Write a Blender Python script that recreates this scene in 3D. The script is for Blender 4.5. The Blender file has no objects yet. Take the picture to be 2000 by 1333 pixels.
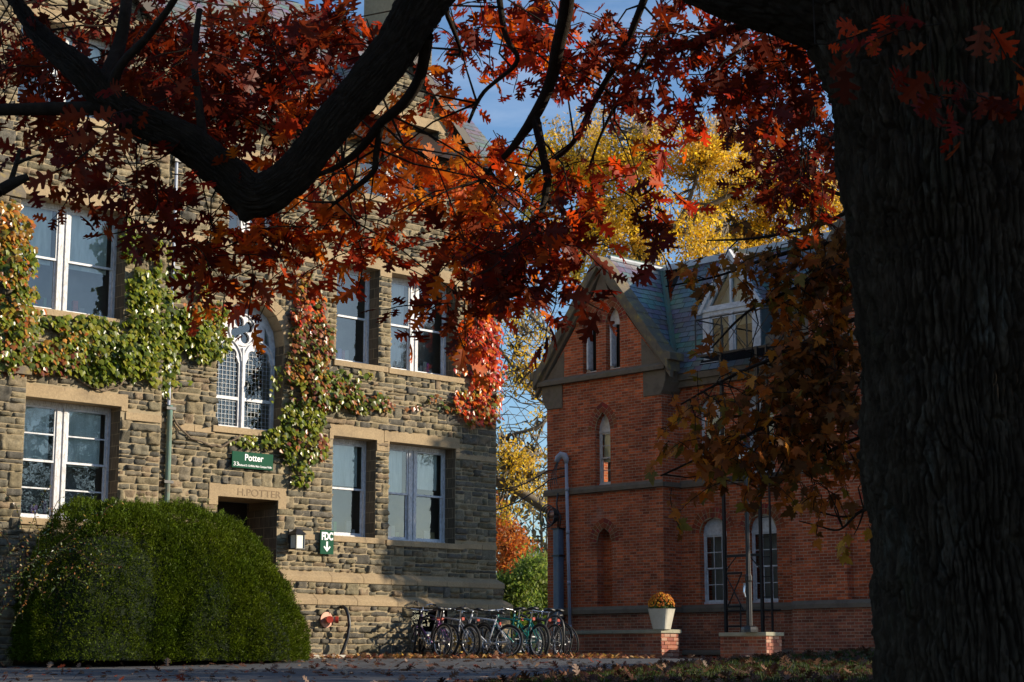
import bpy, bmesh, math, random
import numpy as np
from mathutils import Vector, Matrix
from mathutils.geometry import tessellate_polygon

random.seed(7); rng = np.random.default_rng(7)
R = math.radians
scn = bpy.context.scene
col = scn.collection

# ---------------------------------------------------------------- camera
FPX = 3544.0
TH = math.atan((1290 - 666.5) / FPX)
cam = bpy.data.cameras.new('camera'); camo = bpy.data.objects.new('camera', cam); col.objects.link(camo)
cam.sensor_width = 36; cam.lens = FPX / 2000 * 36
cam.clip_start = .1; cam.clip_end = 3000
camo.location = (0, 0, 0); camo.rotation_euler = (math.pi / 2 + TH, 0, 0)
scn.camera = camo

# ---------------------------------------------------------------- light
SUN_AZ, SUN_EL = 93.0, 18.5          # clockwise from +Y, above the horizon
w = bpy.data.worlds.new('World'); scn.world = w; w.use_nodes = True
nt = w.node_tree; bgn = nt.nodes['Background']
sky = nt.nodes.new('ShaderNodeTexSky'); sky.sky_type = 'NISHITA'; sky.sun_disc = False
sky.sun_elevation = R(SUN_EL); sky.sun_rotation = R(SUN_AZ)
sky.air_density = 1.0; sky.dust_density = .2; sky.ozone_density = 4.2
tc = nt.nodes.new('ShaderNodeTexCoord'); mp = nt.nodes.new('ShaderNodeMapping')
mp.inputs['Scale'].default_value = (1.6, 1.6, 6.0); mp.inputs['Location'].default_value = (.35, .1, .2)
nz = nt.nodes.new('ShaderNodeTexNoise'); nz.inputs['Scale'].default_value = 2.2; nz.inputs['Detail'].default_value = 9; nz.inputs['Roughness'].default_value = .58
cr = nt.nodes.new('ShaderNodeMapRange'); cr.inputs[1].default_value = .55; cr.inputs[2].default_value = .9; cr.inputs[4].default_value = .55
mx = nt.nodes.new('ShaderNodeMixRGB'); mx.inputs[2].default_value = (5.2, 5.6, 6.4, 1)
L = nt.links.new
L(tc.outputs['Generated'], mp.inputs[0]); L(mp.outputs[0], nz.inputs[0]); L(nz.outputs[0], cr.inputs[0])
L(cr.outputs[0], mx.inputs[0]); L(sky.outputs[0], mx.inputs[1]); L(mx.outputs[0], bgn.inputs[0])
bgn.inputs[1].default_value = .125
sl = bpy.data.lights.new('sun', 'SUN'); sl.energy = 4.8; sl.angle = R(.5); sl.color = (1, .87, .68)
so = bpy.data.objects.new('sun', sl); col.objects.link(so)
SUN = Vector((math.sin(R(SUN_AZ)) * math.cos(R(SUN_EL)), math.cos(R(SUN_AZ)) * math.cos(R(SUN_EL)), math.sin(R(SUN_EL))))
so.rotation_euler = SUN.to_track_quat('Z', 'Y').to_euler(); so.location = (20, 10, 30)
scn.view_settings.view_transform = 'Standard'; scn.view_settings.look = 'None'
scn.view_settings.exposure = 0.5; scn.view_settings.gamma = 1
scn.cycles.max_bounces = 8; scn.cycles.transparent_max_bounces = 16
scn.cycles.use_denoising = True

# ---------------------------------------------------------------- helpers
def ray(px, py):
    u = (px - 1000) / FPX; v = (666.5 - py) / FPX
    return (u, math.cos(TH) - v * math.sin(TH), math.sin(TH) + v * math.cos(TH))
def at(px, py, Y):
    r = ray(px, py); k = Y / r[1]
    return Vector((r[0] * k, Y, r[2] * k))
A1 = math.atan2(1.0153, 1.044)
D1 = (math.cos(A1), math.sin(A1)); D2 = (math.sin(A1), -math.cos(A1))
SO = (-.338, 38.0)       # stone hall: its far front corner, x runs along the front to the right, y into the building
GO = (.895, 46.0)        # brick hall: far front corner of its gabled bay
def onw(px, py, O, d, off=0):
    nx, ny = d[1], -d[0]; r = ray(px, py); ox, oy = O[0] + nx * off, O[1] + ny * off
    t = (ox * nx + oy * ny) / (r[0] * nx + r[1] * ny)
    return ((r[0] * t - ox) * d[0] + (r[1] * t - oy) * d[1], r[2] * t)
def onS(px, py, off=0): return onw(px, py, SO, D1, off)
def onB(px, py, off=0): return onw(px, py, GO, D2, off)
MS = Matrix.Translation((SO[0], SO[1], 0)) @ Matrix.Rotation(A1, 4, 'Z')
MG = Matrix.Translation((GO[0], GO[1], 0)) @ Matrix.Rotation(A1 - math.pi / 2, 4, 'Z')

class MB:
    def __init__(s): s.v = []; s.f = []; s.c = []; s.m = []; s.uc = False
    def add(s, vs, fs, c=None, mi=0):
        o = len(s.v); s.v.extend(vs); s.f.extend([tuple(i + o for i in f) for f in fs])
        s.m.extend([mi] * len(fs))
        if c is not None: s.uc = True
        s.c.extend([c or (1, 1, 1)] * len(vs)); return s
    def box(s, a, b, c=None, mi=0):
        x0, y0, z0 = a; x1, y1, z1 = b
        vs = [(x, y, z) for z in (z0, z1) for y in (y0, y1) for x in (x0, x1)]
        return s.add(vs, [(0, 2, 3, 1), (4, 5, 7, 6), (0, 1, 5, 4), (2, 6, 7, 3), (0, 4, 6, 2), (1, 3, 7, 5)], c, mi)
    def tube(s, pts, rad, n=10, c=None, mi=0, cap=True, wob=0):
        pts = [Vector(p) for p in pts]; k = len(pts)
        if not hasattr(rad, '__len__'): rad = [rad] * k
        vs = []; fs = []; up = None
        for i, p in enumerate(pts):
            t = (pts[min(i + 1, k - 1)] - pts[max(i - 1, 0)]).normalized()
            if up is None:
                up = Vector((0, 0, 1)) if abs(t.z) < .9 else Vector((1, 0, 0))
            a = (up - t * up.dot(t)).normalized(); up = a; b = t.cross(a)
            for j in range(n):
                an = 2 * math.pi * j / n; rr = rad[i] * (1 + (random.uniform(-wob, wob) if wob else 0))
                vs.append(tuple(p + (a * math.cos(an) + b * math.sin(an)) * rr))
        for i in range(k - 1):
            for j in range(n):
                fs.append((i * n + j, i * n + (j + 1) % n, (i + 1) * n + (j + 1) % n, (i + 1) * n + j))
        if cap: fs.append(tuple(range(n))[::-1]); fs.append(tuple((k - 1) * n + j for j in range(n)))
        return s.add(vs, fs, c, mi)
    def lathe(s, prof, n=24, o=(0, 0, 0), c=None, mi=0):
        vs = []; fs = []
        for r_, z in prof:
            for j in range(n):
                a = 2 * math.pi * j / n; vs.append((o[0] + r_ * math.cos(a), o[1] + r_ * math.sin(a), o[2] + z))
        for i in range(len(prof) - 1):
            for j in range(n):
                fs.append((i * n + j, i * n + (j + 1) % n, (i + 1) * n + (j + 1) % n, (i + 1) * n + j))
        fs.append(tuple(range(n))[::-1]); fs.append(tuple((len(prof) - 1) * n + j for j in range(n)))
        return s.add(vs, fs, c, mi)
    def prism(s, poly, y0, y1, c=None, mi=0):
        """poly: (x,z) outline, extruded from y0 to y1"""
        n = len(poly)
        vs = [(x, y0, z) for x, z in poly] + [(x, y1, z) for x, z in poly]
        fs = [tuple(range(n)), tuple(range(n, 2 * n))[::-1]] + [(i, i + n, (i + 1) % n + n, (i + 1) % n) for i in range(n)]
        return s.add(vs, fs, c, mi)
    def sheet(s, outer, holes, y, c=None, mi=0):
        """flat wall with holes at depth y"""
        loops = [[Vector((x, z, 0)) for x, z in p] for p in [outer] + holes]
        tris = tessellate_polygon(loops); fl = [v for lp in loops for v in lp]
        return s.add([(v.x, y, v.y) for v in fl], [tuple(t) for t in tris], c, mi)
    def reveal(s, lp, y0, y1, c=None, mi=0):
        n = len(lp); vs = [(x, y0, z) for x, z in lp] + [(x, y1, z) for x, z in lp]
        return s.add(vs, [(i, (i + 1) % n, (i + 1) % n + n, i + n) for i in range(n)], c, mi)
    def build(s, name, mat, parent=None, smooth=False, M=None, bevel=0):
        me = bpy.data.meshes.new(name); me.from_pydata(s.v, [], s.f)
        for mm in (mat if isinstance(mat, (list, tuple)) else [mat]): me.materials.append(mm)
        if any(s.m): me.polygons.foreach_set('material_index', s.m)
        if s.uc:
            a = me.color_attributes.new('Col', 'FLOAT_COLOR', 'POINT')
            a.data.foreach_set('color', np.array([(*c, 1) for c in s.c], dtype='f').ravel())
        if smooth: me.polygons.foreach_set('use_smooth', [True] * len(me.polygons))
        me.update(); me.validate()
        o = bpy.data.objects.new(name, me); col.objects.link(o)
        if parent: o.parent = parent
        if M is not None: o.matrix_local = M
        if bevel:
            b = o.modifiers.new('b', 'BEVEL'); b.width = bevel; b.segments = 2; b.limit_method = 'ANGLE'
        return o

def np_mesh(name, V, loops, sizes, mat, parent=None, cols=None, smooth=False):
    """V (n,3); loops flat vertex indices; sizes of polygons"""
    me = bpy.data.meshes.new(name); me.vertices.add(len(V)); me.vertices.foreach_set('co', np.asarray(V, 'f').ravel())
    me.loops.add(len(loops)); me.loops.foreach_set('vertex_index', np.asarray(loops, 'i'))
    me.polygons.add(len(sizes)); st = np.concatenate([[0], np.cumsum(sizes)[:-1]])
    me.polygons.foreach_set('loop_start', st.astype('i'))
    if cols is not None:
        a = me.color_attributes.new('Col', 'FLOAT_COLOR', 'POINT')
        a.data.foreach_set('color', np.concatenate([cols, np.ones((len(cols), 1))], 1).astype('f').ravel())
    if smooth: me.polygons.foreach_set('use_smooth', [True] * len(sizes))
    for mm in (mat if isinstance(mat, (list, tuple)) else [mat]): me.materials.append(mm)
    me.update(calc_edges=True)
    o = bpy.data.objects.new(name, me); col.objects.link(o)
    if parent: o.parent = parent
    return o

def tag(o, label=None, cat=None, group=None, kind=None):
    if label: o['label'] = label
    if cat: o['category'] = cat
    if group: o['group'] = group
    if kind: o['kind'] = kind
    return o
def empty(name, M=None, label=None, cat=None, group=None, kind=None, loc=None):
    o = bpy.data.objects.new(name, None); col.objects.link(o); o.empty_display_size = .3
    if M is not None: o.matrix_world = M
    if loc is not None: o.location = loc
    return tag(o, label, cat, group, kind)

# value noise in numpy
def _h(i, j, k):
    n = (i * 374761393 + j * 668265263 + k * 2147483647 ^ (k * 1274126177)) & 0xffffffff
    n = ((n ^ (n >> 13)) * 1274126177) & 0xffffffff
    return ((n ^ (n >> 16)) & 0xffff) / 65535.0
def vnoise(x, y, z):
    x, y, z = (np.asarray(a, float) for a in (x, y, z))
    x, y, z = np.broadcast_arrays(x, y, z)
    xi, yi, zi = (np.floor(a).astype(np.int64) for a in (x, y, z)); fx, fy, fz = x - xi, y - yi, z - zi
    fx, fy, fz = (f * f * (3 - 2 * f) for f in (fx, fy, fz)); r_ = 0
    for a in (0, 1):
        for b in (0, 1):
            for c in (0, 1):
                wgt = (fx if a else 1 - fx) * (fy if b else 1 - fy) * (fz if c else 1 - fz)
                r_ = r_ + wgt * _h(xi + a, yi + b, zi + c)
    return r_
def fbm(x, y, z, o=4):
    s_ = 0; a = .5; t = 0
    for i in range(o):
        s_ = s_ + a * vnoise(x * 2 ** i, y * 2 ** i, z * 2 ** i + i * 7.3); t += a; a *= .5
    return s_ / t

# ---------------------------------------------------------------- materials
def mat(name, base=(.5, .5, .5), rough=.8, metal=0, spec=.5):
    m = bpy.data.materials.new(name); m.use_nodes = True
    b = m.node_tree.nodes['Principled BSDF']; b.inputs['Base Color'].default_value = (*base, 1)
    b.inputs['Roughness'].default_value = rough; b.inputs['Metallic'].default_value = metal
    b.inputs['Specular IOR Level'].default_value = spec
    return m, m.node_tree.nodes, m.node_tree.links.new, b
def noise(n, l, scale, detail=5, rough=.6, vec=None, dist=0):
    t = n.new('ShaderNodeTexNoise'); t.inputs['Scale'].default_value = scale; t.inputs['Detail'].default_value = detail
    t.inputs['Roughness'].default_value = rough; t.inputs['Distortion'].default_value = dist
    if vec: l(vec, t.inputs['Vector'])
    return t.outputs['Fac']
def objco(n): return n.new('ShaderNodeTexCoord').outputs['Object']
def mapv(n, l, v, sc=(1, 1, 1), loc=(0, 0, 0)):
    m = n.new('ShaderNodeMapping'); m.inputs['Scale'].default_value = sc; m.inputs['Location'].default_value = loc
    l(v, m.inputs['Vector']); return m.outputs[0]
def ramp(n, l, f, stops):
    r_ = n.new('ShaderNodeValToRGB'); e = r_.color_ramp.elements
    while len(e) < len(stops): e.new(.5)
    for q, (p, c) in zip(e, stops): q.position = p; q.color = (*c, 1)
    l(f, r_.inputs[0]); return r_.outputs[0]
def mix(n, l, a, b, f, mode='MIX'):
    m = n.new('ShaderNodeMixRGB'); m.blend_type = mode
    for i, q in ((1, a), (2, b)):
        if isinstance(q, tuple): m.inputs[i].default_value = (*q, 1)
        else: l(q, m.inputs[i])
    if isinstance(f, (int, float)): m.inputs[0].default_value = f
    else: l(f, m.inputs[0])
    return m.outputs[0]
def bump(n, l, b, h, st=.3, dist=.02, prev=None):
    q = n.new('ShaderNodeBump'); q.inputs['Strength'].default_value = st; q.inputs['Distance'].default_value = dist
    l(h, q.inputs['Height'])
    if prev: l(prev, q.inputs['Normal'])
    l(q.outputs[0], b.inputs['Normal']); return q.outputs[0]
def noisy(name, c1, c2, scale=8, rough=.8, bst=.3, bd=.01, metal=0, c3=None, stretch=(1, 1, 1), spec=.4):
    m, n, l, b = mat(name, c1, rough, metal, spec); v = mapv(n, l, objco(n), stretch)
    f = noise(n, l, scale, 7, .65, v)
    st = [(.3, c1), (.7, c2)] if c3 is None else [(.3, c1), (.52, c2), (.75, c3)]
    l(ramp(n, l, f, st), b.inputs['Base Color'])
    if bst: bump(n, l, b, noise(n, l, scale * 5, 6, .7, v), bst, bd)
    return m
def attr_mat(name, rough=.8, nscale=14, amt=.5, bst=.5, bd=.01, spec=.3, mul=(1, 1, 1)):
    m, n, l, b = mat(name, (.5, .5, .5), rough, 0, spec)
    a = n.new('ShaderNodeAttribute'); a.attribute_name = 'Col'; v = objco(n)
    f = noise(n, l, nscale, 7, .7, v)
    g = ramp(n, l, f, [(.25, (1 - amt,) * 3), (.75, (1 + amt * .6,) * 3)])
    l(mix(n, l, a.outputs['Color'], g, 1.0, 'MULTIPLY'), b.inputs['Base Color'])
    if bst: bump(n, l, b, noise(n, l, nscale * 3, 6, .7, v), bst, bd)
    return m
def leaf_mat(name, trans=.45, rough=.45, spec=.35, nscale=30, glossw=.06):
    m = bpy.data.materials.new(name); m.use_nodes = True; n = m.node_tree.nodes; l = m.node_tree.links.new
    n.clear(); out = n.new('ShaderNodeOutputMaterial')
    a = n.new('ShaderNodeAttribute'); a.attribute_name = 'Col'
    f = noise(n, l, nscale, 3, .6, objco(n)); g = ramp(n, l, f, [(.3, (.75, .75, .75)), (.7, (1.2, 1.2, 1.2))])
    c = mix(n, l, a.outputs['Color'], g, 1.0, 'MULTIPLY')
    d = n.new('ShaderNodeBsdfDiffuse'); t = n.new('ShaderNodeBsdfTranslucent'); gl = n.new('ShaderNodeBsdfGlossy')
    gl.inputs['Roughness'].default_value = rough; gl.inputs['Color'].default_value = (1, 1, 1, 1)
    l(c, d.inputs[0]); l(c, t.inputs[0])
    s1 = n.new('ShaderNodeMixShader'); s1.inputs[0].default_value = trans; l(d.outputs[0], s1.inputs[1]); l(t.outputs[0], s1.inputs[2])
    s2 = n.new('ShaderNodeMixShader'); s2.inputs[0].default_value = glossw; l(s1.outputs[0], s2.inputs[1]); l(gl.outputs[0], s2.inputs[2])
    l(s2.outputs[0], out.inputs[0]); return m

M_ = {}
M_['rock'] = attr_mat('rock_faced_stone', .9, 22, .5, 1.0, .02)
M_['mortar'] = noisy('mortar', (.36, .29, .18), (.27, .21, .13), 12, .95, .4, .006)
# dressed sandstone with stains
m, n, l, b = mat('dressed_sandstone', (.4, .3, .18), .85, 0, .25); v = objco(n)
c = ramp(n, l, noise(n, l, 2.2, 8, .6, v), [(.3, (.42, .31, .18)), (.55, (.36, .265, .155)), (.78, (.25, .185, .115))])
c = mix(n, l, c, (.16, .125, .085), ramp(n, l, noise(n, l, 3, 8, .75, mapv(n, l, v, (1.6, 1.6, .5))), [(.56, (0, 0, 0)), (.72, (.75,) * 3)]))
c = mix(n, l, c, ramp(n, l, noise(n, l, 30, 7, .75, v), [(.3, (.7,) * 3), (.7, (1.15,) * 3)]), 1.0, 'MULTIPLY')
l(c, b.inputs['Base Color']); bump(n, l, b, noise(n, l, 40, 6, .7, v), .6, .01); M_['trim'] = m
# reveal stone : large blocks
def blocks(name, cols, wd, hh, ms, vmode, mortar=(.3, .23, .14), rough=.9):
    m, n, l, b = mat(name, cols[0], rough, 0, .25)
    sp = n.new('ShaderNodeSeparateXYZ'); l(objco(n), sp.inputs[0]); ad = n.new('ShaderNodeMath'); l(sp.outputs[0], ad.inputs[0]); l(sp.outputs[1], ad.inputs[1])
    cb = n.new('ShaderNodeCombineXYZ'); l(ad.outputs[0], cb.inputs[0]); l(sp.outputs[2], cb.inputs[1])
    t = n.new('ShaderNodeTexBrick'); t.inputs['Scale'].default_value = 1; t.inputs['Brick Width'].default_value = wd
    t.inputs['Row Height'].default_value = hh; t.inputs['Mortar Size'].default_value = ms; t.inputs['Mortar Smooth'].default_value = .2
    t.inputs['Color1'].default_value = (*cols[0], 1); t.inputs['Color2'].default_value = (*cols[1], 1); t.inputs['Mortar'].default_value = (*mortar, 1)
    t.inputs['Bias'].default_value = 0
    l(cb.outputs[0], t.inputs['Vector']); return m, n, l, b, t, cb
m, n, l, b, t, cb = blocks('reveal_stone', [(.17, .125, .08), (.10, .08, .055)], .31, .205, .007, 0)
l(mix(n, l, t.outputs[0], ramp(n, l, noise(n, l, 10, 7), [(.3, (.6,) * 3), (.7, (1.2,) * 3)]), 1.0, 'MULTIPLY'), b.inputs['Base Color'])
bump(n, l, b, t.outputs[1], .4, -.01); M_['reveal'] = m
# brick
def brick(name, c1, c2, dark, seed=0, chalk=.0):
    m, n, l, b, t, cb = blocks(name, [c1, c2], .215, .0677, .0068, 0, (.44, .32, .23), .92)
    v = objco(n)
    # darker headers: a second brick texture at half width picks some bricks out
    vo = n.new('ShaderNodeTexWhiteNoise'); vo.noise_dimensions = '2D'
    sn = n.new('ShaderNodeVectorMath'); sn.operation = 'SNAP'; sn.inputs[1].default_value = (.215, .0677, 1)
    l(cb.outputs[0], sn.inputs[0]); l(sn.outputs[0], vo.inputs['Vector'])
    k = ramp(n, l, vo.outputs['Value'], [(.0, (.62, .6, .6)), (.5, (1, 1, 1)), (1, (1.35, 1.2, 1.1))])
    cc = mix(n, l, t.outputs[0], k, ramp(n, l, t.outputs[1], [(.2, (1,) * 3), (.5, (0,) * 3)]), 'MULTIPLY')
    cc = mix(n, l, cc, ramp(n, l, noise(n, l, 1.1, 8, .62, v), [(.32, (.58, .58, .60)), (.68, (1.2, 1.15, 1.08))]), 1.0, 'MULTIPLY')
    cc = mix(n, l, cc, ramp(n, l, noise(n, l, 26, 6, .7, v), [(.3, (.75,) * 3), (.7, (1.2,) * 3)]), 1.0, 'MULTIPLY')
    ch = ramp(n, l, noise(n, l, .75, 9, .68, mapv(n, l, v, (1, 1, .8), (3.1 + seed, 1, 1.7))), [(.60, (0,) * 3), (.72, (.32,) * 3)])
    cc = mix(n, l, cc, (.42, .34, .31), ch)
    l(cc, b.inputs['Base Color'])
    inv = n.new('ShaderNodeMath'); inv.operation = 'MULTIPLY_ADD'; l(t.outputs[1], inv.inputs[0]); inv.inputs[1].default_value = -1
    l(noise(n, l, 90, 4, .7, v), inv.inputs[2]); bump(n, l, b, inv.outputs[0], .55, .006)
    return m
M_['brick'] = brick('red_brick', (.58, .150, .055), (.38, .085, .036), 0)
M_['brick_low'] = brick('weathered_brick', (.42, .15, .08), (.30, .09, .055), 0, 2.0)
M_['arch_brick'] = attr_mat('arch_brick', .9, 40, .3, .4, .004)
M_['brownstone'] = noisy('brownstone', (.105, .082, .060), (.17, .135, .10), 2.6, .9, .4, .01, c3=(.12, .105, .06))
M_['slate'] = attr_mat('roof_slate', .34, 9, .3, .35, .006, spec=.6)
M_['lichen'] = noisy('lichened_coping', (.13, .105, .08), (.16, .13, .09), 5, .9, .4, .01, c3=(.36, .26, .07))
M_['lead'] = noisy('lead_flashing', (.36, .38, .40), (.50, .52, .54), 3, .5, .2, .005, metal=.2)
M_['copper'] = noisy('verdigris_copper', (.10, .23, .19), (.15, .14, .10), 4, .7, .2, .004)
# weathered white paint
m, n, l, b = mat('white_paint', (.72, .73, .75), .55, 0, .4); v = objco(n)
pe = ramp(n, l, noise(n, l, 22, 8, .75, mapv(n, l, v, (2, 2, .5))), [(.46, (.66, .66, .67)), (.60, (.30, .27, .24))])
l(mix(n, l, (.62, .63, .66), pe, .7), b.inputs['Base Color']); bump(n, l, b, noise(n, l, 60, 5, .7, v), .25, .003); M_['white'] = m
m, n, l, b = mat('clean_white_paint', (.74, .75, .78), .5, 0, .4); v = objco(n)
l(ramp(n, l, noise(n, l, 9, 8, .7, v), [(.35, (.46, .46, .47)), (.55, (.64, .65, .67)), (.75, (.73, .74, .76))]), b.inputs['Base Color']); M_['cwhite'] = m
# glass: thin pane
def glass(name, tint, refl, rough=.02):
    m = bpy.data.materials.new(name); m.use_nodes = True; n = m.node_tree.nodes; l = m.node_tree.links.new; n.clear()
    out = n.new('ShaderNodeOutputMaterial'); tr = n.new('ShaderNodeBsdfTransparent'); tr.inputs[0].default_value = (*tint, 1)
    g = n.new('ShaderNodeBsdfGlossy'); g.inputs['Roughness'].default_value = rough; g.inputs['Color'].default_value = (.95, 1, 1, 1)
    bp = n.new('ShaderNodeBump'); bp.inputs['Strength'].default_value = .12; bp.inputs['Distance'].default_value = .02
    l(noise(n, l, 2.2, 4, .55, objco(n)), bp.inputs['Height']); l(bp.outputs[0], g.inputs['Normal'])
    fr = n.new('ShaderNodeFresnel'); fr.inputs[0].default_value = 1.5; mr = n.new('ShaderNodeMapRange')
    mr.inputs[1].default_value = 0; mr.inputs[2].default_value = .8; mr.inputs[3].default_value = refl; mr.inputs[4].default_value = 1
    l(fr.outputs[0], mr.inputs[0]); s = n.new('ShaderNodeMixShader'); l(mr.outputs[0], s.inputs[0]); l(tr.outputs[0], s.inputs[1]); l(g.outputs[0], s.inputs[2])
    l(s.outputs[0], out.inputs[0]); return m
M_['glass'] = glass('window_glass', (.93, .96, .95), .05)
M_['blind'] = noisy('roller_blind', (.50, .56, .50), (.80, .84, .78), 3.4, .9, 0, stretch=(3, 1, .5))
M_['curtain'] = noisy('net_curtain', (.50, .50, .48), (.62, .62, .6), 2, .9, 0, stretch=(12, 12, .2))
M_['room'] = noisy('dim_room', (.16, .15, .13), (.30, .28, .26), 1.2, .95, 0)
M_['items'] = attr_mat('sill_objects', .7, 20, .2, 0)
M_['dark'] = noisy('dark_opening', (.006, .005, .004), (.015, .012, .01), 4, .9, 0)
M_['door'] = noisy('stained_door', (.018, .010, .007), (.03, .017, .011), 3, .6, .2, .004, stretch=(8, 8, 1))
M_['black'] = noisy('black_metal', (.012, .012, .013), (.02, .02, .021), 12, .42, .1, .002, spec=.5)
M_['rubber'] = noisy('tyre_rubber', (.014, .014, .014), (.024, .023, .022), 30, .8, .2, .002)
M_['steel'] = noisy('polished_steel', (.55, .55, .56), (.68, .68, .69), 8, .28, 0, metal=.95)
M_['spoke'] = noisy('spoke_steel', (.35, .35, .35), (.45, .45, .45), 8, .35, 0, metal=.8)
M_['gold'] = noisy('gold_sprocket', (.50, .33, .07), (.62, .42, .1), 8, .4, 0, metal=.7)
M_['green'] = noisy('green_sign', (.004, .060, .030), (.006, .075, .038), 3, .7, 0, spec=.15)
M_['lettering'] = noisy('sign_lettering', (.75, .77, .76), (.82, .83, .82), 5, .5, 0)
M_['carved'] = noisy('letter_shade_tan', (.19, .135, .08), (.24, .17, .10), 9, .9, .2, .003)  # darker tan stands in for the shade inside cut letters
M_['pipe_grey'] = noisy('grey_paint_pipe', (.30, .34, .44), (.40, .44, .53), 4, .5, .1, .002)
M_['pipe_blue'] = noisy('blue_grey_pipe', (.085, .13, .20), (.13, .18, .25), 3, .5, .2, .003, c3=(.16, .14, .13))
M_['concrete'] = noisy('concrete', (.36, .34, .28), (.50, .47, .40), 4, .85, .3, .004)
M_['capstone'] = noisy('bluestone_cap', (.26, .25, .18), (.36, .34, .25), 5, .85, .3, .005)
M_['redpaint'] = noisy('red_brass_cap', (.35, .02, .01), (.42, .05, .02), 6, .45, 0)
M_['plate'] = noisy('worn_metal_plate', (.48, .25, .18), (.36, .18, .13), 9, .45, .1, .002, metal=.3)
M_['frost'] = noisy('frosted_glass', (.62, .66, .58), (.72, .75, .66), 4, .35, 0)
M_['twig'] = noisy('vine_bark', (.12, .085, .055), (.20, .15, .10), 14, .9, .3, .004)
M_['bark_far'] = noisy('grey_bark', (.105, .085, .060), (.19, .155, .11), 3, .9, .5, .02)
M_['oak_leaf'] = leaf_mat('oak_leaf', .58, .45, glossw=.010)
M_['maple_leaf'] = leaf_mat('maple_leaf', .45, .5, glossw=.012)
M_['ivy_leaf'] = leaf_mat('ivy_leaf', .36, .30, glossw=.03)
M_['locust_leaf'] = leaf_mat('locust_leaf', .62, .6, nscale=.6, glossw=.02)
M_['yew'] = leaf_mat('yew_needles', .25, .5, nscale=4, glossw=.008)
M_['litter'] = leaf_mat('fallen_leaf', .15, .5, glossw=.015)
M_['petal'] = leaf_mat('flower_petal', .3, .6, glossw=.02)
# bark of the near oak
m, n, l, b = mat('oak_bark', (.05, .04, .03), .92, 0, .2)
a = n.new('ShaderNodeAttribute'); a.attribute_name = 'Col'; v = mapv(n, l, objco(n), (1, 1, .35))
cc = ramp(n, l, noise(n, l, 14, 8, .7, v), [(.3, (.022, .013, .007)), (.52, (.052, .035, .021)), (.78, (.13, .098, .066))])
cc = mix(n, l, cc, (.13, .125, .10), ramp(n, l, noise(n, l, 5, 9, .75, v), [(.56, (0,) * 3), (.68, (.7,) * 3)]))
cc = mix(n, l, cc, (.055, .060, .025), ramp(n, l, noise(n, l, 2.2, 8, .7, mapv(n, l, v, (1, 1, 1), (4, 2, 1))), [(.56, (0,) * 3), (.70, (.6,) * 3)]))
l(mix(n, l, cc, a.outputs['Color'], 1.0, 'MULTIPLY'), b.inputs['Base Color']); bump(n, l, b, noise(n, l, 55, 9, .8, v), 1.0, .02); M_['bark'] = m
m, n, l, b = mat('limb_bark', (.05, .04, .03), .92, 0, .2); v = objco(n)
l(ramp(n, l, noise(n, l, 18, 8, .7, v), [(.3, (.014, .009, .005)), (.75, (.042, .030, .019))]), b.inputs['Base Color']); bump(n, l, b, noise(n, l, 40, 8, .75, v, .6), .9, .02); M_['limb'] = m
# asphalt
m, n, l, b = mat('asphalt', (.06, .06, .062), .85, 0, .3); v = objco(n)
cc = ramp(n, l, noise(n, l, 180, 4, .8, v), [(.3, (.055, .056, .062)), (.7, (.13, .13, .135))])
l(mix(n, l, cc, ramp(n, l, noise(n, l, .8, 6, .6, v), [(.3, (.75,) * 3), (.7, (1.2,) * 3)]), 1.0, 'MULTIPLY'), b.inputs['Base Color']); bump(n, l, b, noise(n, l, 220, 4, .8, v), .5, .006); M_['asphalt'] = m
M_['soil'] = noisy('leafy_soil', (.035, .028, .018), (.085, .06, .035), 9, .95, .8, .03, c3=(.04, .06, .015))
M_['turf'] = noisy('lawn', (.020, .035, .010), (.05, .045, .02), 7, .95, .8, .03)
M_['grass'] = leaf_mat('grass_blade', .35, .5, nscale=3, glossw=.008)
# ================================================================= ground
def hz(X, Y):
    t = max(0.0, 33.4 - Y)
    return .03 - .031 * t if Y > 0 else .03 - .031 * 33.4
def lawn_s(X, Y):
    # signed distance to the right of the lawn edge
    pts = [(-9, 2), (-3.2, 16), (0.0, 24.2), (2.94, 29.8), (5.1, 33.6), (9, 40)]
    best = None
    for (x0, y0), (x1, y1) in zip(pts, pts[1:]):
        dx, dy = x1 - x0, y1 - y0; ln = math.hypot(dx, dy)
        t = min(1, max(0, ((X - x0) * dx + (Y - y0) * dy) / ln / ln)); qx, qy = x0 + t * dx, y0 + t * dy
        d = math.hypot(X - qx, Y - qy); s_ = ((X - x0) * dy - (Y - y0) * dx) / ln
        if best is None or d < best[0]: best = (d, d if s_ > 0 else -d)
    return best[1]
def lawn_h(X, Y):
    s_ = lawn_s(X, Y)
    k = min(1, max(0, s_ / 3.2)); return hz(X, Y) + .006 + .25 * k * k * (3 - 2 * k) * min(1, max(0, (34.6 - Y) / 3.5)) + .02 * (float(vnoise(X * .9, Y * .9, 3)) - .5) * min(1, max(0, s_))
mb = MB()
xs = [-900, -200, -60, -30, -20, -14, -10, -6, -3, 0, 3, 6, 10, 14, 20, 30, 60, 200, 900]
ys = [-300, -60, -20, -5, 0, 5, 10, 15, 20, 25, 30, 33.4, 36, 40, 60, 120, 300, 900, 1500]
vs = [(x, y, hz(x, y) - .02) for y in ys for x in xs]; n_ = len(xs)
mb.add(vs, [(j * n_ + i, j * n_ + i + 1, (j + 1) * n_ + i + 1, (j + 1) * n_ + i) for j in range(len(ys) - 1) for i in range(n_ - 1)])
tag(mb.build('ground', M_['soil']), kind='structure')
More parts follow.
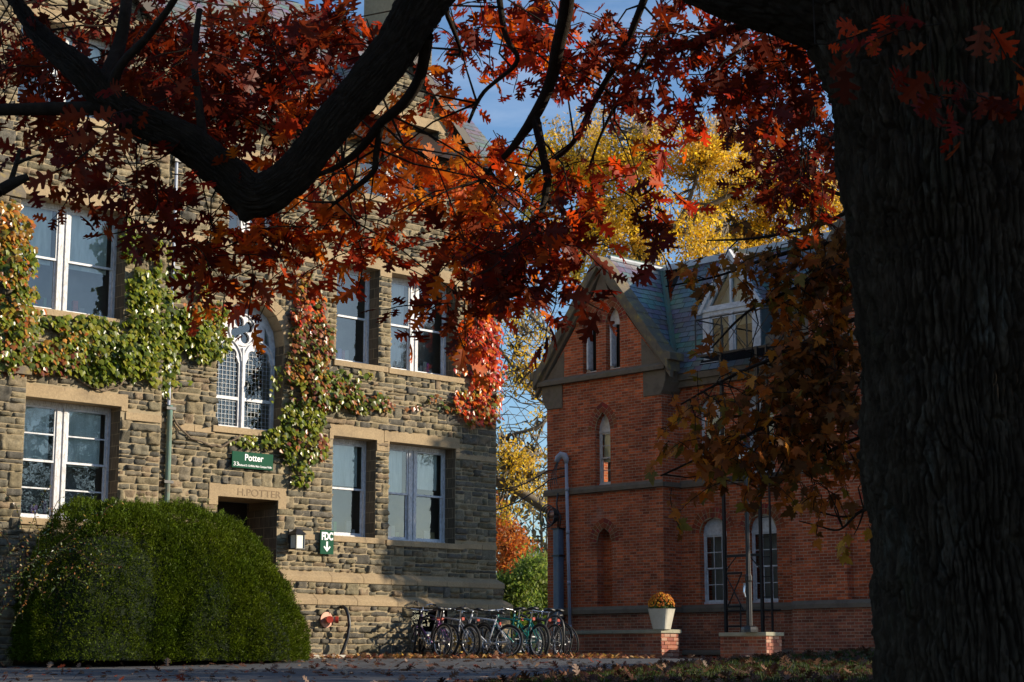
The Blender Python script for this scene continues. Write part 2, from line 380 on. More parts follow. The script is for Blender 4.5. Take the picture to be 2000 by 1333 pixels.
# asphalt road with a light concrete edge behind it
mb = MB(); yy = [12, 16, 20, 24, 28, 31, 33.4]
vs = [(x, y, hz(x, y)) for y in yy for x in (-40, -10, 12, 40)]
mb.add(vs, [(j * 4 + i, j * 4 + i + 1, (j + 1) * 4 + i + 1, (j + 1) * 4 + i) for j in range(len(yy) - 1) for i in range(3)])
mb.add([(-5.5, 33.4, .03), (40, 33.4, .03), (40, 36.6, .03), (-2.2, 36.6, .03)], [(0, 1, 2, 3)])
tag(mb.build('road', M_['asphalt']), kind='structure')
mb = MB()
mb.add([(1.5, 33.9, .036), (40, 33.9, .036), (40, 37.3, .036), (1.5, 37.3, .036)], [(0, 1, 2, 3)])
tag(mb.build('pavement', M_['concrete']), kind='structure')
# lawn
GX, GY = 70, 70; lx = np.linspace(-6, 16, GX); ly = np.linspace(5, 34.4, GY)
vs = []; idx = {}
mb = MB(); hts = {}
for j, y in enumerate(ly):
    for i, x in enumerate(lx):
        idx[i, j] = len(vs); s_ = lawn_s(x, y); vs.append((x, y, lawn_h(x, y))); hts[i, j] = s_
fs = [(idx[i, j], idx[i + 1, j], idx[i + 1, j + 1], idx[i, j + 1]) for j in range(GY - 1) for i in range(GX - 1) if max(hts[i, j], hts[i + 1, j], hts[i, j + 1], hts[i + 1, j + 1]) > .05]
mb.add(vs, fs); tag(mb.build('lawn', M_['turf'], smooth=True), kind='structure')

# ================================================================= stone hall
hall = empty('stone_hall', MS, 'three-storey rock-faced grey-brown stone hall with gables, green name sign and ivy', 'building')
STP = [(.21, .17, .10), (.165, .14, .085), (.12, .108, .08), (.27, .215, .125), (.175, .155, .11), (.10, .093, .08), (.23, .18, .11), (.15, .135, .10), (.30, .245, .15), (.20, .165, .115), (.11, .10, .085), (.24, .17, .105)]
def rocks(x0, x1, z0, z1, y=0, holes=(), poly=None, rs=None, prot=.047):
    """random-coursed rock-faced ashlar; returns (V, faces, cols)"""
    rs = rs or random.Random(1); Vs = []; Fs = []; Cs = []
    def stone(a, b, c, d):
        g = .0065; a += g; b -= g; c += g; d -= g
        if b - a < .03 or d - c < .02: return
        nx = max(2, int((b - a) / .042)); nz_ = max(2, int((d - c) / .036)); e = min(.014, (b - a) * .2, (d - c) * .22)
        X = np.concatenate([[a], np.linspace(a + e, b - e, nx), [b]]); Z = np.concatenate([[c], np.linspace(c + e, d - e, nz_), [d]])
        sx, sz = rs.uniform(-1, 1), rs.uniform(-1, 1); u = rs.uniform(0, 99); pr = prot * rs.uniform(.55, 1.25)
        XX, ZZ = np.meshgrid(X, Z); f = fbm(XX * 11 + u, ZZ * 13, np.full_like(XX, u), 3)
        tx = (XX - (a + b) / 2) / (b - a); tz = (ZZ - (c + d) / 2) / (d - c)
        f = pr * (.5 + 3.6 * (f - .42) + .7 * sx * tx + .8 * sz * tz); f = np.maximum(f, .004)
        f[0, :] = f[-1, :] = .001; f[:, 0] = f[:, -1] = .001
        m = len(X); o = sum(len(q) for q in Vs); keep = []
        for j in range(len(Z) - 1):
            for i in range(m - 1):
                cx, cz = (X[i] + X[i + 1]) / 2, (Z[j] + Z[j + 1]) / 2; ok = True
                for h in holes:
                    if callable(h):
                        if h(cx, cz): ok = False; break
                    elif h[0] < cx < h[1] and h[2] < cz < h[3]: ok = False; break
                if ok and poly and not poly(cx, cz): ok = False
                if ok: keep.append((o + j * m + i, o + j * m + i + 1, o + (j + 1) * m + i + 1, o + (j + 1) * m + i))
        if not keep: return
        Vs.append(np.stack([XX.ravel(), y - f.ravel(), ZZ.ravel()], 1)); Fs.extend(keep)
        k = rs.choice(STP); g_ = sum(k) / 3; k = [q * .78 + .185 * t_ * .22 + g_ * 0 for q, t_ in zip(k, (1.05, .88, .58))]; v = rs.uniform(.85, 1.3); Cs.append(np.tile(np.array(k) * v, (XX.size, 1)))
    z = z0
    while z < z1 - .01:
        h = rs.choice([.11, .13, .15, .17, .2, .23, .27]); h = h if z + h < z1 - .12 else z1 - z
        # free spans
        sp = [(x0, x1)]
        for hh in holes:
            if callable(hh): continue
            if min(z + h, hh[3]) - max(z, hh[2]) > .55 * h:
                ns = []
                for a, b in sp:
                    if hh[1] <= a or hh[0] >= b: ns.append((a, b)); continue
                    if hh[0] > a + .02: ns.append((a, hh[0]))
                    if hh[1] < b - .02: ns.append((hh[1], b))
                sp = ns
        for a, b in sp:
            x = a
            while x < b - .01:
                W = rs.choice([rs.uniform(.12, .26), rs.uniform(.22, .42), rs.uniform(.34, .6)]); W = W if x + W < b - .15 else b - x
                k = rs.random()
                if k < .3 and W < .45 or h < .15: stone(x, x + W, z, z + h)
                else:
                    cs = [0, rs.uniform(.35, .65), 1] if (h < .27 or rs.random() < .6) else [0, rs.uniform(.25, .4), rs.uniform(.6, .72), 1]
                    for c0, c1 in zip(cs, cs[1:]):
                        if W > .3 and rs.random() < .6:
                            q = rs.uniform(.3, .7); stone(x, x + W * q, z + h * c0, z + h * c1); stone(x + W * q, x + W, z + h * c0, z + h * c1)
                        else: stone(x, x + W, z + h * c0, z + h * c1)
                x += W
        z += h
    return np.concatenate(Vs), Fs, np.concatenate(Cs)
def rocks_obj(name, specs, parent):
    Vs = []; F = []; C = []; o = 0
    for sp in specs:
        v, f, c = rocks(**sp); Vs.append(v); C.append(c); F.extend([tuple(i + o for i in q) for q in f]); o += len(v)
    V = np.concatenate(Vs); fl = [i for q in F for i in q]
    return np_mesh(name, V, fl, np.full(len(F), 4), M_['rock'], parent, np.concatenate(C))

def arch_pts(x0, x1, zs, za, n=10):
    """pointed arch from right springing over the apex to the left springing"""
    w_ = (x1 - x0) / 2; cx = (x0 + x1) / 2; r_ = za - zs; Rr = (w_ * w_ + r_ * r_) / (2 * w_)
    c1 = x1 - Rr; a1 = math.atan2(r_, cx - c1); P = []
    for i in range(n + 1):
        a = a1 * i / n; P.append((c1 + Rr * math.cos(a), zs + Rr * math.sin(a)))
    return P + [(2 * cx - x, z) for x, z in P[::-1][1:]]
def arch_open(x0, x1, z0, zs, za, n=10): return [(x0, z0), (x1, z0)] + arch_pts(x0, x1, zs, za, n)
def voussoirs(mb, x0, x1, zs, za, wd, y0, y1, step, cf, gap=.004, inner=0.0, extra=0):
    w_ = (x1 - x0) / 2; cx = (x0 + x1) / 2; r_ = za - zs; Rr = (w_ * w_ + r_ * r_) / (2 * w_); c1 = x1 - Rr; a1 = math.atan2(r_, cx - c1)
    n = max(2, round(a1 * Rr / step))
    for sgn in (1, -1):
        for i in range(n):
            g = gap / Rr; q0 = a1 * i / n + g / 2; q1 = a1 * (i + 1) / n - g / 2
            if i == n - 1: q1 = a1
            pl = []
            for rr, qq in ((Rr + inner, q0), (Rr + wd, q0), (Rr + wd, q1), (Rr + inner, q1)):
                X = c1 + rr * math.cos(qq); Z = zs + rr * math.sin(qq)
                X = max(X, cx); pl.append((X if sgn > 0 else 2 * cx - X, Z))
            if i == n - 1:
                z_in = zs + math.sqrt(max(0, (Rr + inner) ** 2 - (cx - c1) ** 2)); z_out = zs + math.sqrt((Rr + wd) ** 2 - (cx - c1) ** 2)
                pl[3] = (cx, z_in); pl[2] = (cx, z_out)
            if sgn > 0: pl = pl[::-1]
            mb.prism(pl, y0, y1, cf())

YB = -.15            # the left bay stands 15 cm proud
gx0, gx1, gz0, gzs, gza = -7.12, -5.60, 4.24, 5.90, 6.70
WINS = [  # x0,x1,z0,z1,double,plane,label
    (-4.37, -3.28, 2.36, 4.29, 0, 0), (-2.95, -1.16, 2.34, 4.29, 1, 0),
    (-4.34, -3.25, 5.78, 7.74, 0, 0), (-2.94, -1.16, 5.77, 7.73, 1, 0),
    (-3.80, -1.69, 9.25, 10.95, 1, 0), (-6.95, -5.75, 7.95, 9.35, 1, 0)]
bx = lambda px, py: onS(px, py, -YB)
LW = [(bx(47.3, 380)[0] - .1, bx(248.6, 417)[0], bx(222, 621)[1] - .02, bx(248.6, 417.6)[1], 1, YB),
      (bx(52.7, 776)[0] - .1, bx(235.6, 795)[0], 2.34, bx(235.6, 795)[1], 1, YB),
      (bx(36, 190)[0] - .02, bx(229, 230)[0], 9.42, bx(180, 62)[1] - .02, 1, YB)]
dx0, dx1, dz1 = -7.03, -5.67, 2.95
bw = (-2.49, -1.55, .50, 1.02)
base_rocks = []
RS = random.Random(11)
archout = lambda x, z: (gx0 - .2 < x < gx1 + .2 and gz0 - .1 < z < gzs) and (gx0 < x < gx1) or (z >= gzs - .01 and math.hypot(x - ((gx1 - .80) if x > (gx0 + gx1) / 2 else (gx0 + .80)), z - gzs) < .80 + .20)
holes = [(a - .0, b + .0, c - .11, d + .0) for a, b, c, d, _, _ in WINS] + \
        [(-4.48, -3.1, 4.29, 4.52), (-3.1, -1.07, 4.29, 4.52), (-4.71, -3.09, 7.73, 7.95), (-3.07, -1.0, 7.73, 7.95), (-3.95, -1.5, 10.95, 11.14), (-7.05, -5.65, 9.35, 9.55),
         (-7.23, -5.48, 2.79, 3.185), (dx0, dx1, -.5, 2.95), (-5.68, .5, 2.25, 2.36), (-8.4, .5, 4.08, 4.21), (-5.6, .5, 5.67, 5.78), (-8.4, .5, 7.60, 7.73), archout]
gcx, ghw = -2.75, 2.3
def gpoly(x, z): return z < 10.28 or z < 12.5 - abs(x - gcx) * .97
Zs = [(1.66, 12.5)]
specs = [dict(x0=-8.38, x1=-.005, z0=1.66, z1=12.5, y=0, holes=holes, poly=gpoly, rs=RS),
         dict(x0=-5.6, x1=.11, z0=1.23, z1=1.46, y=-.10, rs=RS), dict(x0=-5.6, x1=.21, z0=-.1, z1=1.03, y=-.22, holes=[bw], rs=RS)]
rocks_obj('rock_faced_wall', specs, hall)
# left bay
lh = [(a, b, c - .11, d) for a, b, c, d, _, _ in LW] + [(a - .2, b + .14, d, d + .24) for a, b, c, d, _, _ in LW] + [(-9.2, -8.4, LW[1][3] - .22, LW[1][3] - .08), (-9.2, -8.4, LW[0][3] - .22, LW[0][3] - .08)]
lbc = -10.45
specs = [dict(x0=-12.6, x1=-8.4, z0=1.66, z1=13.2, y=YB, holes=lh, poly=lambda x, z: z < 10.9 or z < 10.95 + (2.25 - abs(x - lbc)) * .84, rs=RS)]
rocks_obj('rock_faced_bay', specs, hall)

def wall_mass(mb):
    out = [(-8.4, -.5), (0, -.5), (0, 10.28), (gcx + ghw, 10.28), (gcx, 12.5), (gcx - ghw, 10.28), (-8.4, 10.28)]
    hl = [[(a, c), (b, c), (b, d), (a, d)] for a, b, c, d, _, _ in WINS]
    hl.append(arch_open(gx0, gx1, gz0, gzs, gza)); hl.append([(dx0, 0.0), (dx1, 0.0), (dx1, dz1), (dx0, dz1)])
    hl.append([(bw[0], bw[2]), (bw[1], bw[2]), (bw[1], bw[3]), (bw[0], bw[3])])
    mb.sheet(out, hl, -.005)
    out2 = [(-12.6, -.5), (-8.4, -.5), (-8.4, 10.95), (lbc, 12.85), (-12.6, 10.95)]
    mb.sheet(out2, [[(a, c), (b, c), (b, d), (a, d)] for a, b, c, d, _, _ in LW], YB - .005)
    mb.box((-8.4, YB, -.5), (-8.39, 0, 10.9))
    # base, two steps
    mb.sheet([(-5.6, 1.23), (.10, 1.23), (.10, 1.46), (-5.6, 1.46)], [], -.105)
    mb.sheet([(-5.6, -.5), (.20, -.5), (.20, 1.03), (-5.6, 1.03)], [[(bw[0], bw[2]), (bw[1], bw[2]), (bw[1], bw[3]), (bw[0], bw[3])]], -.225)
    mb.box((-5.6, -.10, 1.2), (-5.59, 0, 1.5)); mb.box((-5.6, -.22, -.5), (-5.59, 0, 1.1))
    # end and back walls
    mb.add([(0, 0, -.5), (0, 10, -.5), (0, 10, 10.3), (0, 2.6, 13.2), (0, 0, 10.3)], [(0, 1, 2, 3, 4)])
    mb.add([(.10, -.10, 1.2), (.10, 9, 1.2), (.10, 9, 1.5), (.10, -.1, 1.5), (.2, -.22, -.5), (.2, 9, -.5), (.2, 9, 1.05), (.2, -.22, 1.05)], [(0, 1, 2, 3), (4, 5, 6, 7)])
    mb.add([(-20, 10, -.5), (0, 10, -.5), (0, 10, 10.3), (-20, 10, 10.3), (-12.6, YB, -.5), (-12.6, 10, -.5), (-12.6, 10, 10.9), (-12.6, YB, 10.9)], [(0, 1, 2, 3), (4, 5, 6, 7)])
mb = MB(); wall_mass(mb); mb.build('wall', M_['mortar'], hall)

# ---- trim : string courses, water tables, copings
mb = MB()
def strip(x0, x1, z0, z1, y=0.0, p=.028, d=.1):
    x = x0; mb = MB()
    while x < x1 - .01:
        W = random.uniform(.55, 1.3); W = W if x + W < x1 - .4 else x1 - x
        mb.box((x + .003, y - p, z0 + .003), (x + W - .003, y + d, z1 - .003)); x += W
    mb.build('string_course', M_['trim'], hall, bevel=.006)
for a, b in ((-8.38, -7.14), (-5.58, -4.48), (-3.28, -2.95), (-1.16, .012)): strip(a, b, 4.08, 4.21)
for a, b in ((-5.58, -4.5), (-1.0, .012)): strip(a, b, 2.25, 2.36)
for a, b in ((-8.38, -7.3), (-3.14, -3.02), (-1.06, .012)): strip(a, b, 5.67, 5.79)
for a, b in ((-8.38, -4.4), (-3.25, -2.94), (-1.16, .012)): strip(a, b, 7.61, 7.735)
for a, b in ((-9.2, -8.39),): strip(a + .07, b, LW[1][3] - .22, LW[1][3] - .08, YB); strip(a + .07, b, LW[0][3] - .22, LW[0][3] - .08, YB)
def table(zt, zb, zm, yin, yout, xe):
    x = -5.6; mb = MB()
    while x < xe - .01:
        W = random.uniform(.6, 1.25); W = W if x + W < xe - .4 else xe - x; a, b = x + .003, x + W - .003
        e = (yin - yout) if b > xe - .02 else 0
        prof = [(yin, zt), (yin - .02, zt - .005), (yout + .03, zm + .03), (yout, zm), (yout, zb), (yin + .05, zb), (yin + .05, zt)]
        k = len(prof); vs = [(a, y, z) for y, z in prof] + [(b + (yin - y if e and y <= yin else 0), y, z) for y, z in prof]
        mb.add(vs, [tuple(range(k)), tuple(range(k, 2 * k))[::-1]] + [(i, i + k, (i + 1) % k + k, (i + 1) % k) for i in range(k)])
        x += W
    # return along the end wall
    prof = [(yin, zt), (yout + .03, zm + .03), (yout, zm), (yout, zb)]
    vs = [(xe + yin - y, y, z) for y, z in prof] + [(xe + yin - y, 9, z) for y, z in prof]
    mb.add(vs, [(i, i + 1, i + 5, i + 4) for i in range(3)])
    mb.build('water_table', M_['trim'], hall, bevel=.006)
table(1.66, 1.46, 1.56, -.001, -.135, .0); table(1.23, 1.03, 1.12, -.10, -.26, .10)

# ---- windows
def sash_window(parent, name, x0, x1, z0, z1, double, y, depth=.30, lintel=True, ear=(.13, .14), blind=(.5, .5), muntin=False, lab=None, sillx=(.07, .22), curtain=False):
    f = MB(); yr = y + depth; fw = .055
    f.box((x0, yr, z1 - .085), (x1, yr + .09, z1)); f.box((x0, yr - .01, z0), (x1, yr + .1, z0 + .05))
    f.box((x0, yr, z0 + .05), (x0 + fw, yr + .09, z1 - .085)); f.box((x1 - fw, yr, z0 + .05), (x1, yr + .09, z1 - .085))
    if double:
        cx = (x0 + x1) / 2; mw = .105
        f.box((cx - mw, yr - .004, z0 + .05), (cx - .03, yr + .09, z1 - .085)); f.box((cx + .03, yr - .004, z0 + .05), (cx + mw, yr + .09, z1 - .085)); f.box((cx - .03, yr + .02, z0 + .05), (cx + .03, yr + .09, z1 - .085))
        lights = [(x0 + fw, cx - mw), (cx + mw, x1 - fw)]
    else: lights = [(x0 + fw, x1 - fw)]
    fo = f.build(name, M_['white'], parent, bevel=.004)
    if lab: fo['label'] = lab
    s = MB(); g = MB(); bl = MB(); rm = MB(); sw = .036
    za, zb = z0 + .05, z1 - .085; zm = za + (zb - za) * .5
    for k, (a, b) in enumerate(lights):
        for (q0, q1, yy) in ((zm - .012, zb, yr + .018), (za, zm + .03, yr + .05)):
            s.box((a, yy, q1 - sw), (b, yy + .03, q1)); s.box((a, yy, q0), (b, yy + .03, q0 + (.05 if q0 == za else .04)))
            s.box((a, yy, q0 + .04), (a + sw, yy + .03, q1 - sw)); s.box((b - sw, yy, q0 + .04), (b, yy + .03, q1 - sw))
            if muntin: s.box((a + sw, yy + .003, (q0 + q1) / 2 - .012), (b - sw, yy + .027, (q0 + q1) / 2 + .014))
            g.add([(a + sw, yy + .015, q0 + .04), (b - sw, yy + .015, q0 + .04), (b - sw, yy + .015, q1 - sw), (a + sw, yy + .015, q1 - sw)], [(0, 1, 2, 3)])
        lv = blind[k % len(blind)]
        if lv > 0:
            zc = zb - (zb - za) * lv
            bl.add([(a + .01, yr + .13, zc), (b - .07, yr + .13, zc), (b - .07, yr + .13, zb), (a + .01, yr + .13, zb)], [(0, 1, 2, 3)])
    s.build('sash', M_['cwhite'], fo, bevel=.003); g.build('pane', M_['glass'], fo)
    if bl.v: bl.build('blind', M_['curtain' if curtain else 'blind'], fo)
    yb = yr + .42
    rm.box((x0 - .3, yb, z0 - .3), (x1 + .3, yb + .02, z1 + .2)); rm.box((x0 - .32, yr + .1, z0 - .3), (x0 - .3, yb, z1 + .2)); rm.box((x1 + .3, yr + .1, z0 - .3), (x1 + .32, yb, z1 + .2))
    rm.box((x0 - .3, yr + .1, z1 + .2), (x1 + .3, yb, z1 + .22)); rm.box((x0 - .3, yr + .1, z0 - .32), (x1 + .3, yb, z0 - .3))
    rm.build('room_interior', M_['room'], fo)
    it = MB(); q = random.Random(int(abs(x0 * 100) + z0 * 10)); xx = x0 + .1
    while xx < x1 - .15:
        w_ = q.uniform(.03, .16); hh_ = q.uniform(.08, .30); it.box((xx, yr + .2, z0 + .05), (xx + w_, yr + .26, z0 + .05 + hh_), tuple(q.uniform(.08, .6) for _ in range(3)) if q.random() < .5 else (.45, .43, .4)); xx += w_ + q.choice([.004, .02, .25])
    it.build('windowsill_things', M_['items'], fo)
    if lintel is not None:
        t = MB()
        t.add([(x1, y, z0), (x1, yr + .09, z0), (x1, yr + .09, z1), (x1, y, z1), (x0, y, z0), (x0, yr + .09, z0), (x0, yr + .09, z1), (x0, y, z1)], [(0, 1, 2, 3), (4, 7, 6, 5)])
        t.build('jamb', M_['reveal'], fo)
        t = MB()
        t.box((x0 - sillx[0], y - .06, z0 - .115), (x1 + sillx[1], yr + .02, z0 - .002)); t.build('sill', M_['trim'], fo, bevel=.008)
        if lintel:
            t = MB(); e0, e1 = ear
            t.prism([(x0 - e0, z1 + .222), (x0 - e0, z1 - .07), (x0 - .001, z1 - .07), (x0 - .001, z1), (x1 + .001, z1), (x1 + .001, z1 - .07), (x1 + e1, z1 - .07), (x1 + e1, z1 + .222)][::1], y - .030, yr + .1)
            t.build('lintel', M_['trim'], fo, bevel=.005)
    return fo
sash_window(hall, 'window', *WINS[0][:4], 0, 0, ear=(.10, .18), blind=(.46,), lab='narrow white sash window on the ground floor')
sash_window(hall, 'window', *WINS[1][:4], 1, 0, ear=(.14, .10), blind=(.5, .42), lab='wide double white sash window on the ground floor')
sash_window(hall, 'window', *WINS[2][:4], 0, 0, ear=(.36, .15), blind=(0,), lab='narrow white sash window on the middle floor')
sash_window(hall, 'window', *WINS[3][:4], 1, 0, ear=(.12, .16), blind=(.95, .0), curtain=True, lab='wide double white sash window with a net curtain')
sash_window(hall, 'window', *WINS[4][:4], 1, 0, ear=(.16, .18), blind=(0, .3))
sash_window(hall, 'window', *WINS[5][:4], 1, 0, ear=(.1, .1), blind=(.5, .4))
sash_window(hall, 'window', *LW[0][:4], 1, YB, ear=(.2, .13), blind=(.55, .55), sillx=(.07, .1))
sash_window(hall, 'window', *LW[1][:4], 1, YB, ear=(.2, .13), blind=(.5, .52), muntin=True, sillx=(.07, .1))
sash_window(hall, 'window', *LW[2][:4], 1, YB, ear=(.2, .13), blind=(.5, .5), sillx=(.07, .1))
# basement window
f = MB(); a, b, c, d = bw
f.box((a, .02, c), (b, .06, c + .06)); f.box((a, .02, d - .05), (b, .06, d)); f.box((a, .02, c), (a + .05, .06, d)); f.box((b - .05, .02, c), (b, .06, d)); f.box(((a + b) / 2 - .02, .02, c), ((a + b) / 2 + .02, .06, d))
fo = f.build('basement_window', M_['white'], hall, bevel=.004)
g = MB(); g.add([(a, .045, c), (b, .045, c), (b, .045, d), (a, .045, d)], [(0, 1, 2, 3)]); g.build('pane', M_['glass'], fo)
g = MB(); g.box((a - .1, .3, c - .1), (b + .1, .32, d + .1)); g.add([(a, -.22, c), (a, .3, c), (a, .3, d), (a, -.22, d), (b, -.22, c), (b, .3, c), (b, .3, d), (b, -.22, d), (a, -.22, d), (b, -.22, d), (b, .3, d), (a, .3, d)], [(0, 1, 2, 3), (4, 5, 6, 7), (8, 9, 10, 11)]); g.build('dark_reveal', M_['dark'], fo)
g = MB(); g.box((a - .1, -.275, c - .13), (b + .1, .02, c)); g.build('sill', M_['trim'], fo, bevel=.006)

# ---- gothic window
gcx2 = (gx0 + gx1) / 2; gw = (gx1 - gx0) / 2
gp = MB(); cf = lambda: None
voussoirs(gp, gx0, gx1, gzs, gza, .225, -.035, .33, .33, cf, gap=.006)
gp.box((gx0 - .225, -.03, gzs - .16), (gx0, .1, gzs)); gp.box((gx1, -.03, gzs - .16), (gx1 + .36, .1, gzs))
gw_o = gp.build('arched_window', M_['trim'], hall, bevel=.006); gw_o['label'] = 'tall pointed window with white tracery and leaded panes'
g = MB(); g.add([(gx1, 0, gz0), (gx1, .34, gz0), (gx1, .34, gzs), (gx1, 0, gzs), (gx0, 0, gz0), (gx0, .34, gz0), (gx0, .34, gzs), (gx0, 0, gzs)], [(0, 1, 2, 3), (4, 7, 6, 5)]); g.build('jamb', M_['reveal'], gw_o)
g = MB(); g.box((gx0 - .08, -.06, gz0 - .12), (gx1 + .08, .36, gz0)); g.build('sill', M_['trim'], gw_o, bevel=.006)
def radial(cx, cz, circles, a0, a1, n):
    P = []
    for i in range(n + 1):
        a = a0 + (a1 - a0) * i / n; ux, uz = math.cos(a), math.sin(a); best = .01
        for (x, z, r_) in circles:
            dx, dz = x - cx, z - cz; bq = dx * ux + dz * uz; q = bq * bq - (dx * dx + dz * dz - r_ * r_)
            if q >= 0: best = max(best, bq + math.sqrt(q))
        P.append((cx + ux * best, cz + uz * best))
    return P
t = MB(); yg = .27
outer = arch_open(gx0, gx1, gz0, gzs, gza, 12)
hw = gw / 2 - .055
hs = []
for sx in (-1, 1):
    c = gcx2 + sx * (gw / 2 + .0); zsp = 5.60
    head = radial(c, zsp + .02, [(c, zsp + .19, .105), (c - .15, zsp + .07, .10), (c + .15, zsp + .07, .10), (c, zsp, .2), (c - .19, zsp - .06, .09), (c + .19, zsp - .06, .09)], -.25, math.pi + .25, 44)
    hs.append([(c - hw + .02, 4.86), (c + hw - .02, 4.86), (c + hw - .02, zsp - .1)] + head + [(c - hw + .02, zsp - .1)])
    hs.append([(c - hw + .02, gz0 + .07), (c + hw - .02, gz0 + .07), (c + hw - .02, 4.80), (c - hw + .02, 4.80)])
qc = (gcx2 - .02, 6.15)
hs.append(radial(*qc, [(qc[0] + .165 * math.cos(a), qc[1] + .165 * math.sin(a), .105) for a in (R(25), R(115), R(205), R(295))] + [(qc[0], qc[1], .1)], 0, 2 * math.pi, 60)[:-1])
hs.append([(gx1 - .26, 5.93), (gx1 - .13, 5.88), (gx1 - .16, 6.08), (gx1 - .26, 6.26)]); hs.append([(gx0 + .13, 5.88), (gx0 + .26, 5.93), (gx0 + .26, 6.26), (gx0 + .16, 6.08)])
t.sheet(outer, hs, yg); [t.reveal(h_, yg, yg + .06) for h_ in hs]
# raised ribs that follow the lights
for sx in (-1, 1):
    c = gcx2 + sx * gw / 2
    t.tube([(x, yg - .012, z) for x, z in arch_pts(c - hw - .03, c + hw + .03, 5.55, 5.97, 8)], .022, 6)
t.tube([(gcx2, yg - .015, gz0 + .02), (gcx2, yg - .015, 5.8)], .032, 6)
t.tube([(qc[0] + .305 * math.cos(a), yg - .012, qc[1] + .305 * math.sin(a)) for a in [i * math.pi / 12 for i in range(25)]], .02, 6)
t.build('tracery', M_['cwhite'], gw_o)
g = MB(); g.sheet(outer, [], yg + .05); g.build('pane', M_['glass'], gw_o)
g = MB()
for sx in (-1, 1):
    c = gcx2 + sx * gw / 2
    for i in range(8): xx = c - hw + .03 + i * (2 * hw - .06) / 7; g.box((xx - .0022, yg + .028, gz0 + .05), (xx + .0022, yg + .04, 5.72))
    z = gz0 + .12
    while z < 5.74: g.box((c - hw, yg + .028, z - .0022), (c + hw, yg + .04, z + .0022)); z += .082
    for (ox, oz, rr) in ((0, 5.05 - 5.6, .07), (0, .19, .07), (-.15, .07, .07), (.15, .07, .07)):
        g.tube([(c + ox + rr * math.cos(a), yg + .034, 5.6 + oz + rr * math.sin(a)) for a in [i * math.pi / 8 for i in range(17)]], .003, 5)
g.build('leading', M_['lead'], gw_o)
g = MB(); g.box((gx0 - .3, 1.1, gz0 - .3), (gx1 + .3, 1.12, 7.2)); g.build('room_interior', M_['dark'], gw_o)

# ---- entrance
e = MB(); e.prism([(-7.23, 3.185), (-7.23, 2.79), (dx0, 2.79), (dx0, dz1), (dx1, dz1), (dx1, 2.79), (-5.48, 2.79), (-5.48, 3.185)], -.03, .9)
en = e.build('doorway', M_['trim'], hall, bevel=.006); en['label'] = 'deep entrance with a carved stone lintel'
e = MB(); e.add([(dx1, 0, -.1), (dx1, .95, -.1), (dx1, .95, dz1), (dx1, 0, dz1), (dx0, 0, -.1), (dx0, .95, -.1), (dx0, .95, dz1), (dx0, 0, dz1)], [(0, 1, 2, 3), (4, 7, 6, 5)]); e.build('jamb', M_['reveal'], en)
e = MB(); e.box((dx0, .95, -.1), (dx1, 1.0, dz1))
for i in range(2):
    for j in range(3):
        a = dx0 + .1 + i * .62; c = .2 + j * .9; e.box((a, .93, c), (a + .5, .95, c + .75))
e.build('door', M_['door'], en, bevel=.006)

def text_mesh(s, size, bold=0.0, ext=.002, sx=1.0):
    cu = bpy.data.curves.new('lettering', 'FONT'); cu.body = s; cu.size = size; cu.offset = bold; cu.extrude = ext; cu.align_x = 'LEFT'
    o = bpy.data.objects.new('tmp', cu); col.objects.link(o)
    bpy.context.view_layer.update(); dg = bpy.context.evaluated_depsgraph_get()
    me = bpy.data.meshes.new_from_object(o.evaluated_get(dg)); bpy.data.objects.remove(o); bpy.data.curves.remove(cu)
    for v in me.vertices: v.co = Vector((v.co.x * sx, -v.co.z, v.co.y))   # stand up, facing -y
    return me
def put_text(s, x, z, y, size, material, parent, name='lettering', bold=0.0, width=None, ext=.002):
    me = text_mesh(s, size, bold, ext); w_ = max(v.co.x for v in me.vertices) - min(v.co.x for v in me.vertices)
    if width:
        for v in me.vertices: v.co.x *= width / w_
    me.materials.clear(); me.materials.append(material); me.name = name
    o = bpy.data.objects.new(name, me); col.objects.link(o); o.parent = parent; o.location = (x, y, z); return o
put_text('H.POTTER', -6.62, 2.992, -.0325, .19, M_['carved'], en, 'raised_shade_name', width=.99)  # letters sit proud of the lintel, groove shade put into their colour

# ---- buttress
bxr = onS(47, 850, .75)[0]; bxr2 = onS(36, 500, .45)[0]
bt = empty('stone_buttress', MS, 'stepped stone buttress with mossy sloping caps beside the left windows', 'buttress')
bm_ = MB(); bm_.box((-13.5, -.75, -.5), (bxr, YB, 4.72)); bm_.box((-13.5, -.45, 4.72), (bxr2, YB, 7.72)); bm_.build('core', M_['mortar'], bt)
rocks_obj('stone_face', [dict(x0=-13.5, x1=bxr, z0=-.1, z1=4.62, y=-.75, rs=RS)], bt)
rocks_obj('stone_face', [dict(x0=-13.5, x1=bxr2, z0=5.0, z1=7.65, y=-.45, rs=RS)], bt)
bc = MB()
for (xr, zt, zb, yi, yo) in ((bxr, 5.08, 4.62, -.45, -.83), (bxr2, 8.15, 7.65, YB, -.53)):
    prof = [(yi, zt), (yo, zb + .10), (yo, zb), (yi, zb)]; k = 4
    vs = [(-13.5, y, z) for y, z in prof] + [(xr + .05, y, z) for y, z in prof]
    bc.add(vs, [(0, 1, 2, 3), (7, 6, 5, 4)] + [(i, i + 4, (i + 1) % 4 + 4, (i + 1) % 4) for i in range(4)])
bc.build('sloping_cap', M_['lichen'], bt, bevel=.01)

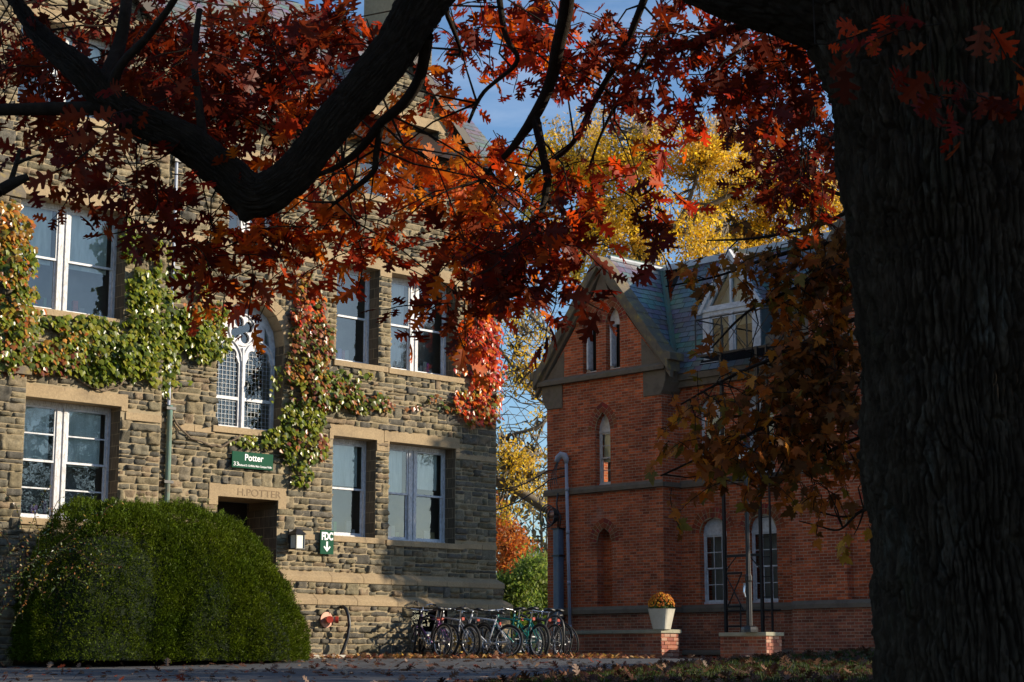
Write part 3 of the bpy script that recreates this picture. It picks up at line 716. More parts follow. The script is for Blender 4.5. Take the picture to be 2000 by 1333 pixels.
# ---- roof
def slates(mb, o, u, v, nrm, W, H, ex=.19, sw=.27, cf=None, test=None, lift=.014):
    o, u, v, nrm = Vector(o), Vector(u).normalized(), Vector(v).normalized(), Vector(nrm).normalized(); j = 0; h = 0
    while h < H:
        a = -(sw / 2 if j % 2 else 0); 
        while a < W:
            w_ = sw * random.uniform(.92, 1.06); c = o + u * (a + w_ / 2) + v * (h + ex / 2)
            if test is None or test(c):
                a0 = max(a + .004, 0); a1 = min(a + w_ - .004, W); jj = random.uniform(-.006, .006)
                l1 = lift * random.uniform(.8, 1.6)
                p = [o + u * a0 + v * (h + jj) + nrm * l1, o + u * a1 + v * (h + jj) + nrm * l1, o + u * a1 + v * (h + ex * 1.1) + nrm * .002, o + u * a0 + v * (h + ex * 1.1) + nrm * .002, o + u * a0 + v * (h + jj), o + u * a1 + v * (h + jj)]
                if a1 > a0: mb.add([tuple(q) for q in p], [(0, 1, 2, 3), (4, 5, 1, 0)], cf(j, c) if cf else None)
            a += w_
        h += ex; j += 1
SL = 1.095
def mz(y): return 10.30 + (y + .40) * SL          # main slope
def gz(x): return 12.66 - abs(x - gcx) * .97      # right gable roof
def lz(x): return 13.0 - abs(x - lbc) * .84
gcol = lambda j, c: tuple(q * random.uniform(.75, 1.15) for q in (.20, .205, .215))
rf = MB(); sdir = Vector((0, 1, SL)).normalized(); sn_ = Vector((0, -SL, 1))
slates(rf, (-9.6, -.40, 10.30), (1, 0, 0), sdir, sn_, 9.75, 5.4, .17, .28, gcol, lambda c: not (abs(c.x - gcx) < 2.7 and c.z < gz(c.x) - .02) and not (c.x < -8.0 and c.z < lz(c.x)))
sl1 = Vector((1, 0, .97)).normalized()
slates(rf, (gcx - 2.62, -.2, gz(gcx - 2.62)), (0, 1, 0), sl1, (-.97, 0, 1), 2.6, 3.75, .17, .28, gcol, lambda c: c.x < gcx and c.z > mz(c.y) - .03)
slates(rf, (gcx + 2.62, -.2, gz(gcx + 2.62)), (0, 1, 0), (-1, 0, .97), (.97, 0, 1), 2.6, 3.75, .17, .28, gcol, lambda c: c.x > gcx and c.z > mz(c.y) - .03)
slates(rf, (lbc + 2.6, YB - .2, lz(lbc + 2.6)), (0, 1, 0), (-1, 0, .84), (.84, 0, 1), 3.2, 3.5, .17, .28, gcol, lambda c: c.x > lbc and c.z > mz(c.y) - .03)
ro = rf.build('roof', M_['slate'], hall)
rb = MB()   # boarding under the slates
rb.add([(-9.4, -.38, 10.28), (.14, -.38, 10.28), (.14, 3.0, mz(3.0) - .03), (-9.4, 3.0, mz(3.0) - .03), (.14, 6.4, 10.3), (-9.4, 6.4, 10.3)], [(0, 1, 2, 3), (3, 2, 4, 5)])
for cx_, hwid, zf, y0 in ((gcx, 2.62, gz, -.18), (lbc, 2.6, lz, YB - .18)):
    rb.add([(cx_ - hwid, y0, zf(cx_ - hwid) - .015), (cx_, y0, zf(cx_) - .015), (cx_ + hwid, y0, zf(cx_ + hwid) - .015), (cx_ - hwid, 2.2, zf(cx_ - hwid) - .015), (cx_, 2.2, zf(cx_) - .015), (cx_ + hwid, 2.2, zf(cx_ + hwid) - .015)], [(0, 1, 4, 3), (1, 2, 5, 4)])
rb.build('roof_boarding', M_['door'], ro)
ea = MB()
for a, b in ((-8.2, gcx - 2.4), (gcx + 2.4, .16)):
    ea.box((a, -.40, 10.12), (b, -.36, 10.27)); ea.box((a, -.36, 10.12), (b, 0, 10.15)); 
ea.build('eaves_board', M_['door'], ro)
gu = MB()
for a, b in ((-8.2, gcx - 2.4), (gcx + 2.4, .2)):
    gu.box((a, -.50, 10.235), (b, -.405, 10.25)); gu.box((a, -.51, 10.235), (b, -.50, 10.315)); gu.box((a, -.53, 10.305), (b, -.50, 10.325))
gu.build('gutter', M_['lead'], ro)
bg = MB()
def rake(mb, cx_, zf, hwid, y0, sgn, t=.22, d=.09, up=.0):
    x0 = cx_; x1 = cx_ + sgn * hwid
    P = [(x0, zf(x0) + up), (x1, zf(x1) + up), (x1, zf(x1) + up - t * 1.2), (x0, zf(x0) + up - t * 1.2)]
    if sgn < 0: P = P[::-1]
    mb.prism(P, y0, y0 + d)
for s_ in (1, -1):
    bg = MB(); rake(bg, gcx, gz, 2.62, -.20, s_); bg.build('bargeboard', M_['door'], ro)
    bg = MB(); rake(bg, lbc, lz, 2.6, YB - .2, s_); bg.build('bargeboard', M_['door'], ro)
# chimneys
for (x0, x1, y0, y1, zb, zt) in ((-1.05, .10, 2.25, 3.3, 12.5, 16.5), (-5.1, -4.2, 3.0, 3.9, 13, 16.5)):
    cm = MB(); cm.box((x0, y0, zb - 1), (x1, y1, zt)); co = cm.build('chimney', M_['mortar'], ro)
    rocks_obj('stone_face', [dict(x0=x0, x1=x1, z0=zb, z1=zt, y=y0, rs=RS)], co)
    cm = MB(); cm.box((x0 - .05, y0 - .14, zb + .42), (x1 + .07, y1 + .05, zb + .62)); cm.build('flashing', M_['lead'], co, bevel=.01)
# drainpipe
dp = empty('drainpipe', MS, 'tall drainpipe, green copper below and grey above, left of the arched window', 'drainpipe')
p = MB(); p.tube([(-8.17, -.09, 0), (-8.17, -.09, 4.5)], .052, 12); p.build('copper_pipe', M_['copper'], dp)
p = MB(); p.tube([(-8.2, -.09, 4.5), (-8.2, -.09, 10.1), (-8.2, -.35, 10.2)], .032, 10); p.build('upper_pipe', M_['pipe_grey'], dp)
p = MB(); [p.box((-8.27, -.15, z), (-8.08, 0, z + .05)) for z in (1.6, 3.1, 4.42, 7, 9)]; p.build('bracket', M_['black'], dp)

# ---- signs and fixtures on the hall
sg = empty('name_sign', MS @ Matrix.Translation((-6.80, -.11, 3.49)), 'green board with white lettering above the carved entrance lintel', 'sign')
s = MB(); s.box((0, 0, 0), (.93, .025, .30)); s.build('board', M_['green'], sg, bevel=.003)
put_text('Potter', .275, .145, -.003, .17, M_['lettering'], sg, 'name_lettering', bold=.003, width=.42)
put_text('33', .02, .035, -.003, .105, M_['lettering'], sg, 'number', width=.115)
put_text('Richard D. Griffiths Main Campus Walk', .145, .035, -.003, .052, M_['lettering'], sg, 'small_lettering', bold=.0008, width=.75)
sg = empty('fdc_sign', MS @ Matrix.Translation((-4.715, -.11, 1.99)), 'small green sign with white FDC and a down arrow', 'sign')
s = MB(); s.box((0, 0, 0), (.32, .02, .455)); s.build('board', M_['green'], sg, bevel=.003)
put_text('FDC', .022, .275, -.003, .195, M_['lettering'], sg, 'lettering', bold=.009, width=.275)
a = MB(); a.prism([(.14, .24), (.14, .10), (.18, .10), (.18, .24)], -.003, 0)
a.prism([(.16, .045), (.16, .095), (.095, .155), (.075, .135)], -.0035, 0); a.prism([(.16, .045), (.245, .135), (.225, .155), (.16, .095)], -.0035, 0); a.build('arrow', M_['lettering'], sg)
lp = empty('wall_lantern', MS @ Matrix.Translation((-5.37, -.08, 2.37)), 'black wall lantern with frosted panes beside the entrance', 'lamp')
a = MB(); a.box((-.07, -.0, -.12), (.07, .04, .05)); a.box((-.02, -.16, -.02), (.02, 0, .02)); a.build('bracket', M_['black'], lp, bevel=.004)
a = MB(); a.add([(-.13, -.29, -.05), (.13, -.29, -.05), (.13, -.03, -.05), (-.13, -.03, -.05), (-.04, -.2, .05), (.04, -.2, .05), (.04, -.12, .05), (-.04, -.12, .05)], [(0, 1, 2, 3), (0, 4, 5, 1), (1, 5, 6, 2), (2, 6, 7, 3), (3, 7, 4, 0), (4, 7, 6, 5)])
for x, y in ((-.095, -.255), (.095, -.255), (.095, -.065), (-.095, -.065)): a.box((x - .01, y - .01, -.31), (x + .01, y + .01, -.05))
a.box((-.105, -.265, -.33), (.105, -.055, -.31)); a.box((-.11, -.27, -.06), (.11, -.05, -.045)); a.build('cage', M_['black'], lp)
a = MB(); a.box((-.085, -.245, -.31), (.085, -.075, -.06)); a.build('glass', M_['frost'], lp)
# fire department connection and the hooped standpipe
fx, fz = onS(635, 1211, .24)
fd = empty('fire_connection', MS @ Matrix.Translation((fx, -.23, fz)), 'round copper-coloured plate with red hose caps low on the stone wall', 'hose connection')
yl = lambda mb, x, z, y0, y1, r_, n=20: mb.tube([(x, y0, z), (x, y1, z)], r_, n)
a = MB(); yl(a, 0, 0, -.06, -.03, .145, 28); a.build('plate', M_['plate'], fd)
a = MB(); yl(a, 0, 0, -.16, -.06, .062); a.tube([(0, -.12, 0), (.10, -.19, 0)], .055, 14); a.tube([(0, -.12, 0), (-.06, -.2, 0)], .05, 14); a.build('body', M_['plate'], fd)
for q in (((.10, -.19, 0), (.15, -.225, 0)), ((-.06, -.2, 0), (-.085, -.26, 0))): a = MB(); a.tube(q, .066, 16); a.build('hose_cap', M_['redpaint'], fd)
P = []
for (px, py, of) in ((667, 1187, .26), (670, 1185, .34), (676, 1190, .42), (681, 1205, .50), (682.5, 1222, .52), (679, 1245, .52), (672, 1265, .50), (666, 1280, .48), (664, 1287, .48)):
    x, z = onS(px, py, of); P.append((x, -of, z))
sp = MB(); sp.tube(P, .034, 12); sp.lathe([(.07, 0), (.07, .03), (.04, .05)], 12, (P[-1][0], P[-1][1], .03))
o = sp.build('hooped_pipe', M_['black'], None, smooth=True, M=MS); tag(o, 'black pipe hooped from the stone wall to the ground beside the round plate', 'pipe')
# ================================================================= brick hall
bh = empty('brick_hall', MG, 'red brick gothic hall with steep green and purple slate roof, stone-coped gable and white dormer', 'building')
BR = .66; XA, XB, XC = 3.87, 7.64, 11.5
PEAK = 9.42; HB = 7.07; gc = 1.93
def gab(x0, x1, pk=PEAK): return [(x0, -.5), (x1, -.5), (x1, HB), ((x0 + x1) / 2, pk), (x0, HB)]
BW = [(1.27, 1.74, 7.10, 8.30, 8.68, 0), (2.07, 2.54, 7.10, 8.30, 8.68, 0), (1.68, 2.19, 4.25, 5.62, 6.06, 0)]
RW = [(4.43, 5.26, 1.30, 2.97, 3.32), (5.88, 6.72, 1.30, 2.97, 3.32), (4.43, 5.26, 4.27, 5.85, 6.2), (5.88, 6.72, 4.27, 5.85, 6.2)]
niche = (1.70, 2.20, 1.30, 2.85, 3.20)
mb = MB()
mb.sheet(gab(0, XA), [arch_open(*q[:5]) for q in BW] + [arch_open(*niche)], 0)
for q in BW: mb.reveal(arch_open(*q[:5]), 0, .22)
mb.reveal(arch_open(*niche), 0, .24); mb.sheet(arch_open(*niche), [], .24)
mb.add([(XA, 0, -.5), (XA, BR, -.5), (XA, BR, HB), (XA, 0, HB)], [(0, 1, 2, 3)])
mb.sheet([(XA, -.5), (XB, -.5), (XB, 6.9), (XA, 6.9)], [arch_open(*q) for q in RW], BR)
for q in RW: mb.reveal(arch_open(*q), BR, BR + .24)
rn = [(9.1, 9.85, 1.3, 2.9, 3.3), (9.15, 9.75, 4.27, 5.7, 6.1)]
mb.sheet(gab(XB, XC), [arch_open(*q) for q in rn], 0)
for q in rn: mb.reveal(arch_open(*q), 0, .22); mb.sheet(arch_open(*q), [], .22)
mb.add([(XB, 0, -.5), (XB, BR, -.5), (XB, BR, HB), (XB, 0, HB), (XC, 0, -.5), (XC, 9, -.5), (XC, 9, HB), (XC, 0, HB), (0, 0, -.5), (0, 9, -.5), (0, 9, HB), (0, 0, HB)], [(0, 1, 2, 3), (4, 5, 6, 7), (8, 11, 10, 9)])
mb.add([(0, 9, -.5), (XC, 9, -.5), (XC, 9, HB), (0, 9, HB)], [(0, 1, 2, 3)])
mb.build('wall', M_['brick'], bh)
# lower, paler brick plinth below the sill course (a skin 12 mm proud)
mb = MB(); mb.box((-.012, -.03, -.5), (XA + .012, 0, 1.12)); mb.box((XA, -.03 , -.5), (XA + .03, BR - .03, 1.12)); mb.box((XA, BR - .03, -.5), (XB, BR, 1.12)); mb.box((XB - .012, -.03, -.5), (XC + .012, 0, 1.12)); mb.build('plinth', M_['brick_low'], bh)
# brick arches
bc3 = lambda: tuple(q * random.uniform(.7, 1.2) for q in random.choice([(.30, .07, .032), (.24, .055, .028), (.34, .085, .04)]))
def barch(x0, x1, zs, za, y):
    ab = MB(); am = MB()
    w_ = (x1 - x0) / 2; cx = (x0 + x1) / 2; r_ = za - zs; Rr = (w_ * w_ + r_ * r_) / (2 * w_); c1 = x1 - Rr; a1 = math.atan2(r_, cx - c1)
    voussoirs(am, x0, x1, zs, za, .245, y - .003, y + .02, 9, lambda: None, gap=0)
    voussoirs(ab, x0, x1, zs, za, .115, y - .007, y + .06, .076, bc3, gap=.012)
    voussoirs(ab, x0, x1, zs, za, .235, y - .007, y + .06, .082, bc3, gap=.012, inner=.127)
    o = ab.build('brick_arch', M_['arch_brick'], bh); am.build('arch_joint', M_['mortar'], o)
for q in BW: barch(q[0], q[1], q[3], q[4], 0)
for q in RW: barch(q[0], q[1], q[3], q[4], BR)
for q in rn + [niche]: barch(q[0], q[1], q[3], q[4], 0)
# brownstone bands
mb = MB()
def band(x0, x1, z0, z1, y, p, er=0):
    mb = MB()
    prof = [(y, z1), (y - p * .3, z1), (y - p, z1 - (z1 - z0) * .45), (y - p, z0), (y, z0)]
    k = len(prof); vs = [(x0, a, c) for a, c in prof] + [(x1 + (y - a if er else 0), a, c) for a, c in prof]
    mb.add(vs, [tuple(range(k)), tuple(range(k, 2 * k))[::-1]] + [(i, i + k, (i + 1) % k + k, (i + 1) % k) for i in range(k)])
    mb.build('stone_band', M_['brownstone'], bh, bevel=.008)
for z0, z1, p in ((1.11, 1.29, .10), (4.08, 4.25, .08)):
    band(-p, XA, z0, z1, 0, p, 1); mb = MB(); mb.box((XA + .001, .0, z0), (XA + p, BR - p, z1 - .05)); mb.build('stone_band', M_['brownstone'], bh, bevel=.008); band(XA, XB, z0, z1, BR, p); band(XB, XC, z0, z1, 0, p, 1)
band(XA, XB, .12, .24, BR - .03, .06)
for x0 in (0, XB):
    x1 = x0 + XA
    band(x0 - .25, x1 + .2, 6.90, 7.08, 0, .13)
    # corbelled kneelers and the foot blocks of the coping
    for s_, xe in ((1, x0), (-1, x1)):
        mb = MB()
        P = [(xe - s_ * .17, 6.9), (xe + s_ * .56, 6.9), (xe + s_ * .56, 6.3), (xe + s_ * .02, 6.3), (xe - s_ * .06, 6.4), (xe - s_ * .15, 6.62)]
        mb.prism(P if s_ < 0 else P[::-1], -.03, .62)
        P = [(xe + s_ * .0, 7.08), (xe + s_ * .62, 7.08), (xe + s_ * .62, 7.78), (xe + s_ * .02, 7.12)]
        mb.prism(P if s_ < 0 else P[::-1], -.012, .1); mb.build('kneeler', M_['brownstone'], bh, bevel=.008)
    mb = MB(); c = (x0 + x1) / 2; mb.prism([(c - .24, 9.10), (c + .24, 9.10), (c + .02, 9.62), (c - .02, 9.62)][::1], -.012, .1); mb.build('apex_stone', M_['brownstone'], bh, bevel=.008)
# roundel
mb = MB(); vsz = 9.0; mb.tube([(1.90, -.05, vsz), (1.90, .02, vsz)], .165, 24); mb.tube([(1.90 + .12 * math.cos(a), -.06, vsz + .12 * math.sin(a)) for a in [i * math.pi / 10 for i in range(21)]], .03, 8)
for k in range(3): a = k * 2.1 + .5; mb.tube([(1.90, -.055, vsz), (1.9 + .07 * math.cos(a), -.065, vsz + .07 * math.sin(a))], [.02, .035], 8)
mb.build('roundel', M_['brownstone'], bh, smooth=False)
# coping slabs along the rakes
SLB = (10.02 - 7.16) / (gc + .34); rl = math.hypot(1, SLB)
def coping(x0, material):
    c = x0 + gc; mb = MB()
    for s_ in (1, -1):
        n = 7; tot = gc + .36
        for i in range(n):
            a, b = tot * i / n, tot * (i + 1) / n; st = .018
            zo = lambda t_: 10.02 - SLB * t_
            P = [(c + s_ * a, zo(a) + (st if i else 0)), (c + s_ * b, zo(b) + .0 + st * 2.4), (c + s_ * b, zo(b) - .30), (c + s_ * a, zo(a) - .30)]
            mb.prism(P if s_ > 0 else P[::-1], -.17, .30)
        P = [(c + s_ * (tot - .02), 7.09), (c + s_ * (tot + .10), 7.09), (c + s_ * (tot + .10), 7.27), (c + s_ * (tot - .10), 7.34)]
        mb.prism(P if s_ < 0 else P[::-1], -.18, .34)
    mb.build('coping', material, bh, bevel=.012)
    mb = MB(); 
    for s_ in (1, -1):
        P = [(c, 10.02 - .30), (c + s_ * tot, 10.02 - SLB * tot - .30), (c + s_ * tot, 10.02 - SLB * tot - .46), (c, 10.02 - .46)]
        mb.prism(P if s_ > 0 else P[::-1], -.07, .05)
    mb.build('under_moulding', M_['brownstone'], bh, bevel=.006)
coping(0, M_['lichen']); coping(XB, M_['brownstone'])
f = MB(); f.tube([(XB + gc, .05, 9.9), (XB + gc, .05, 10.15)], [.09, .06], 10); f.lathe([(.02, 0), (.09, .05), (.11, .13), (.08, .22), (.02, .27)], 14, (XB + gc, .05, 10.12)); f.build('finial', M_['brownstone'], bh, smooth=True)
# slate roof
bands = [(.10, .19, .175), (.10, .185, .175), (.11, .19, .17), (.135, .115, .15), (.125, .11, .145)]
def scol(j, c):
    k = int(c.z / .62) % 2; b_ = (.15, .21, .195) if k == 0 else (.165, .15, .165)
    if random.random() < .12: b_ = random.choice([(.14, .20, .19), (.16, .14, .16), (.20, .20, .195)])
    return tuple(q * random.uniform(.72, 1.2) for q in b_)
RS2 = 10.0; sv = (RS2 - 7.0) / 1.95     # rise per metre of the bay roof
def bz(x, x0): return RS2 - abs(x - x0 - gc) * sv
MY0, MZ0, MSL = BR - .22, 6.82, 1.68
def mzb(y): return MZ0 + (y - MY0) * MSL
rf = MB(); u = (0, 1, 0)
for x0 in (0, XB):
    for s_ in (1, -1):
        sd = Vector((-s_, 0, sv)); nn = (s_ * sv, 0, 1)
        xe = x0 + gc + s_ * 1.98
        slates(rf, (xe, .28, bz(xe, x0)), u, sd, nn, 5.5, math.hypot(1.98, 1.98 * sv), .17, .26, scol, (lambda c: c.z > mzb(c.y) - .02 or c.z > 9.95) if not (x0 == 0 and s_ < 0) and not (x0 and s_ > 0) else None)
H_ = (10.02 - MZ0) / MSL
slates(rf, (XA - 1.2, MY0, MZ0), (1, 0, 0), (0, 1, MSL), (0, -MSL, 1), XB - XA + 2.4, math.hypot(H_, H_ * MSL), .17, .26, scol, lambda c: not (c.x < XA + .2 and c.z < bz(c.x, 0) - .02) and not (c.x > XB - .2 and c.z < bz(c.x, XB) - .02) and not (4.72 < c.x < 6.40 and c.z < 9.0 - abs(c.x - 5.55) * 1.2 and c.z > 7.0))
ro = rf.build('slate_roof', M_['slate'], bh)
rb = MB()
for x0 in (0, XB):
    a, b, t = x0 + gc - 1.98, x0 + gc + 1.98, x0 + gc
    rb.add([(a, .2, bz(a, x0) - .02), (a, 9, bz(a, x0) - .02), (t, .2, RS2 - .02), (t, 9, RS2 - .02), (b, .2, bz(b, x0) - .02), (b, 9, bz(b, x0) - .02)], [(0, 1, 3, 2), (2, 3, 5, 4)])
yt = MY0 + H_
rb.add([(1.9, MY0, MZ0 - .02), (XB + gc, MY0, MZ0 - .02), (XB + gc, yt, 10.0), (1.9, yt, 10.0), (XB + gc, 9, 10.0), (1.9, 9, 10.0)], [(0, 1, 2, 3)])
rb.build('roof_boarding', M_['dark'], ro)
lb = MB(); lb.box((.9, yt - .06, 9.98), (10.6, 8, 10.06)); lb.box((2.2, yt - .12, 9.94), (9.3, yt + .25, 10.10))
lb.tube([(gc, .3, RS2 + .02), (gc, 6, RS2 + .02)], .07, 8); lb.build('flat_flashing', M_['lead'], ro)
vl = MB()   # verdigris valleys
for x0, s_ in ((0, 1), (XB, -1)):
    P = []
    for z in (6.95, 10.0):
        x = x0 + gc + s_ * (RS2 - z) / sv; y = MY0 + (z - MZ0) / MSL; P.append((x, y, z))
    a, b = Vector(P[0]), Vector(P[1]); n1 = Vector((s_ * sv, 0, 1)).normalized(); n2 = Vector((0, -MSL, 1)).normalized()
    d = (b - a).normalized(); e1 = d.cross(n1).normalized(); e2 = d.cross(n2).normalized()
    if e1.x * s_ > 0: e1 = -e1
    if e2.x * s_ < 0: e2 = -e2
    w_ = .11; vl.add([tuple(a + e1 * w_ + n1 * .03), tuple(b + e1 * w_ + n1 * .03), tuple(b + n1 * .02 + n2 * .02), tuple(a + n1 * .02 + n2 * .02), tuple(a + e2 * w_ + n2 * .03), tuple(b + e2 * w_ + n2 * .03)], [(0, 1, 2, 3), (3, 2, 5, 4)])
vl.build('valley', M_['copper'], ro)
ea = MB(); ea.box((XA + .1, MY0 - .02, MZ0 - .16), (XB, MY0 + .06, MZ0 - .01)); ea.box((XA + .05, MY0 + .05, MZ0 - .32), (XB, BR - .001, MZ0 - .16)); ea.build('eaves_board', M_['brownstone'], ro)
# chimney on the near bay, seen between leaves beside the trunk
cm = MB(); cm.box((8.35, .9, 7), (9.0, 1.6, 9.75)); co = cm.build('chimney', M_['brick'], bh); cm = MB(); cm.box((8.3, .85, 9.75), (9.05, 1.65, 9.9)); cm.build('cap', M_['brownstone'], co)

# windows of the brick hall
def lancet(x0, x1, z0, zs, za, y, kind):
    f = MB(); yr = y + .16; fw = .05
    zt = zs - .02
    inner = [(x0 + fw, z0 + .06), (x1 - fw, z0 + .06), (x1 - fw, zt - .04), (x0 + fw, zt - .04)]
    f.sheet(arch_open(x0, x1, z0, zs, za), [inner], yr); f.reveal(inner, yr, yr + .06); f.reveal(arch_open(x0 - .0, x1, z0, zs, za), yr, yr + .07)
    f.box((x0, yr - .03, z0), (x1, yr, z0 + .05)); f.box((x0 - .0, yr - .015, zt - .03), (x1, yr, zt + .012))
    if kind == 'wide': f.box((x0 + .02, yr - .006, zs + .06), (x1 - .02, yr, zs + .08)); f.box((x0 + .02, yr - .006, zs + .15), (x1 - .02, yr, zs + .17))
    fo = f.build('window', M_['cwhite'], bh)
    a, b, c, d = x0 + fw, x1 - fw, z0 + .06, zt - .04; s = MB(); g = MB(); m_ = (c + d) / 2
    if kind == 'casement':
        o_ = .0; mid = a + (b - a) * .42
        s.box((a, yr + .0, c), (a + .06, yr + .04, d))
        # the leaf swung open towards the outside
        s.box((mid - .05, yr - .16, c + .02), (mid - .01, yr + .02, d)); s.box((mid - .05, yr - .18, c + .02), (mid + .0, yr - .15, d)); s.box((mid - .05, yr - .16, c + .02), (mid - .01, yr + .02, c + .08))
        s.build('casement', M_['cwhite'], fo, bevel=.003)
        g.add([(mid, yr + .04, c), (b, yr + .04, c), (b, yr + .04, d), (mid, yr + .04, d)], [(0, 1, 2, 3)])
        g.build('opening', M_['dark'], fo)
    else:
        for q0, q1, yy in ((m_ - .015, d, yr + .01), (c, m_ + .02, yr + .035)):
            s.box((a, yy, q0), (b, yy + .025, q0 + .035)); s.box((a, yy, q1 - .03), (b, yy + .025, q1)); s.box((a, yy, q0), (a + .03, yy + .025, q1)); s.box((b - .03, yy, q0), (b, yy + .025, q1))
            for i in range(1, 3 if kind == 'wide' else 1): xx = a + (b - a) * i / 3; s.box((xx - .009, yy + .004, q0), (xx + .009, yy + .02, q1))
            s.box((a, yy + .006, (q0 + q1) / 2 - .009), (b, yy + .018, (q0 + q1) / 2 + .009))
            g.add([(a, yy + .012, q0), (b, yy + .012, q0), (b, yy + .012, q1), (a, yy + .012, q1)], [(0, 1, 2, 3)])
        s.build('sash', M_['cwhite'], fo); g.build('pane', M_['glass'], fo)
        if z0 > 4:
            q = MB(); q.add([(a, yr + .1, m_ - .1), (b, yr + .1, m_ - .1), (b, yr + .1, d), (a, yr + .1, d)], [(0, 1, 2, 3)]); q.build('blind', M_['blind'], fo)
        r_ = MB(); r_.box((x0 - .1, yr + .4, z0), (x1 + .1, yr + .42, za)); r_.build('room_interior', M_['room'], fo)
    return fo
lancet(*BW[0], 'casement'); lancet(*BW[1], 'casement'); lancet(*BW[2], 'slim')
for q in RW: lancet(*q, BR, 'wide')
# dormer
dm = MB(); da, db, dy = 4.68, 6.43, .62; dz0, dz1, dz2 = 6.98, 8.36, 9.62; dc = (da + db) / 2
ol = [(da, dz0), (db, dz0), (db, dz1), (dc + .04, dz2), (dc - .04, dz2), (da, dz1)]
h1 = [(da + .22, dz0 + .14), (dc - .05, dz0 + .14), (dc - .05, dz1 - .20), (da + .22, dz1 - .20)]; h2 = [(dc + .05, dz0 + .14), (db - .22, dz0 + .14), (db - .22, dz1 - .20), (dc + .05, dz1 - .20)]
h3 = [(da + .22, dz1 + .04), (dc - .03, dz1 + .04), (dc - .03, dz2 - .32)]; h4 = [(dc + .03, dz1 + .04), (db - .22, dz1 + .04), (dc + .03, dz2 - .32)]
dm.sheet(ol, [h1, h2, h3, h4], dy); [dm.reveal(q, dy, dy + .08) for q in (h1, h2, h3, h4)]
dm.reveal(ol, dy, dy + .05)
dm.box((da - .07, dy - .05, dz0 - .05), (db + .07, dy + .0, dz0 + .05)); dm.box((da + .02, dy - .035, dz1 - .1), (db - .02, dy, dz1 - .04))
do = dm.build('dormer', M_['cwhite'], ro); do['label'] = 'white wooden dormer with a pointed top and twin casements'
q = MB()
for (a, b) in ((da + .22, dc - .05), (dc + .05, db - .22)):
    q.box((a, dy + .03, dz0 + .14), (a + .05, dy + .07, dz1 - .2)); q.box((b - .05, dy + .03, dz0 + .14), (b, dy + .07, dz1 - .2)); q.box((a, dy + .03, dz0 + .14), (b, dy + .07, dz0 + .22)); q.box((a, dy + .03, dz1 - .27), (b, dy + .07, dz1 - .2))
q.build('casement', M_['cwhite'], do)
q = MB(); q.sheet([(da + .05, dz0 + .1), (db - .05, dz0 + .1), (db - .05, dz1), (dc, dz2 - .05), (da + .05, dz1)], [], dy + .06); q.build('pane', M_['glass'], do)
q = MB(); q.sheet([(da + .02, dz0 + .1), (db - .02, dz0 + .1), (db - .02, dz1), (dc, dz2 - .05), (da + .02, dz1)], [], dy + .5); q.build('room_interior', M_['blind'], do)
q = MB(); 
for s_ in (1, -1):
    e = dc + s_ * (dc - da + .10); sl_ = (dz2 - dz1) / (dc - da)
    slates(q, (e, dy - .06, dz2 + .05 - sl_ * (dc - da + .10)), (0, 1, 0), (-s_, 0, sl_), (s_ * sl_, 0, 1), 2.2, math.hypot(dc - da + .1, sl_ * (dc - da + .1)), .15, .24, scol, lambda c: c.z > mzb(c.y) - .05)
q.add([(db, dy, dz0), (db, dy + 1.2, dz0), (db, dy + 1.2, dz1), (db, dy, dz1), (da, dy, dz0), (da, dy + 1.2, dz0), (da, dy + 1.2, dz1), (da, dy, dz1)], [(0, 1, 2, 3), (4, 7, 6, 5)], (.12, .15, .15))
q.build('dormer_roof', M_['slate'], do)
q = MB(); sl_ = (dz2 - dz1) / (dc - da)
for s_ in (1, -1):
    P = [(dc, dz2 + .10), (dc + s_ * (dc - da + .14), dz1 - .14), (dc + s_ * (dc - da + .02), dz1 - .14), (dc, dz2 - .07)]
    q.prism(P if s_ > 0 else P[::-1], dy - .07, dy + .05)
q.build('bargeboard', M_['cwhite'], do, bevel=.004)
# ---- fire escape
fe = empty('fire_escape', MG, 'black iron fire escape with railed balcony below the dormer and posts to the ground', 'fire escape')
def bar(mb, a, b, r_=.02): mb.tube([a, b], r_, 6)
OF = .45
def q3(px, py, of=OF): x, z = onB(px, py, of); return (x, -of, z)
lx0 = q3(1358, 628)[0]; lx1 = q3(1480, 600)[0] + .45; zt, zf = 7.86, 7.02; yo, yi = -OF, .55
m1 = MB(); m1.box((lx0, yo, zf - .05), (lx1, yo + .04, zf)); m1.box((lx0, yi, zf - .05), (lx1, yi + .04, zf))
k = lx0
while k < lx1: m1.box((k, yo, zf - .035), (k + .018, yi, zf - .005)); k += .075
m1.build('platform', M_['black'], fe)
m1 = MB(); nb = 3; xs_ = [lx0, lx0 + .78, lx0 + 1.52, lx1]
for x in xs_: bar(m1, (x, yo, zf), (x, yo, zt), .02)
bar(m1, (lx0, yo, zt), (lx1, yo, zt), .018)
for a, b in zip(xs_, xs_[1:]): bar(m1, (a, yo, zf), (b, yo, zt), .011); bar(m1, (a, yo, zt), (b, yo, zf), .011)
for x in (lx0, lx1): bar(m1, (x, yo, zt), (x, yi, zt), .018); bar(m1, (x, yo, zf), (x, yi, zt), .011); bar(m1, (x, yi, zf), (x, yi, zt), .018)
m1.build('railing', M_['black'], fe)
pA = q3(1413, 960)[0]; pB = q3(1487, 1100)[0]; pC = q3(1506, 1100)[0]
for x in (pA, pB): m1 = MB(); m1.box((x - .032, yo - .03, .1), (x + .032, yo + .03, zf)); m1.build('post', M_['black'], fe)
m1 = MB(); m1.box((pC - .018, yo - .02, .1), (pC + .018, yo + .02, zf)); z = .5
while z < 6.9: bar(m1, (pB, yo, z), (pC, yo, z), .011); z += .44
m1.build('ladder', M_['black'], fe)
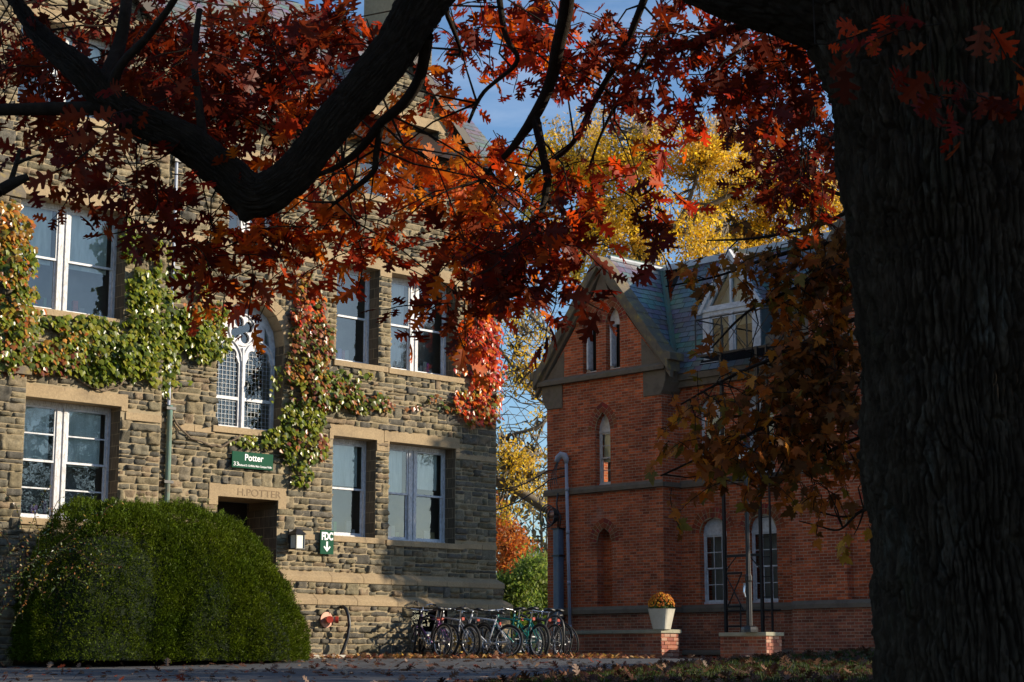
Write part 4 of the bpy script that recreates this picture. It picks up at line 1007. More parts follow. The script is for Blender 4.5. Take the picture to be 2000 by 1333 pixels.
m1 = MB(); m1.box((pA, yo - .02, 4.02), (pB + .7, yo + .02, 4.12)); m1.box((pA, yo, 4.06), (pA + .04, BR, 4.10)); m1.box((pB + .66, yo, 4.06), (pB + .7, BR, 4.10)); k = pA
while k < pB + .7: m1.box((k, yo, 4.07), (k + .018, BR - .02, 4.10)); k += .09
bar(m1, (pA, yo, 4.12), (pA + .95, yo, 5.0), .012); bar(m1, (pA, yo, 5.0), (pA + .95, yo, 4.12), .012); bar(m1, (pA, yo, 5.0), (pB, yo, 5.0), .015)
m1.build('lower_platform', M_['black'], fe)
m1 = MB(); zz = q3(1440, 1086)[1 + 1]; m1.box((pA, yo - .02, zz - .03), (pB, yo + .02, zz + .03)); bar(m1, (pA, yo, zz - .34), (pA + .33, yo, zz - .02), .014); bar(m1, (pB, yo, zz - .34), (pB - .33, yo, zz - .02), .014)
g0 = q3(1449, 1120)[0]; z1_ = q3(1430, 1120)[2]; z2_ = q3(1430, 1185)[2]
bar(m1, (pA, yo, z1_), (g0, yo, z1_), .022); bar(m1, (pA, yo, z1_), (g0 + .03, yo, z2_ - .1), .016); bar(m1, (g0, yo, z1_), (pA + .06, yo, z2_), .016); bar(m1, (pA, yo, z2_), (g0 - .06, yo, z2_), .022); bar(m1, (g0 - .06, yo, z2_), (g0 - .06, yo, .4), .018); bar(m1, (pA, yo, .75), (g0 - .06, yo, .75), .018); bar(m1, (pA, yo, z2_ - .1), (pB + .5, yo, z2_ - .1), .02)
m1.build('bracing', M_['black'], fe)

# ---- pipes, weatherhead, cable coil on the brick bay
pp = empty('service_conduit', MG, 'pale grey conduit with a curved weatherhead climbing the brick bay', 'conduit')
x0, z0 = onB(1114, 1235, .12); x1, z1 = onB(1106, 905, .12)
m1 = MB(); m1.tube([(x0, -.12, .2), (x1, -.12, z1)], .042, 12); 
for t_ in (.12, .35, .62, .85): zc = .2 + (z1 - .2) * t_; m1.tube([(x0 + (x1 - x0) * t_, -.12, zc), (x0 + (x1 - x0) * t_, -.12, zc + .10)], .048, 12)
m1.build('conduit', M_['pipe_grey'], pp, smooth=True)
m1 = MB(); m1.tube([(x1, -.12, z1), (x1, -.12, z1 + .10), (x1 - .04, -.14, z1 + .19), (x1 - .13, -.17, z1 + .22), (x1 - .22, -.20, z1 + .14), (x1 - .25, -.21, z1 + .04)], [.05, .07, .085, .085, .075, .06], 12); m1.build('weatherhead', M_['pipe_grey'], pp, smooth=True)
m1 = MB()
for i in range(4):
    m1.tube([(x1 - .2 - i * .012, -.2, z1 + .06), (x1 - .25 - .05 * i, -.24, z1 - .25), (x1 - .2 - .08 * i, -.24, z1 - .55), (x1 - .3 - .05 * i, -.2, z1 - .35 - .1 * i)], .009, 5)
m1.build('wires', M_['black'], pp)
pp2 = empty('cable_duct', MG, 'blue-grey peeling metal duct on the brick corner topped by a coil of black cable', 'duct')
xa, zz0 = onB(1090.5, 1232, .14); xb, zz1 = onB(1090.5, 1030, .14)
m1 = MB(); m1.box((xa - .10, -.22, .1), (xa + .10, -.03, zz1 - .02)); m1.build('duct', M_['pipe_blue'], pp2, bevel=.02)
m1 = MB(); [m1.box((xa - .13, -.235, z), (xa + .13, 0, z + .04)) for z in (1.0, 2.55, zz1 - .06)]; m1.build('strap', M_['black'], pp2)
m1 = MB()
for i in range(4):
    rr = .17 + .03 * i; m1.tube([(xa - .06 - .05 * i + rr * math.cos(a), -.25 - .02 * i, zz1 + .28 + rr * 1.1 * math.sin(a)) for a in [j * math.pi / 10 for j in range(21)]], .014, 6)
m1.tube([(xa, -.14, zz1 - .05), (xa + .03, -.16, zz1 + .25), (xa - .02, -.16, zz1 + .6), (xa + .02, -.15, zz1 + .85)], .022, 6)
m1.tube([(xa + .06, -.14, zz1 - .05), (xa + .12, -.16, zz1 + .25), (xa + .0, -.16, zz1 + .45)], .018, 6); m1.build('cable_coil', M_['black'], pp2, smooth=True)
m1 = MB(); m1.tube([(xa - .28, -.14, zz1 + .33), (xa - .02, -.14, zz1 + .33)], .10, 14); m1.build('splice_box', M_['plate'], pp2)
# overhead wires from the bay towards the far left
for nm, (pA_, pB_), lab in (('overhead_cable', ((1070, 920), (960, 958)), 'upper black service cable running from the brick corner to behind the stone hall'), ('overhead_cable', ((1073, 938), (955, 1000)), 'lower black service cable sagging from the brick corner past the stone hall')):
    a = at(*pA_, 45.6); b = at(*pB_, 44.5); P = [a.lerp(b, t_) - Vector((0, 0, .12 * math.sin(math.pi * t_))) for t_ in [i / 10 for i in range(11)]]
    e_ = Vector((b.x - 4, 50, b.z - .5)); P.append(e_)
    m1 = MB(); m1.tube([at(1105, 915 if '920' in str(pA_) else 930, 45.4)] + P, .016, 6); tag(m1.build(nm, M_['black']), lab, 'cable', 'service cables')

# ================================================================= low walls, planter, lamp post
def low_wall(name, X, Y, length, top, endw, lab):
    root = empty(name, Matrix.Translation((X, Y, 0)) @ Matrix.Rotation(A1 - math.pi / 2, 4, 'Z'), lab, 'wall', 'low brick walls by the entrance')
    m1 = MB(); m1.box((-length, 0, -.3), (0, endw, top - .075)); m1.build('brickwork', M_['brick_low'], root)
    m1 = MB(); x = -length
    while x < -.02:
        W = min(.9, -x + .06) if -x > 1.2 else -x + .06; m1.box((x, -.05, top - .075), (x + W - .005, endw + .05, top)); x += W
    m1.build('capstone', M_['capstone'], root, bevel=.008)
    # end pier of rough, newer bricks
    m1 = MB(); z = 0.0; j = 0; rr = random.Random(3)
    while z < top - .12:
        y = 0 if j % 2 else -.0
        ws = [.19, .19, .19] if j % 2 else [.095, .19, .19, .095]
        y = 0.003
        for w_ in ws:
            w_ = w_ * endw / .57; c = rr.choice([(.40, .17, .11), (.44, .21, .14), (.36, .13, .085), (.46, .27, .19), (.30, .11, .08)])
            p_ = rr.uniform(.0, .014); m1.box((-.06, y + .004, z + .004), (.012 + p_, y + w_ - .006, z + .064), c); y += w_
        z += (top - .075) / 7.0; j += 1
    m1.build('end_pier', M_['arch_brick'], root)
    return root
low_wall('brick_wall', 3.05, 37.7, 3.1, .625, .55, 'long low brick wall with a stone cap that carries the flower pot')
low_wall('brick_wall', 5.10, 37.0, 1.17, .56, .50, 'short low brick wall with a stone cap that carries the lamp post')
pt = empty('flower_pot', None, 'pale square tapered concrete pot of orange chrysanthemums on the end of the brick wall', 'plant pot', loc=(3.08, 37.78, .625)); pt.rotation_euler.z = A1 - math.pi / 2 + .25
m1 = MB(); n = 40
def sq(r_, z, k=5):
    P = []
    for i in range(n):
        a = 2 * math.pi * i / n; c, s_ = math.cos(a), math.sin(a); q = (abs(c) ** k + abs(s_) ** k) ** (-1 / k); P.append((r_ * q * c, r_ * q * s_, z))
    return P
rings = [sq(.155, 0), sq(.235, .405), sq(.245, .42), sq(.215, .42), sq(.20, .34)]
m1.add([p for r_ in rings for p in r_], [(i * n + j, i * n + (j + 1) % n, (i + 1) * n + (j + 1) % n, (i + 1) * n + j) for i in range(4) for j in range(n)] + [tuple(range(n))[::-1], tuple(4 * n + j for j in range(n))]); m1.build('pot', M_['concrete'], pt, smooth=False)
# chrysanthemum dome
def dome(root, nfl, rad, hh, base):
    V = []; F = []; C = []; GV = []; GF = []; GC = []
    for i in range(nfl):
        u_ = random.random(); a = random.uniform(0, 2 * math.pi); ph = math.acos(1 - u_ * 1.02); d = Vector((math.sin(ph) * math.cos(a), math.sin(ph) * math.sin(a), math.cos(ph)))
        if random.random() < .12: continue
        if d.z < .35 and random.random() < .25: continue
        p = Vector((d.x * rad, d.y * rad, base + d.z * hh)) * 1; p += Vector([random.uniform(-.012, .012) for _ in range(3)])
        t1 = d.orthogonal().normalized(); t2 = d.cross(t1); r_ = random.uniform(.016, .026); o = len(V); c = random.choice([(.78, .30, .02), (.70, .22, .015), (.85, .42, .03), (.62, .15, .01)])
        V.append(tuple(p + d * .014)); C.append(c)
        for k in range(8):
            q = 2 * math.pi * k / 8; V.append(tuple(p + (t1 * math.cos(q) + t2 * math.sin(q)) * r_ + d * random.uniform(-.008, .01))); C.append(tuple(x * .75 for x in c))
        F += [(o, o + 1 + k, o + 1 + (k + 1) % 8) for k in range(8)]
    m1 = MB(); m1.v = V; m1.f = F; m1.c = C; m1.m = [0] * len(F); m1.uc = True; m1.build('flowers', M_['petal'], root)
    m1 = MB()
    for i in range(900):
        a = random.uniform(0, 2 * math.pi); ph = random.uniform(0, 1.75); rr = random.uniform(.6, .97); d = Vector((math.sin(ph) * math.cos(a), math.sin(ph) * math.sin(a), max(-.15, math.cos(ph)))); p = Vector((d.x * rad * rr, d.y * rad * rr, base + d.z * hh * rr))
        e = Vector([random.uniform(-1, 1) for _ in range(3)]).normalized() * .03; f_ = e.cross(d).normalized() * .012
        g = random.choice([(.05, .10, .02), (.08, .14, .04), (.03, .07, .015)]); m1.add([tuple(p - e), tuple(p + f_), tuple(p + e), tuple(p - f_)], [(0, 1, 2, 3)], g)
    m1.build('foliage', M_['maple_leaf'], root)
dome(pt, 520, .265, .27, .47)
# lamp post
lpst = empty('lamp_post', None, 'slim dark fluted lamp post standing on the short brick wall', 'street lamp', loc=(4.80, 37.12, .56))
m1 = MB(); m1.lathe([(.175, 0), (.175, .05), (.165, .10), (.12, .125), (.09, .13)], 8); m1.build('base', M_['black'], lpst)
m1 = MB(); n = 32; rings = []
for z, r_ in ((.12, .062), (1.0, .060), (1.04, .072), (1.12, .072), (1.17, .048), (3.2, .040)):
    rings.append([(r_ * (1 - .09 * (j % 2)) * math.cos(2 * math.pi * j / n), r_ * (1 - .09 * (j % 2)) * math.sin(2 * math.pi * j / n), z) for j in range(n)])
m1.add([p for r_ in rings for p in r_], [(i * n + j, i * n + (j + 1) % n, (i + 1) * n + (j + 1) % n, (i + 1) * n + j) for i in range(5) for j in range(n)]); m1.build('pole', M_['black'], lpst)
m1 = MB(); m1.box((-.11, -.05, .90), (-.06, .0, .98)); m1.tube([(-.085, -.03, .93), (-.10, -.05, .80), (-.07, -.05, .70)], [.022, .02, .012], 8); m1.build('outlet_cover', M_['steel'], lpst)
m1 = MB(); m1.lathe([(.05, 3.2), (.09, 3.24), (.12, 3.30)], 16); m1.lathe([(.13, 3.68), (.16, 3.70), (.07, 3.80), (.015, 3.9)], 16); m1.build('lamp_cap', M_['black'], lpst)
m1 = MB(); m1.lathe([(.10, 3.30), (.145, 3.45), (.15, 3.6), (.13, 3.68)], 16); m1.build('globe', M_['frost'], lpst, smooth=True)

# ================================================================= bicycles
def circ(r_, n=36): return [(r_ * math.cos(2 * math.pi * i / n), 0, r_ * math.sin(2 * math.pi * i / n)) for i in range(n + 1)]
def ring_mesh(Rr, rr, n=40, k=8):
    V = []; F = []
    for i in range(n):
        a = 2 * math.pi * i / n
        for j in range(k):
            b = 2 * math.pi * j / k; q = Rr + rr * math.cos(b); V.append((q * math.cos(a), rr * math.sin(b), q * math.sin(a)))
    for i in range(n):
        for j in range(k): F.append((i * k + j, i * k + (j + 1) % k, ((i + 1) % n) * k + (j + 1) % k, ((i + 1) % n) * k + j))
    return V, F
PAINT = {}
def paint(c):
    if c not in PAINT: PAINT[c] = noisy('bicycle_paint', tuple(q * .85 for q in c), c, 6, .3, 0, spec=.6)
    return PAINT[c]
TY = {}
def bicycle(X, Y, head, paintc, lab, lean=6, tyre=.022, wr=.335, steer=12, saddle_h=.95, bars='flat', gold=False, basket=False, fender=False, reflector=True, step=False):
    root = empty('bicycle', Matrix.Translation((X, Y, .03)) @ Matrix.Rotation(R(head), 4, 'Z') @ Matrix.Rotation(R(lean), 4, 'X'), lab, 'bicycle', 'bicycles in the rack')
    pm = paint(paintc); wb = 1.04; bb = (.44, 0, .28); st = (.30, 0, .76); ht = (.86, 0, .80); hb = (.90, 0, .66); ax = (wb, 0, wr)
    if step: st = (.30, 0, .62)
    f = MB(); T = f.tube
    T([bb, st], .015, 8); T([bb, hb], .019, 8); T([(st[0], 0, st[2] - .03) if not step else (.36, 0, .5), ht if not step else (.88, 0, .73)], .0165, 8)
    for s_ in (.05, -.05): T([(0, s_, wr), (bb[0] - .05, s_ * .6, bb[2])], .010, 6); T([(0, s_, wr), (st[0], s_ * .4, st[2] - .06)], .009, 6)
    T([hb, ht, (.845, 0, .86)], .020, 8); f.build('frame', pm, root, smooth=True)
    f = MB()
    for s_ in (.05, -.05): f.tube([(hb[0] + .005, s_ * .9, hb[2] - .02), (.96, s_, .50), (ax[0], s_, ax[2])], [.014, .013, .009], 8)
    f.tube([(hb[0] + .005, -.05, hb[2] - .02), (hb[0] + .005, .05, hb[2] - .02)], .014, 8); f.build('fork', pm, root, smooth=True)
    for name, cx in (('rear_wheel', 0), ('front_wheel', wb)):
        key = (tyre, wr, name, gold)
        if key not in TY:
            a = MB(); V, F = ring_mesh(wr - tyre, tyre); a.add(V, F); t_ = a.build('tyre', M_['rubber'], None, smooth=True)
            a = MB(); V, F = ring_mesh(wr - tyre * 2 - .008, .009, 40, 6); a.add([(x, y * 1.3, z) for x, y, z in V], F); rm_ = a.build('rim', M_['steel'], None, smooth=True)
            a = MB(); n = 28
            for i in range(n):
                q = 2 * math.pi * i / n; s_ = .03 if i % 2 else -.03; o_ = .35 * (1 if (i // 2) % 2 else -1)
                a.tube([(.022 * math.cos(q + o_ * 3), s_, .022 * math.sin(q + o_ * 3)), ((wr - tyre * 2) * math.cos(q), 0, (wr - tyre * 2) * math.sin(q))], .0016, 4, cap=False)
            a.tube([(0, -.045, 0), (0, .045, 0)], .02, 10); sp_ = a.build('spokes', M_['spoke'], None)
            TY[key] = (t_.data, rm_.data, sp_.data)
            for o_ in (t_, rm_, sp_): bpy.data.objects.remove(o_)
        wl = empty(name); wl.parent = root; wl.location = (cx, 0, wr)
        if cx: wl.rotation_euler.z = R(steer)
        for nm, me in zip(('tyre', 'rim', 'spokes'), TY[key]):
            o_ = bpy.data.objects.new(nm, me); col.objects.link(o_); o_.parent = wl
        if not cx:
            a = MB(); 
            for r_ in ((.055, .042, .03) if not gold else (.075, .055, .035)): a.tube([(0, .03 + .15 * (.055 - r_) * .6, 0), (0, .033 + .15 * (.055 - r_) * .6, 0)], r_, 18)
            o_ = a.build('cassette', M_['gold'] if gold else M_['spoke'], wl)
        if reflector:
            a = MB(); a.box((wr * .5, -.006, -.010), (wr * .72, .006, .010)); a.build('reflector', M_['lettering'] if cx else M_['frost'], wl)
    c = MB(); c.tube([(bb[0], -.06, bb[2]), (bb[0], .06, bb[2])], .02, 10); c.tube([(bb[0] + .09 * math.cos(a), .047, bb[2] + .09 * math.sin(a)) for a in [i * math.pi / 12 for i in range(25)]], .007, 5); [c.tube([(bb[0], .047, bb[2]), (bb[0] + .09 * math.cos(a), .047, bb[2] + .09 * math.sin(a))], .006, 4) for a in (0, 1.26, 2.51, 3.77, 5.03)]
    q = random.uniform(0, 6); 
    for s_, e in ((.065, 1), (-.065, -1)):
        p = (bb[0] + e * .165 * math.cos(q), s_, bb[2] + e * .165 * math.sin(q)); c.tube([(bb[0], s_, bb[2]), p], .011, 6); c.box((p[0] - .045, s_ - .0 if s_ > 0 else s_ - .09, p[2] - .012), (p[0] + .045, s_ + .09 if s_ > 0 else s_, p[2] + .012))
    c.tube([(0, .045, wr + .035), (bb[0], .047, bb[2] + .09)], .004, 4); c.tube([(0, .045, wr - .05), (bb[0], .047, bb[2] - .09)], .004, 4); c.build('crankset', M_['steel'] if not gold else M_['gold'], root)
    s = MB(); stp = (.265, 0, saddle_h - .03); s.tube([st, stp], .012, 8); s.build('seat_post', M_['steel'], root)
    s = MB(); prof = [(-.13, .070, .0), (-.10, .078, .02), (-.02, .062, .02), (.06, .03, .012), (.14, .018, .008), (.155, .012, -.005)]
    V = []; k = 10
    for x, wd, z in prof:
        for j in range(k): a = 2 * math.pi * j / k; V.append((stp[0] + x, wd * math.cos(a), saddle_h + z + (.022 if math.sin(a) > 0 else .035) * math.sin(a) * (1 if math.sin(a) > 0 else .9)))
    s.add(V, [(i * k + j, i * k + (j + 1) % k, (i + 1) * k + (j + 1) % k, (i + 1) * k + j) for i in range(5) for j in range(k)] + [tuple(range(k))[::-1], tuple(5 * k + j for j in range(k))]); s.build('saddle', M_['black'], root, smooth=True)
    h = MB(); sx, sz = .845, 1.0 if bars == 'high' else .93
    h.tube([(.845, 0, .86), (sx - .01, 0, sz), (sx + .06, 0, sz + .015)], .014, 8)
    rot = Matrix.Rotation(R(steer), 4, 'Z')
    def hp(x, y, z): v = rot @ Vector((x, y, 0)); return (sx + v.x, v.y, z)
    if bars == 'flat': P = [hp(.03, -.30, sz + .03), hp(.05, -.12, sz + .02), hp(.06, 0, sz + .015), hp(.05, .12, sz + .02), hp(.03, .30, sz + .03)]
    elif bars == 'drop': P = [hp(-.02, -.21, sz - .13), hp(.10, -.21, sz - .12), hp(.13, -.21, sz - .04), hp(.06, -.2, sz + .02), hp(.06, 0, sz + .015), hp(.06, .2, sz + .02), hp(.13, .21, sz - .04), hp(.10, .21, sz - .12), hp(-.02, .21, sz - .13)]
    else: P = [hp(-.10, -.29, sz + .08), hp(.0, -.22, sz + .10), hp(.06, -.08, sz + .03), hp(.06, 0, sz + .015), hp(.06, .08, sz + .03), hp(.0, .22, sz + .10), hp(-.10, .29, sz + .08)]
    h.tube(P, .012, 8); hbar = h.build('handlebar', M_['steel'] if bars != 'drop' else M_['black'], root, smooth=True)
    g = MB()
    for i, j in ((0, 1), (-1, -2)):
        a, b = Vector(P[i]), Vector(P[j]); g.tube([a, a.lerp(b, min(.55, .12 / (b - a).length))], .017, 8); c_ = a.lerp(b, min(.8, .16 / (b - a).length)); g.tube([c_, c_ + Vector((.07, 0, -.03)), a + Vector((.05, 0, -.035))], .007, 5)
    g.build('grip', M_['black'], hbar)
    g = MB(); zc = P[len(P) // 2]; g.tube([zc, (zc[0] + .12, .03, zc[2] - .05), (.93, .02, .70)], .004, 4); g.tube([zc, (zc[0] + .1, -.05, zc[2] - .02), (.8, -.02, .78), (st[0] + .1, 0, st[2] - .03)], .004, 4); g.build('brake_cable', M_['black'], hbar)
    if reflector: g = MB(); g.box((.20, -.03, saddle_h - .22), (.225, .03, saddle_h - .165)); g.build('rear_reflector', M_['redpaint'], root)
    if fender:
        g = MB(); g.tube([((wr + .025) * math.cos(a), 0, wr + (wr + .025) * math.sin(a)) for a in [R(20 + i * 15) for i in range(11)]], .018, 6); g.build('mudguard', M_['black'], root, smooth=True)
    return root
BK = [
 (862, 35.1, 126, (.010, .010, .012), 'black city bicycle at the near end of the rack, one wheel against the stone wall', dict(steer=-24, bars='flat', lean=5)),
 (872, 35.5, 133, (.30, .09, .30), 'purple and silver bicycle with bare handlebars, second in the rack', dict(steer=10, bars='high', tyre=.026)),
 (921, 35.2, 128, (.42, .42, .44), 'grey mountain bicycle with a golden sprocket in the middle of the rack', dict(steer=-8, gold=True, tyre=.030, lean=-4)),
 (939, 35.9, 124, (.03, .03, .035), 'dark bicycle with mudguard behind the golden sprocket', dict(steer=14, fender=True, tyre=.02)),
 (990, 35.0, 151, (.48, .50, .54), 'silver bicycle with pale thick frame leaning in the rack', dict(steer=6, tyre=.027, wr=.325, saddle_h=.86, lean=9)),
 (1040, 35.6, 137, (.0, .24, .21), 'teal bicycle with turquoise handlebar', dict(steer=-16, tyre=.024, wr=.33, bars='flat', lean=-5)),
 (1052, 35.2, 126, (.0, .20, .19), 'dark teal bicycle with a red reflector under its black saddle', dict(steer=8, tyre=.030, lean=3)),
 (1078, 36.0, 120, (.02, .02, .022), 'black road bicycle with slim wheels beside the teal ones', dict(steer=12, tyre=.017, bars='drop', fender=False)),
 (1096, 36.4, 122, (.05, .05, .055), 'charcoal bicycle with a curved mudguard near the low brick wall', dict(steer=-10, tyre=.018, fender=True)),
 (1113, 36.9, 128, (.015, .015, .017), 'black bicycle at the far end, its white-reflector wheel against the brick wall', dict(steer=5, tyre=.018, lean=-8, saddle_h=.86)),
]
for px, Y, hd, c, lab, kw in BK:
    X = at(px, 1290, Y).x; bicycle(X, Y, hd, c, lab, **kw)
# rack of bent pipes
rk = empty('bike_rack', None, 'row of black bent-pipe hoops that the bicycles lean in', 'bike rack', loc=(-1.2, 36.0, .03))
for i, x in enumerate((-.6, .0, .62, 1.2, 1.85)):
    m1 = MB(); P = [(x, 0, 0), (x, 0, .62)] + [(x + .18 - .18 * math.cos(a), .05 * math.sin(a), .62 + .22 * math.sin(a)) for a in [R(30 * k) for k in range(1, 6)]] + [(x + .36, 0, .62), (x + .36, 0, 0)]
    m1.tube(P, .024, 10); m1.build('hoop', M_['black'], rk, smooth=True)
# ================================================================= foliage helpers
def unit(a): return a / np.maximum(np.linalg.norm(a, axis=-1, keepdims=True), 1e-9)
def scatter(name, P, T, N, S, tv, tf, cols, material, parent=None, jit=.12, bend=None):
    """P centre (leaf base), T leaf axis, N leaf normal, S size; tv template (k,3): x across, y along, z normal"""
    P, T, N = np.asarray(P, float), unit(np.asarray(T, float)), np.asarray(N, float); n = len(P)
    B = unit(np.cross(T, N)); N = np.cross(B, T)
    tv = np.asarray(tv, float); k = len(tv); S = np.asarray(S, float).reshape(-1, 1, 1)
    zz = tv[None, :, 2:3]
    if bend is not None: zz = zz + bend.reshape(-1, 1, 1) * (tv[None, :, 1:2] ** 2) + (bend * .7).reshape(-1, 1, 1) * np.abs(tv[None, :, 0:1])
    V = P[:, None, :] + S * (B[:, None, :] * tv[None, :, 0:1] + T[:, None, :] * tv[None, :, 1:2] + N[:, None, :] * zz)
    tf_l = [i for f in tf for i in f]; sz = [len(f) for f in tf]
    loops = (np.arange(n)[:, None] * k + np.array(tf_l)[None, :]).ravel(); sizes = np.tile(sz, n)
    C = np.repeat(np.asarray(cols), k, axis=0)
    return np_mesh(name, V.reshape(-1, 3), loops, sizes, material, parent, C)
half = [(.02, 0), (.02, .09), (.15, .12), (.26, .17), (.21, .24), (.10, .27), (.115, .35), (.25, .40), (.43, .48), (.37, .56), (.24, .545), (.115, .53), (.12, .60), (.24, .66), (.37, .77), (.26, .81), (.12, .75), (.10, .81), (.18, .89), (.12, .93), (.04, .92), (.0, 1.0)]
OV = [(x, y, 0) for x, y in half] + [(-x * .95, y + .02, 0) for x, y in half[:-1]]
kk = len(half); mid = [kk + kk - 1 + i for i in range(1)]
OV.append((0, 0, 0)); zi = len(OV) - 1
OF_ = [tuple([zi] + list(range(0, kk))), tuple([zi, kk - 1] + list(range(2 * kk - 2, kk - 1, -1)))]
mh = [(.0, 0), (.16, -.06), (.36, -.10), (.28, .04), (.52, .16), (.40, .24), (.60, .42), (.44, .42), (.30, .40), (.20, .44), (.24, .60), (.15, .66), (.14, .78), (.0, 1.0)]
MV = [(x, y, 0) for x, y in mh] + [(-x, y, 0) for x, y in mh[1:-1]]; mk = len(mh)
MF = [tuple(range(mk)), tuple([0, mk - 1] + list(range(len(MV) - 1, mk - 1, -1)))]
ih = [(0, .05), (.22, -.05), (.42, .10), (.55, .38), (.34, .46), (.22, .70), (.0, 1.0)]
IV = [(x, y, -.22 * x) for x, y in ih] + [(-x, y, -.22 * x) for x, y in ih[1:-1]]; ik = len(ih)
IF_ = [tuple(range(ik)), tuple([0, ik - 1] + list(range(len(IV) - 1, ik - 1, -1)))]
QV = [(0, 0, 0), (.22, .35, .03), (.18, .75, 0), (0, 1, -.04), (-.18, .75, 0), (-.22, .35, .03)]; QF = [(0, 1, 2, 3, 4, 5)]
DV = [(0, 0, 0), (.25, .5, 0), (0, 1, 0), (-.25, .5, 0)]; DF = [(0, 1, 2, 3)]
def pickc(tones, n, var=.25):
    t = np.array(tones)[rng.integers(0, len(tones), n)]; return t * rng.uniform(1 - var, 1 + var, (n, 1))
def toward_px(p):
    """project a world point to photo pixels"""
    x, y, z = p; c, s_ = math.cos(TH), math.sin(TH); d = y * c + z * s_; v = -y * s_ + z * c
    if d <= .1: return None
    return 1000 + FPX * x / d, 666.5 - FPX * v / d
def inframe(p, m=60):
    q = toward_px(p); return q is not None and -m < q[0] < 2000 + m and -m < q[1] < 1333 + m

def worley(u, v, seed=0):
    ui, vi = np.floor(u).astype(np.int64), np.floor(v).astype(np.int64); F1 = np.full(u.shape, 9.0); F2 = np.full(u.shape, 9.0); hid = np.zeros(u.shape)
    for a in (-1, 0, 1):
        for b in (-1, 0, 1):
            cx, cy = ui + a, vi + b; px, py = cx + _h(cx, cy, cx * 0 + seed), cy + _h(cx, cy, cx * 0 + seed + 7); d = np.sqrt((u - px) ** 2 + (v - py) ** 2)
            near = d < F1; F2 = np.where(near, F1, np.minimum(F2, d)); hid = np.where(near, _h(cx, cy, cx * 0 + seed + 13), hid); F1 = np.where(near, d, F1)
    return F1, F2, hid
def bark_tube(mb_list, pts, rad, nseg, step, amp, fu, fz, seed=0, lump=.05, plates=None):
    """smooth path with ridged bark; returns V, F"""
    pts = np.array([tuple(p) for p in pts]); rad = np.array(rad, float)
    d = np.concatenate([[0], np.cumsum(np.linalg.norm(np.diff(pts, axis=0), axis=1))]); L_ = d[-1]; n = max(6, int(L_ / step))
    # Catmull-Rom resample
    t = np.linspace(0, L_, n); idx = np.clip(np.searchsorted(d, t, 'right') - 1, 0, len(pts) - 2); f = ((t - d[idx]) / (d[idx + 1] - d[idx]))[:, None]
    p0 = pts[np.maximum(idx - 1, 0)]; p1 = pts[idx]; p2 = pts[idx + 1]; p3 = pts[np.minimum(idx + 2, len(pts) - 1)]
    C = .5 * (2 * p1 + (p2 - p0) * f + (2 * p0 - 5 * p1 + 4 * p2 - p3) * f ** 2 + (3 * p1 - p0 - 3 * p2 + p3) * f ** 3)
    rr = rad[idx] * (1 - f[:, 0]) + rad[idx + 1] * f[:, 0]
    T = unit(np.gradient(C, axis=0)); up = np.array([0, -1.0, .2]); U = []
    for i in range(n): up = up - T[i] * np.dot(up, T[i]); up = up / np.linalg.norm(up); U.append(up.copy())
    U = np.array(U); W = np.cross(T, U); th = np.linspace(-np.pi, np.pi, nseg, endpoint=False)
    cx, sx = np.cos(th), np.sin(th); rm = rr.mean()
    TT, TH_ = np.meshgrid(t, th, indexing='ij'); cu, su = np.cos(TH_) * rm, np.sin(TH_) * rm
    wv = fbm(cu * 3 + seed, su * 3, TT * 3, 3) - .5
    q = vnoise(cu * fu + wv * 2 + seed, su * fu + wv * 2, TT * fz); q2 = vnoise(cu * fu * 2.1 + seed + 9, su * fu * 2.1, TT * fz * 2.3 + wv * 3)
    crack = np.minimum(np.abs(q - .5) * 4, 1) ** .7; crack2 = np.minimum(np.abs(q2 - .5) * 3.5, 1) ** .8
    h = amp * (crack * 1.0 + .45 * crack2 + .35 * fbm(cu * fu * 4, su * fu * 4, TT * fz * 6, 3)) - amp
    if plates:
        a_ = TH_ * rm; wu = (fbm(a_ * 5, TT * 3.2, TT * 0 + seed, 4) - .5) * 1.9; wz = (fbm(a_ * 14, TT * 6, TT * 0 + seed + 4, 3) - .5) * 1.6
        F1, F2, hid = worley(a_ / plates[0] + wu, TT / plates[1] + wz, int(seed)); e = np.clip((F2 - F1) * 3.6, 0, 1) ** .8
        G1, G2, hid2 = worley(a_ / plates[0] * 2.3 + wu * 2, TT / plates[1] * 2.6 + wz * 2, int(seed) + 3); e2 = np.clip((G2 - G1) * 3, 0, 1) ** .7
        h = amp * (.85 * e + .45 * e * e2 + .55 * (hid - .5) * e + 1.1 * (fbm(a_ * 55, TT * 22, TT * 0, 4) - .5)) - amp
    h = h + lump * rm * (fbm(cu * 2.2 + seed, su * 2.2, TT * 2.2, 2) - .5) * 2
    Rr = rr[:, None] + h
    V = C[:, None, :] + Rr[..., None] * (U[:, None, :] * cx[None, :, None] + W[:, None, :] * sx[None, :, None])
    i, j = np.meshgrid(np.arange(n - 1), np.arange(nseg), indexing='ij'); j2 = (j + 1) % nseg
    F = np.stack([i * nseg + j, i * nseg + j2, (i + 1) * nseg + j2, (i + 1) * nseg + j], -1).reshape(-1, 4)
    mb_list.append((V.reshape(-1, 3), F)); return C
def tubes_obj(name, lst, material, parent, col_=(1, 1, 1)):
    Vs = []; Fs = []; o = 0
    for v, f in lst: Vs.append(v); Fs.append(f + o); o += len(v)
    V = np.concatenate(Vs); F = np.concatenate(Fs)
    return np_mesh(name, V, F.ravel(), np.full(len(F), 4), material, parent, np.tile(np.array(col_), (len(V), 1)), smooth=True)

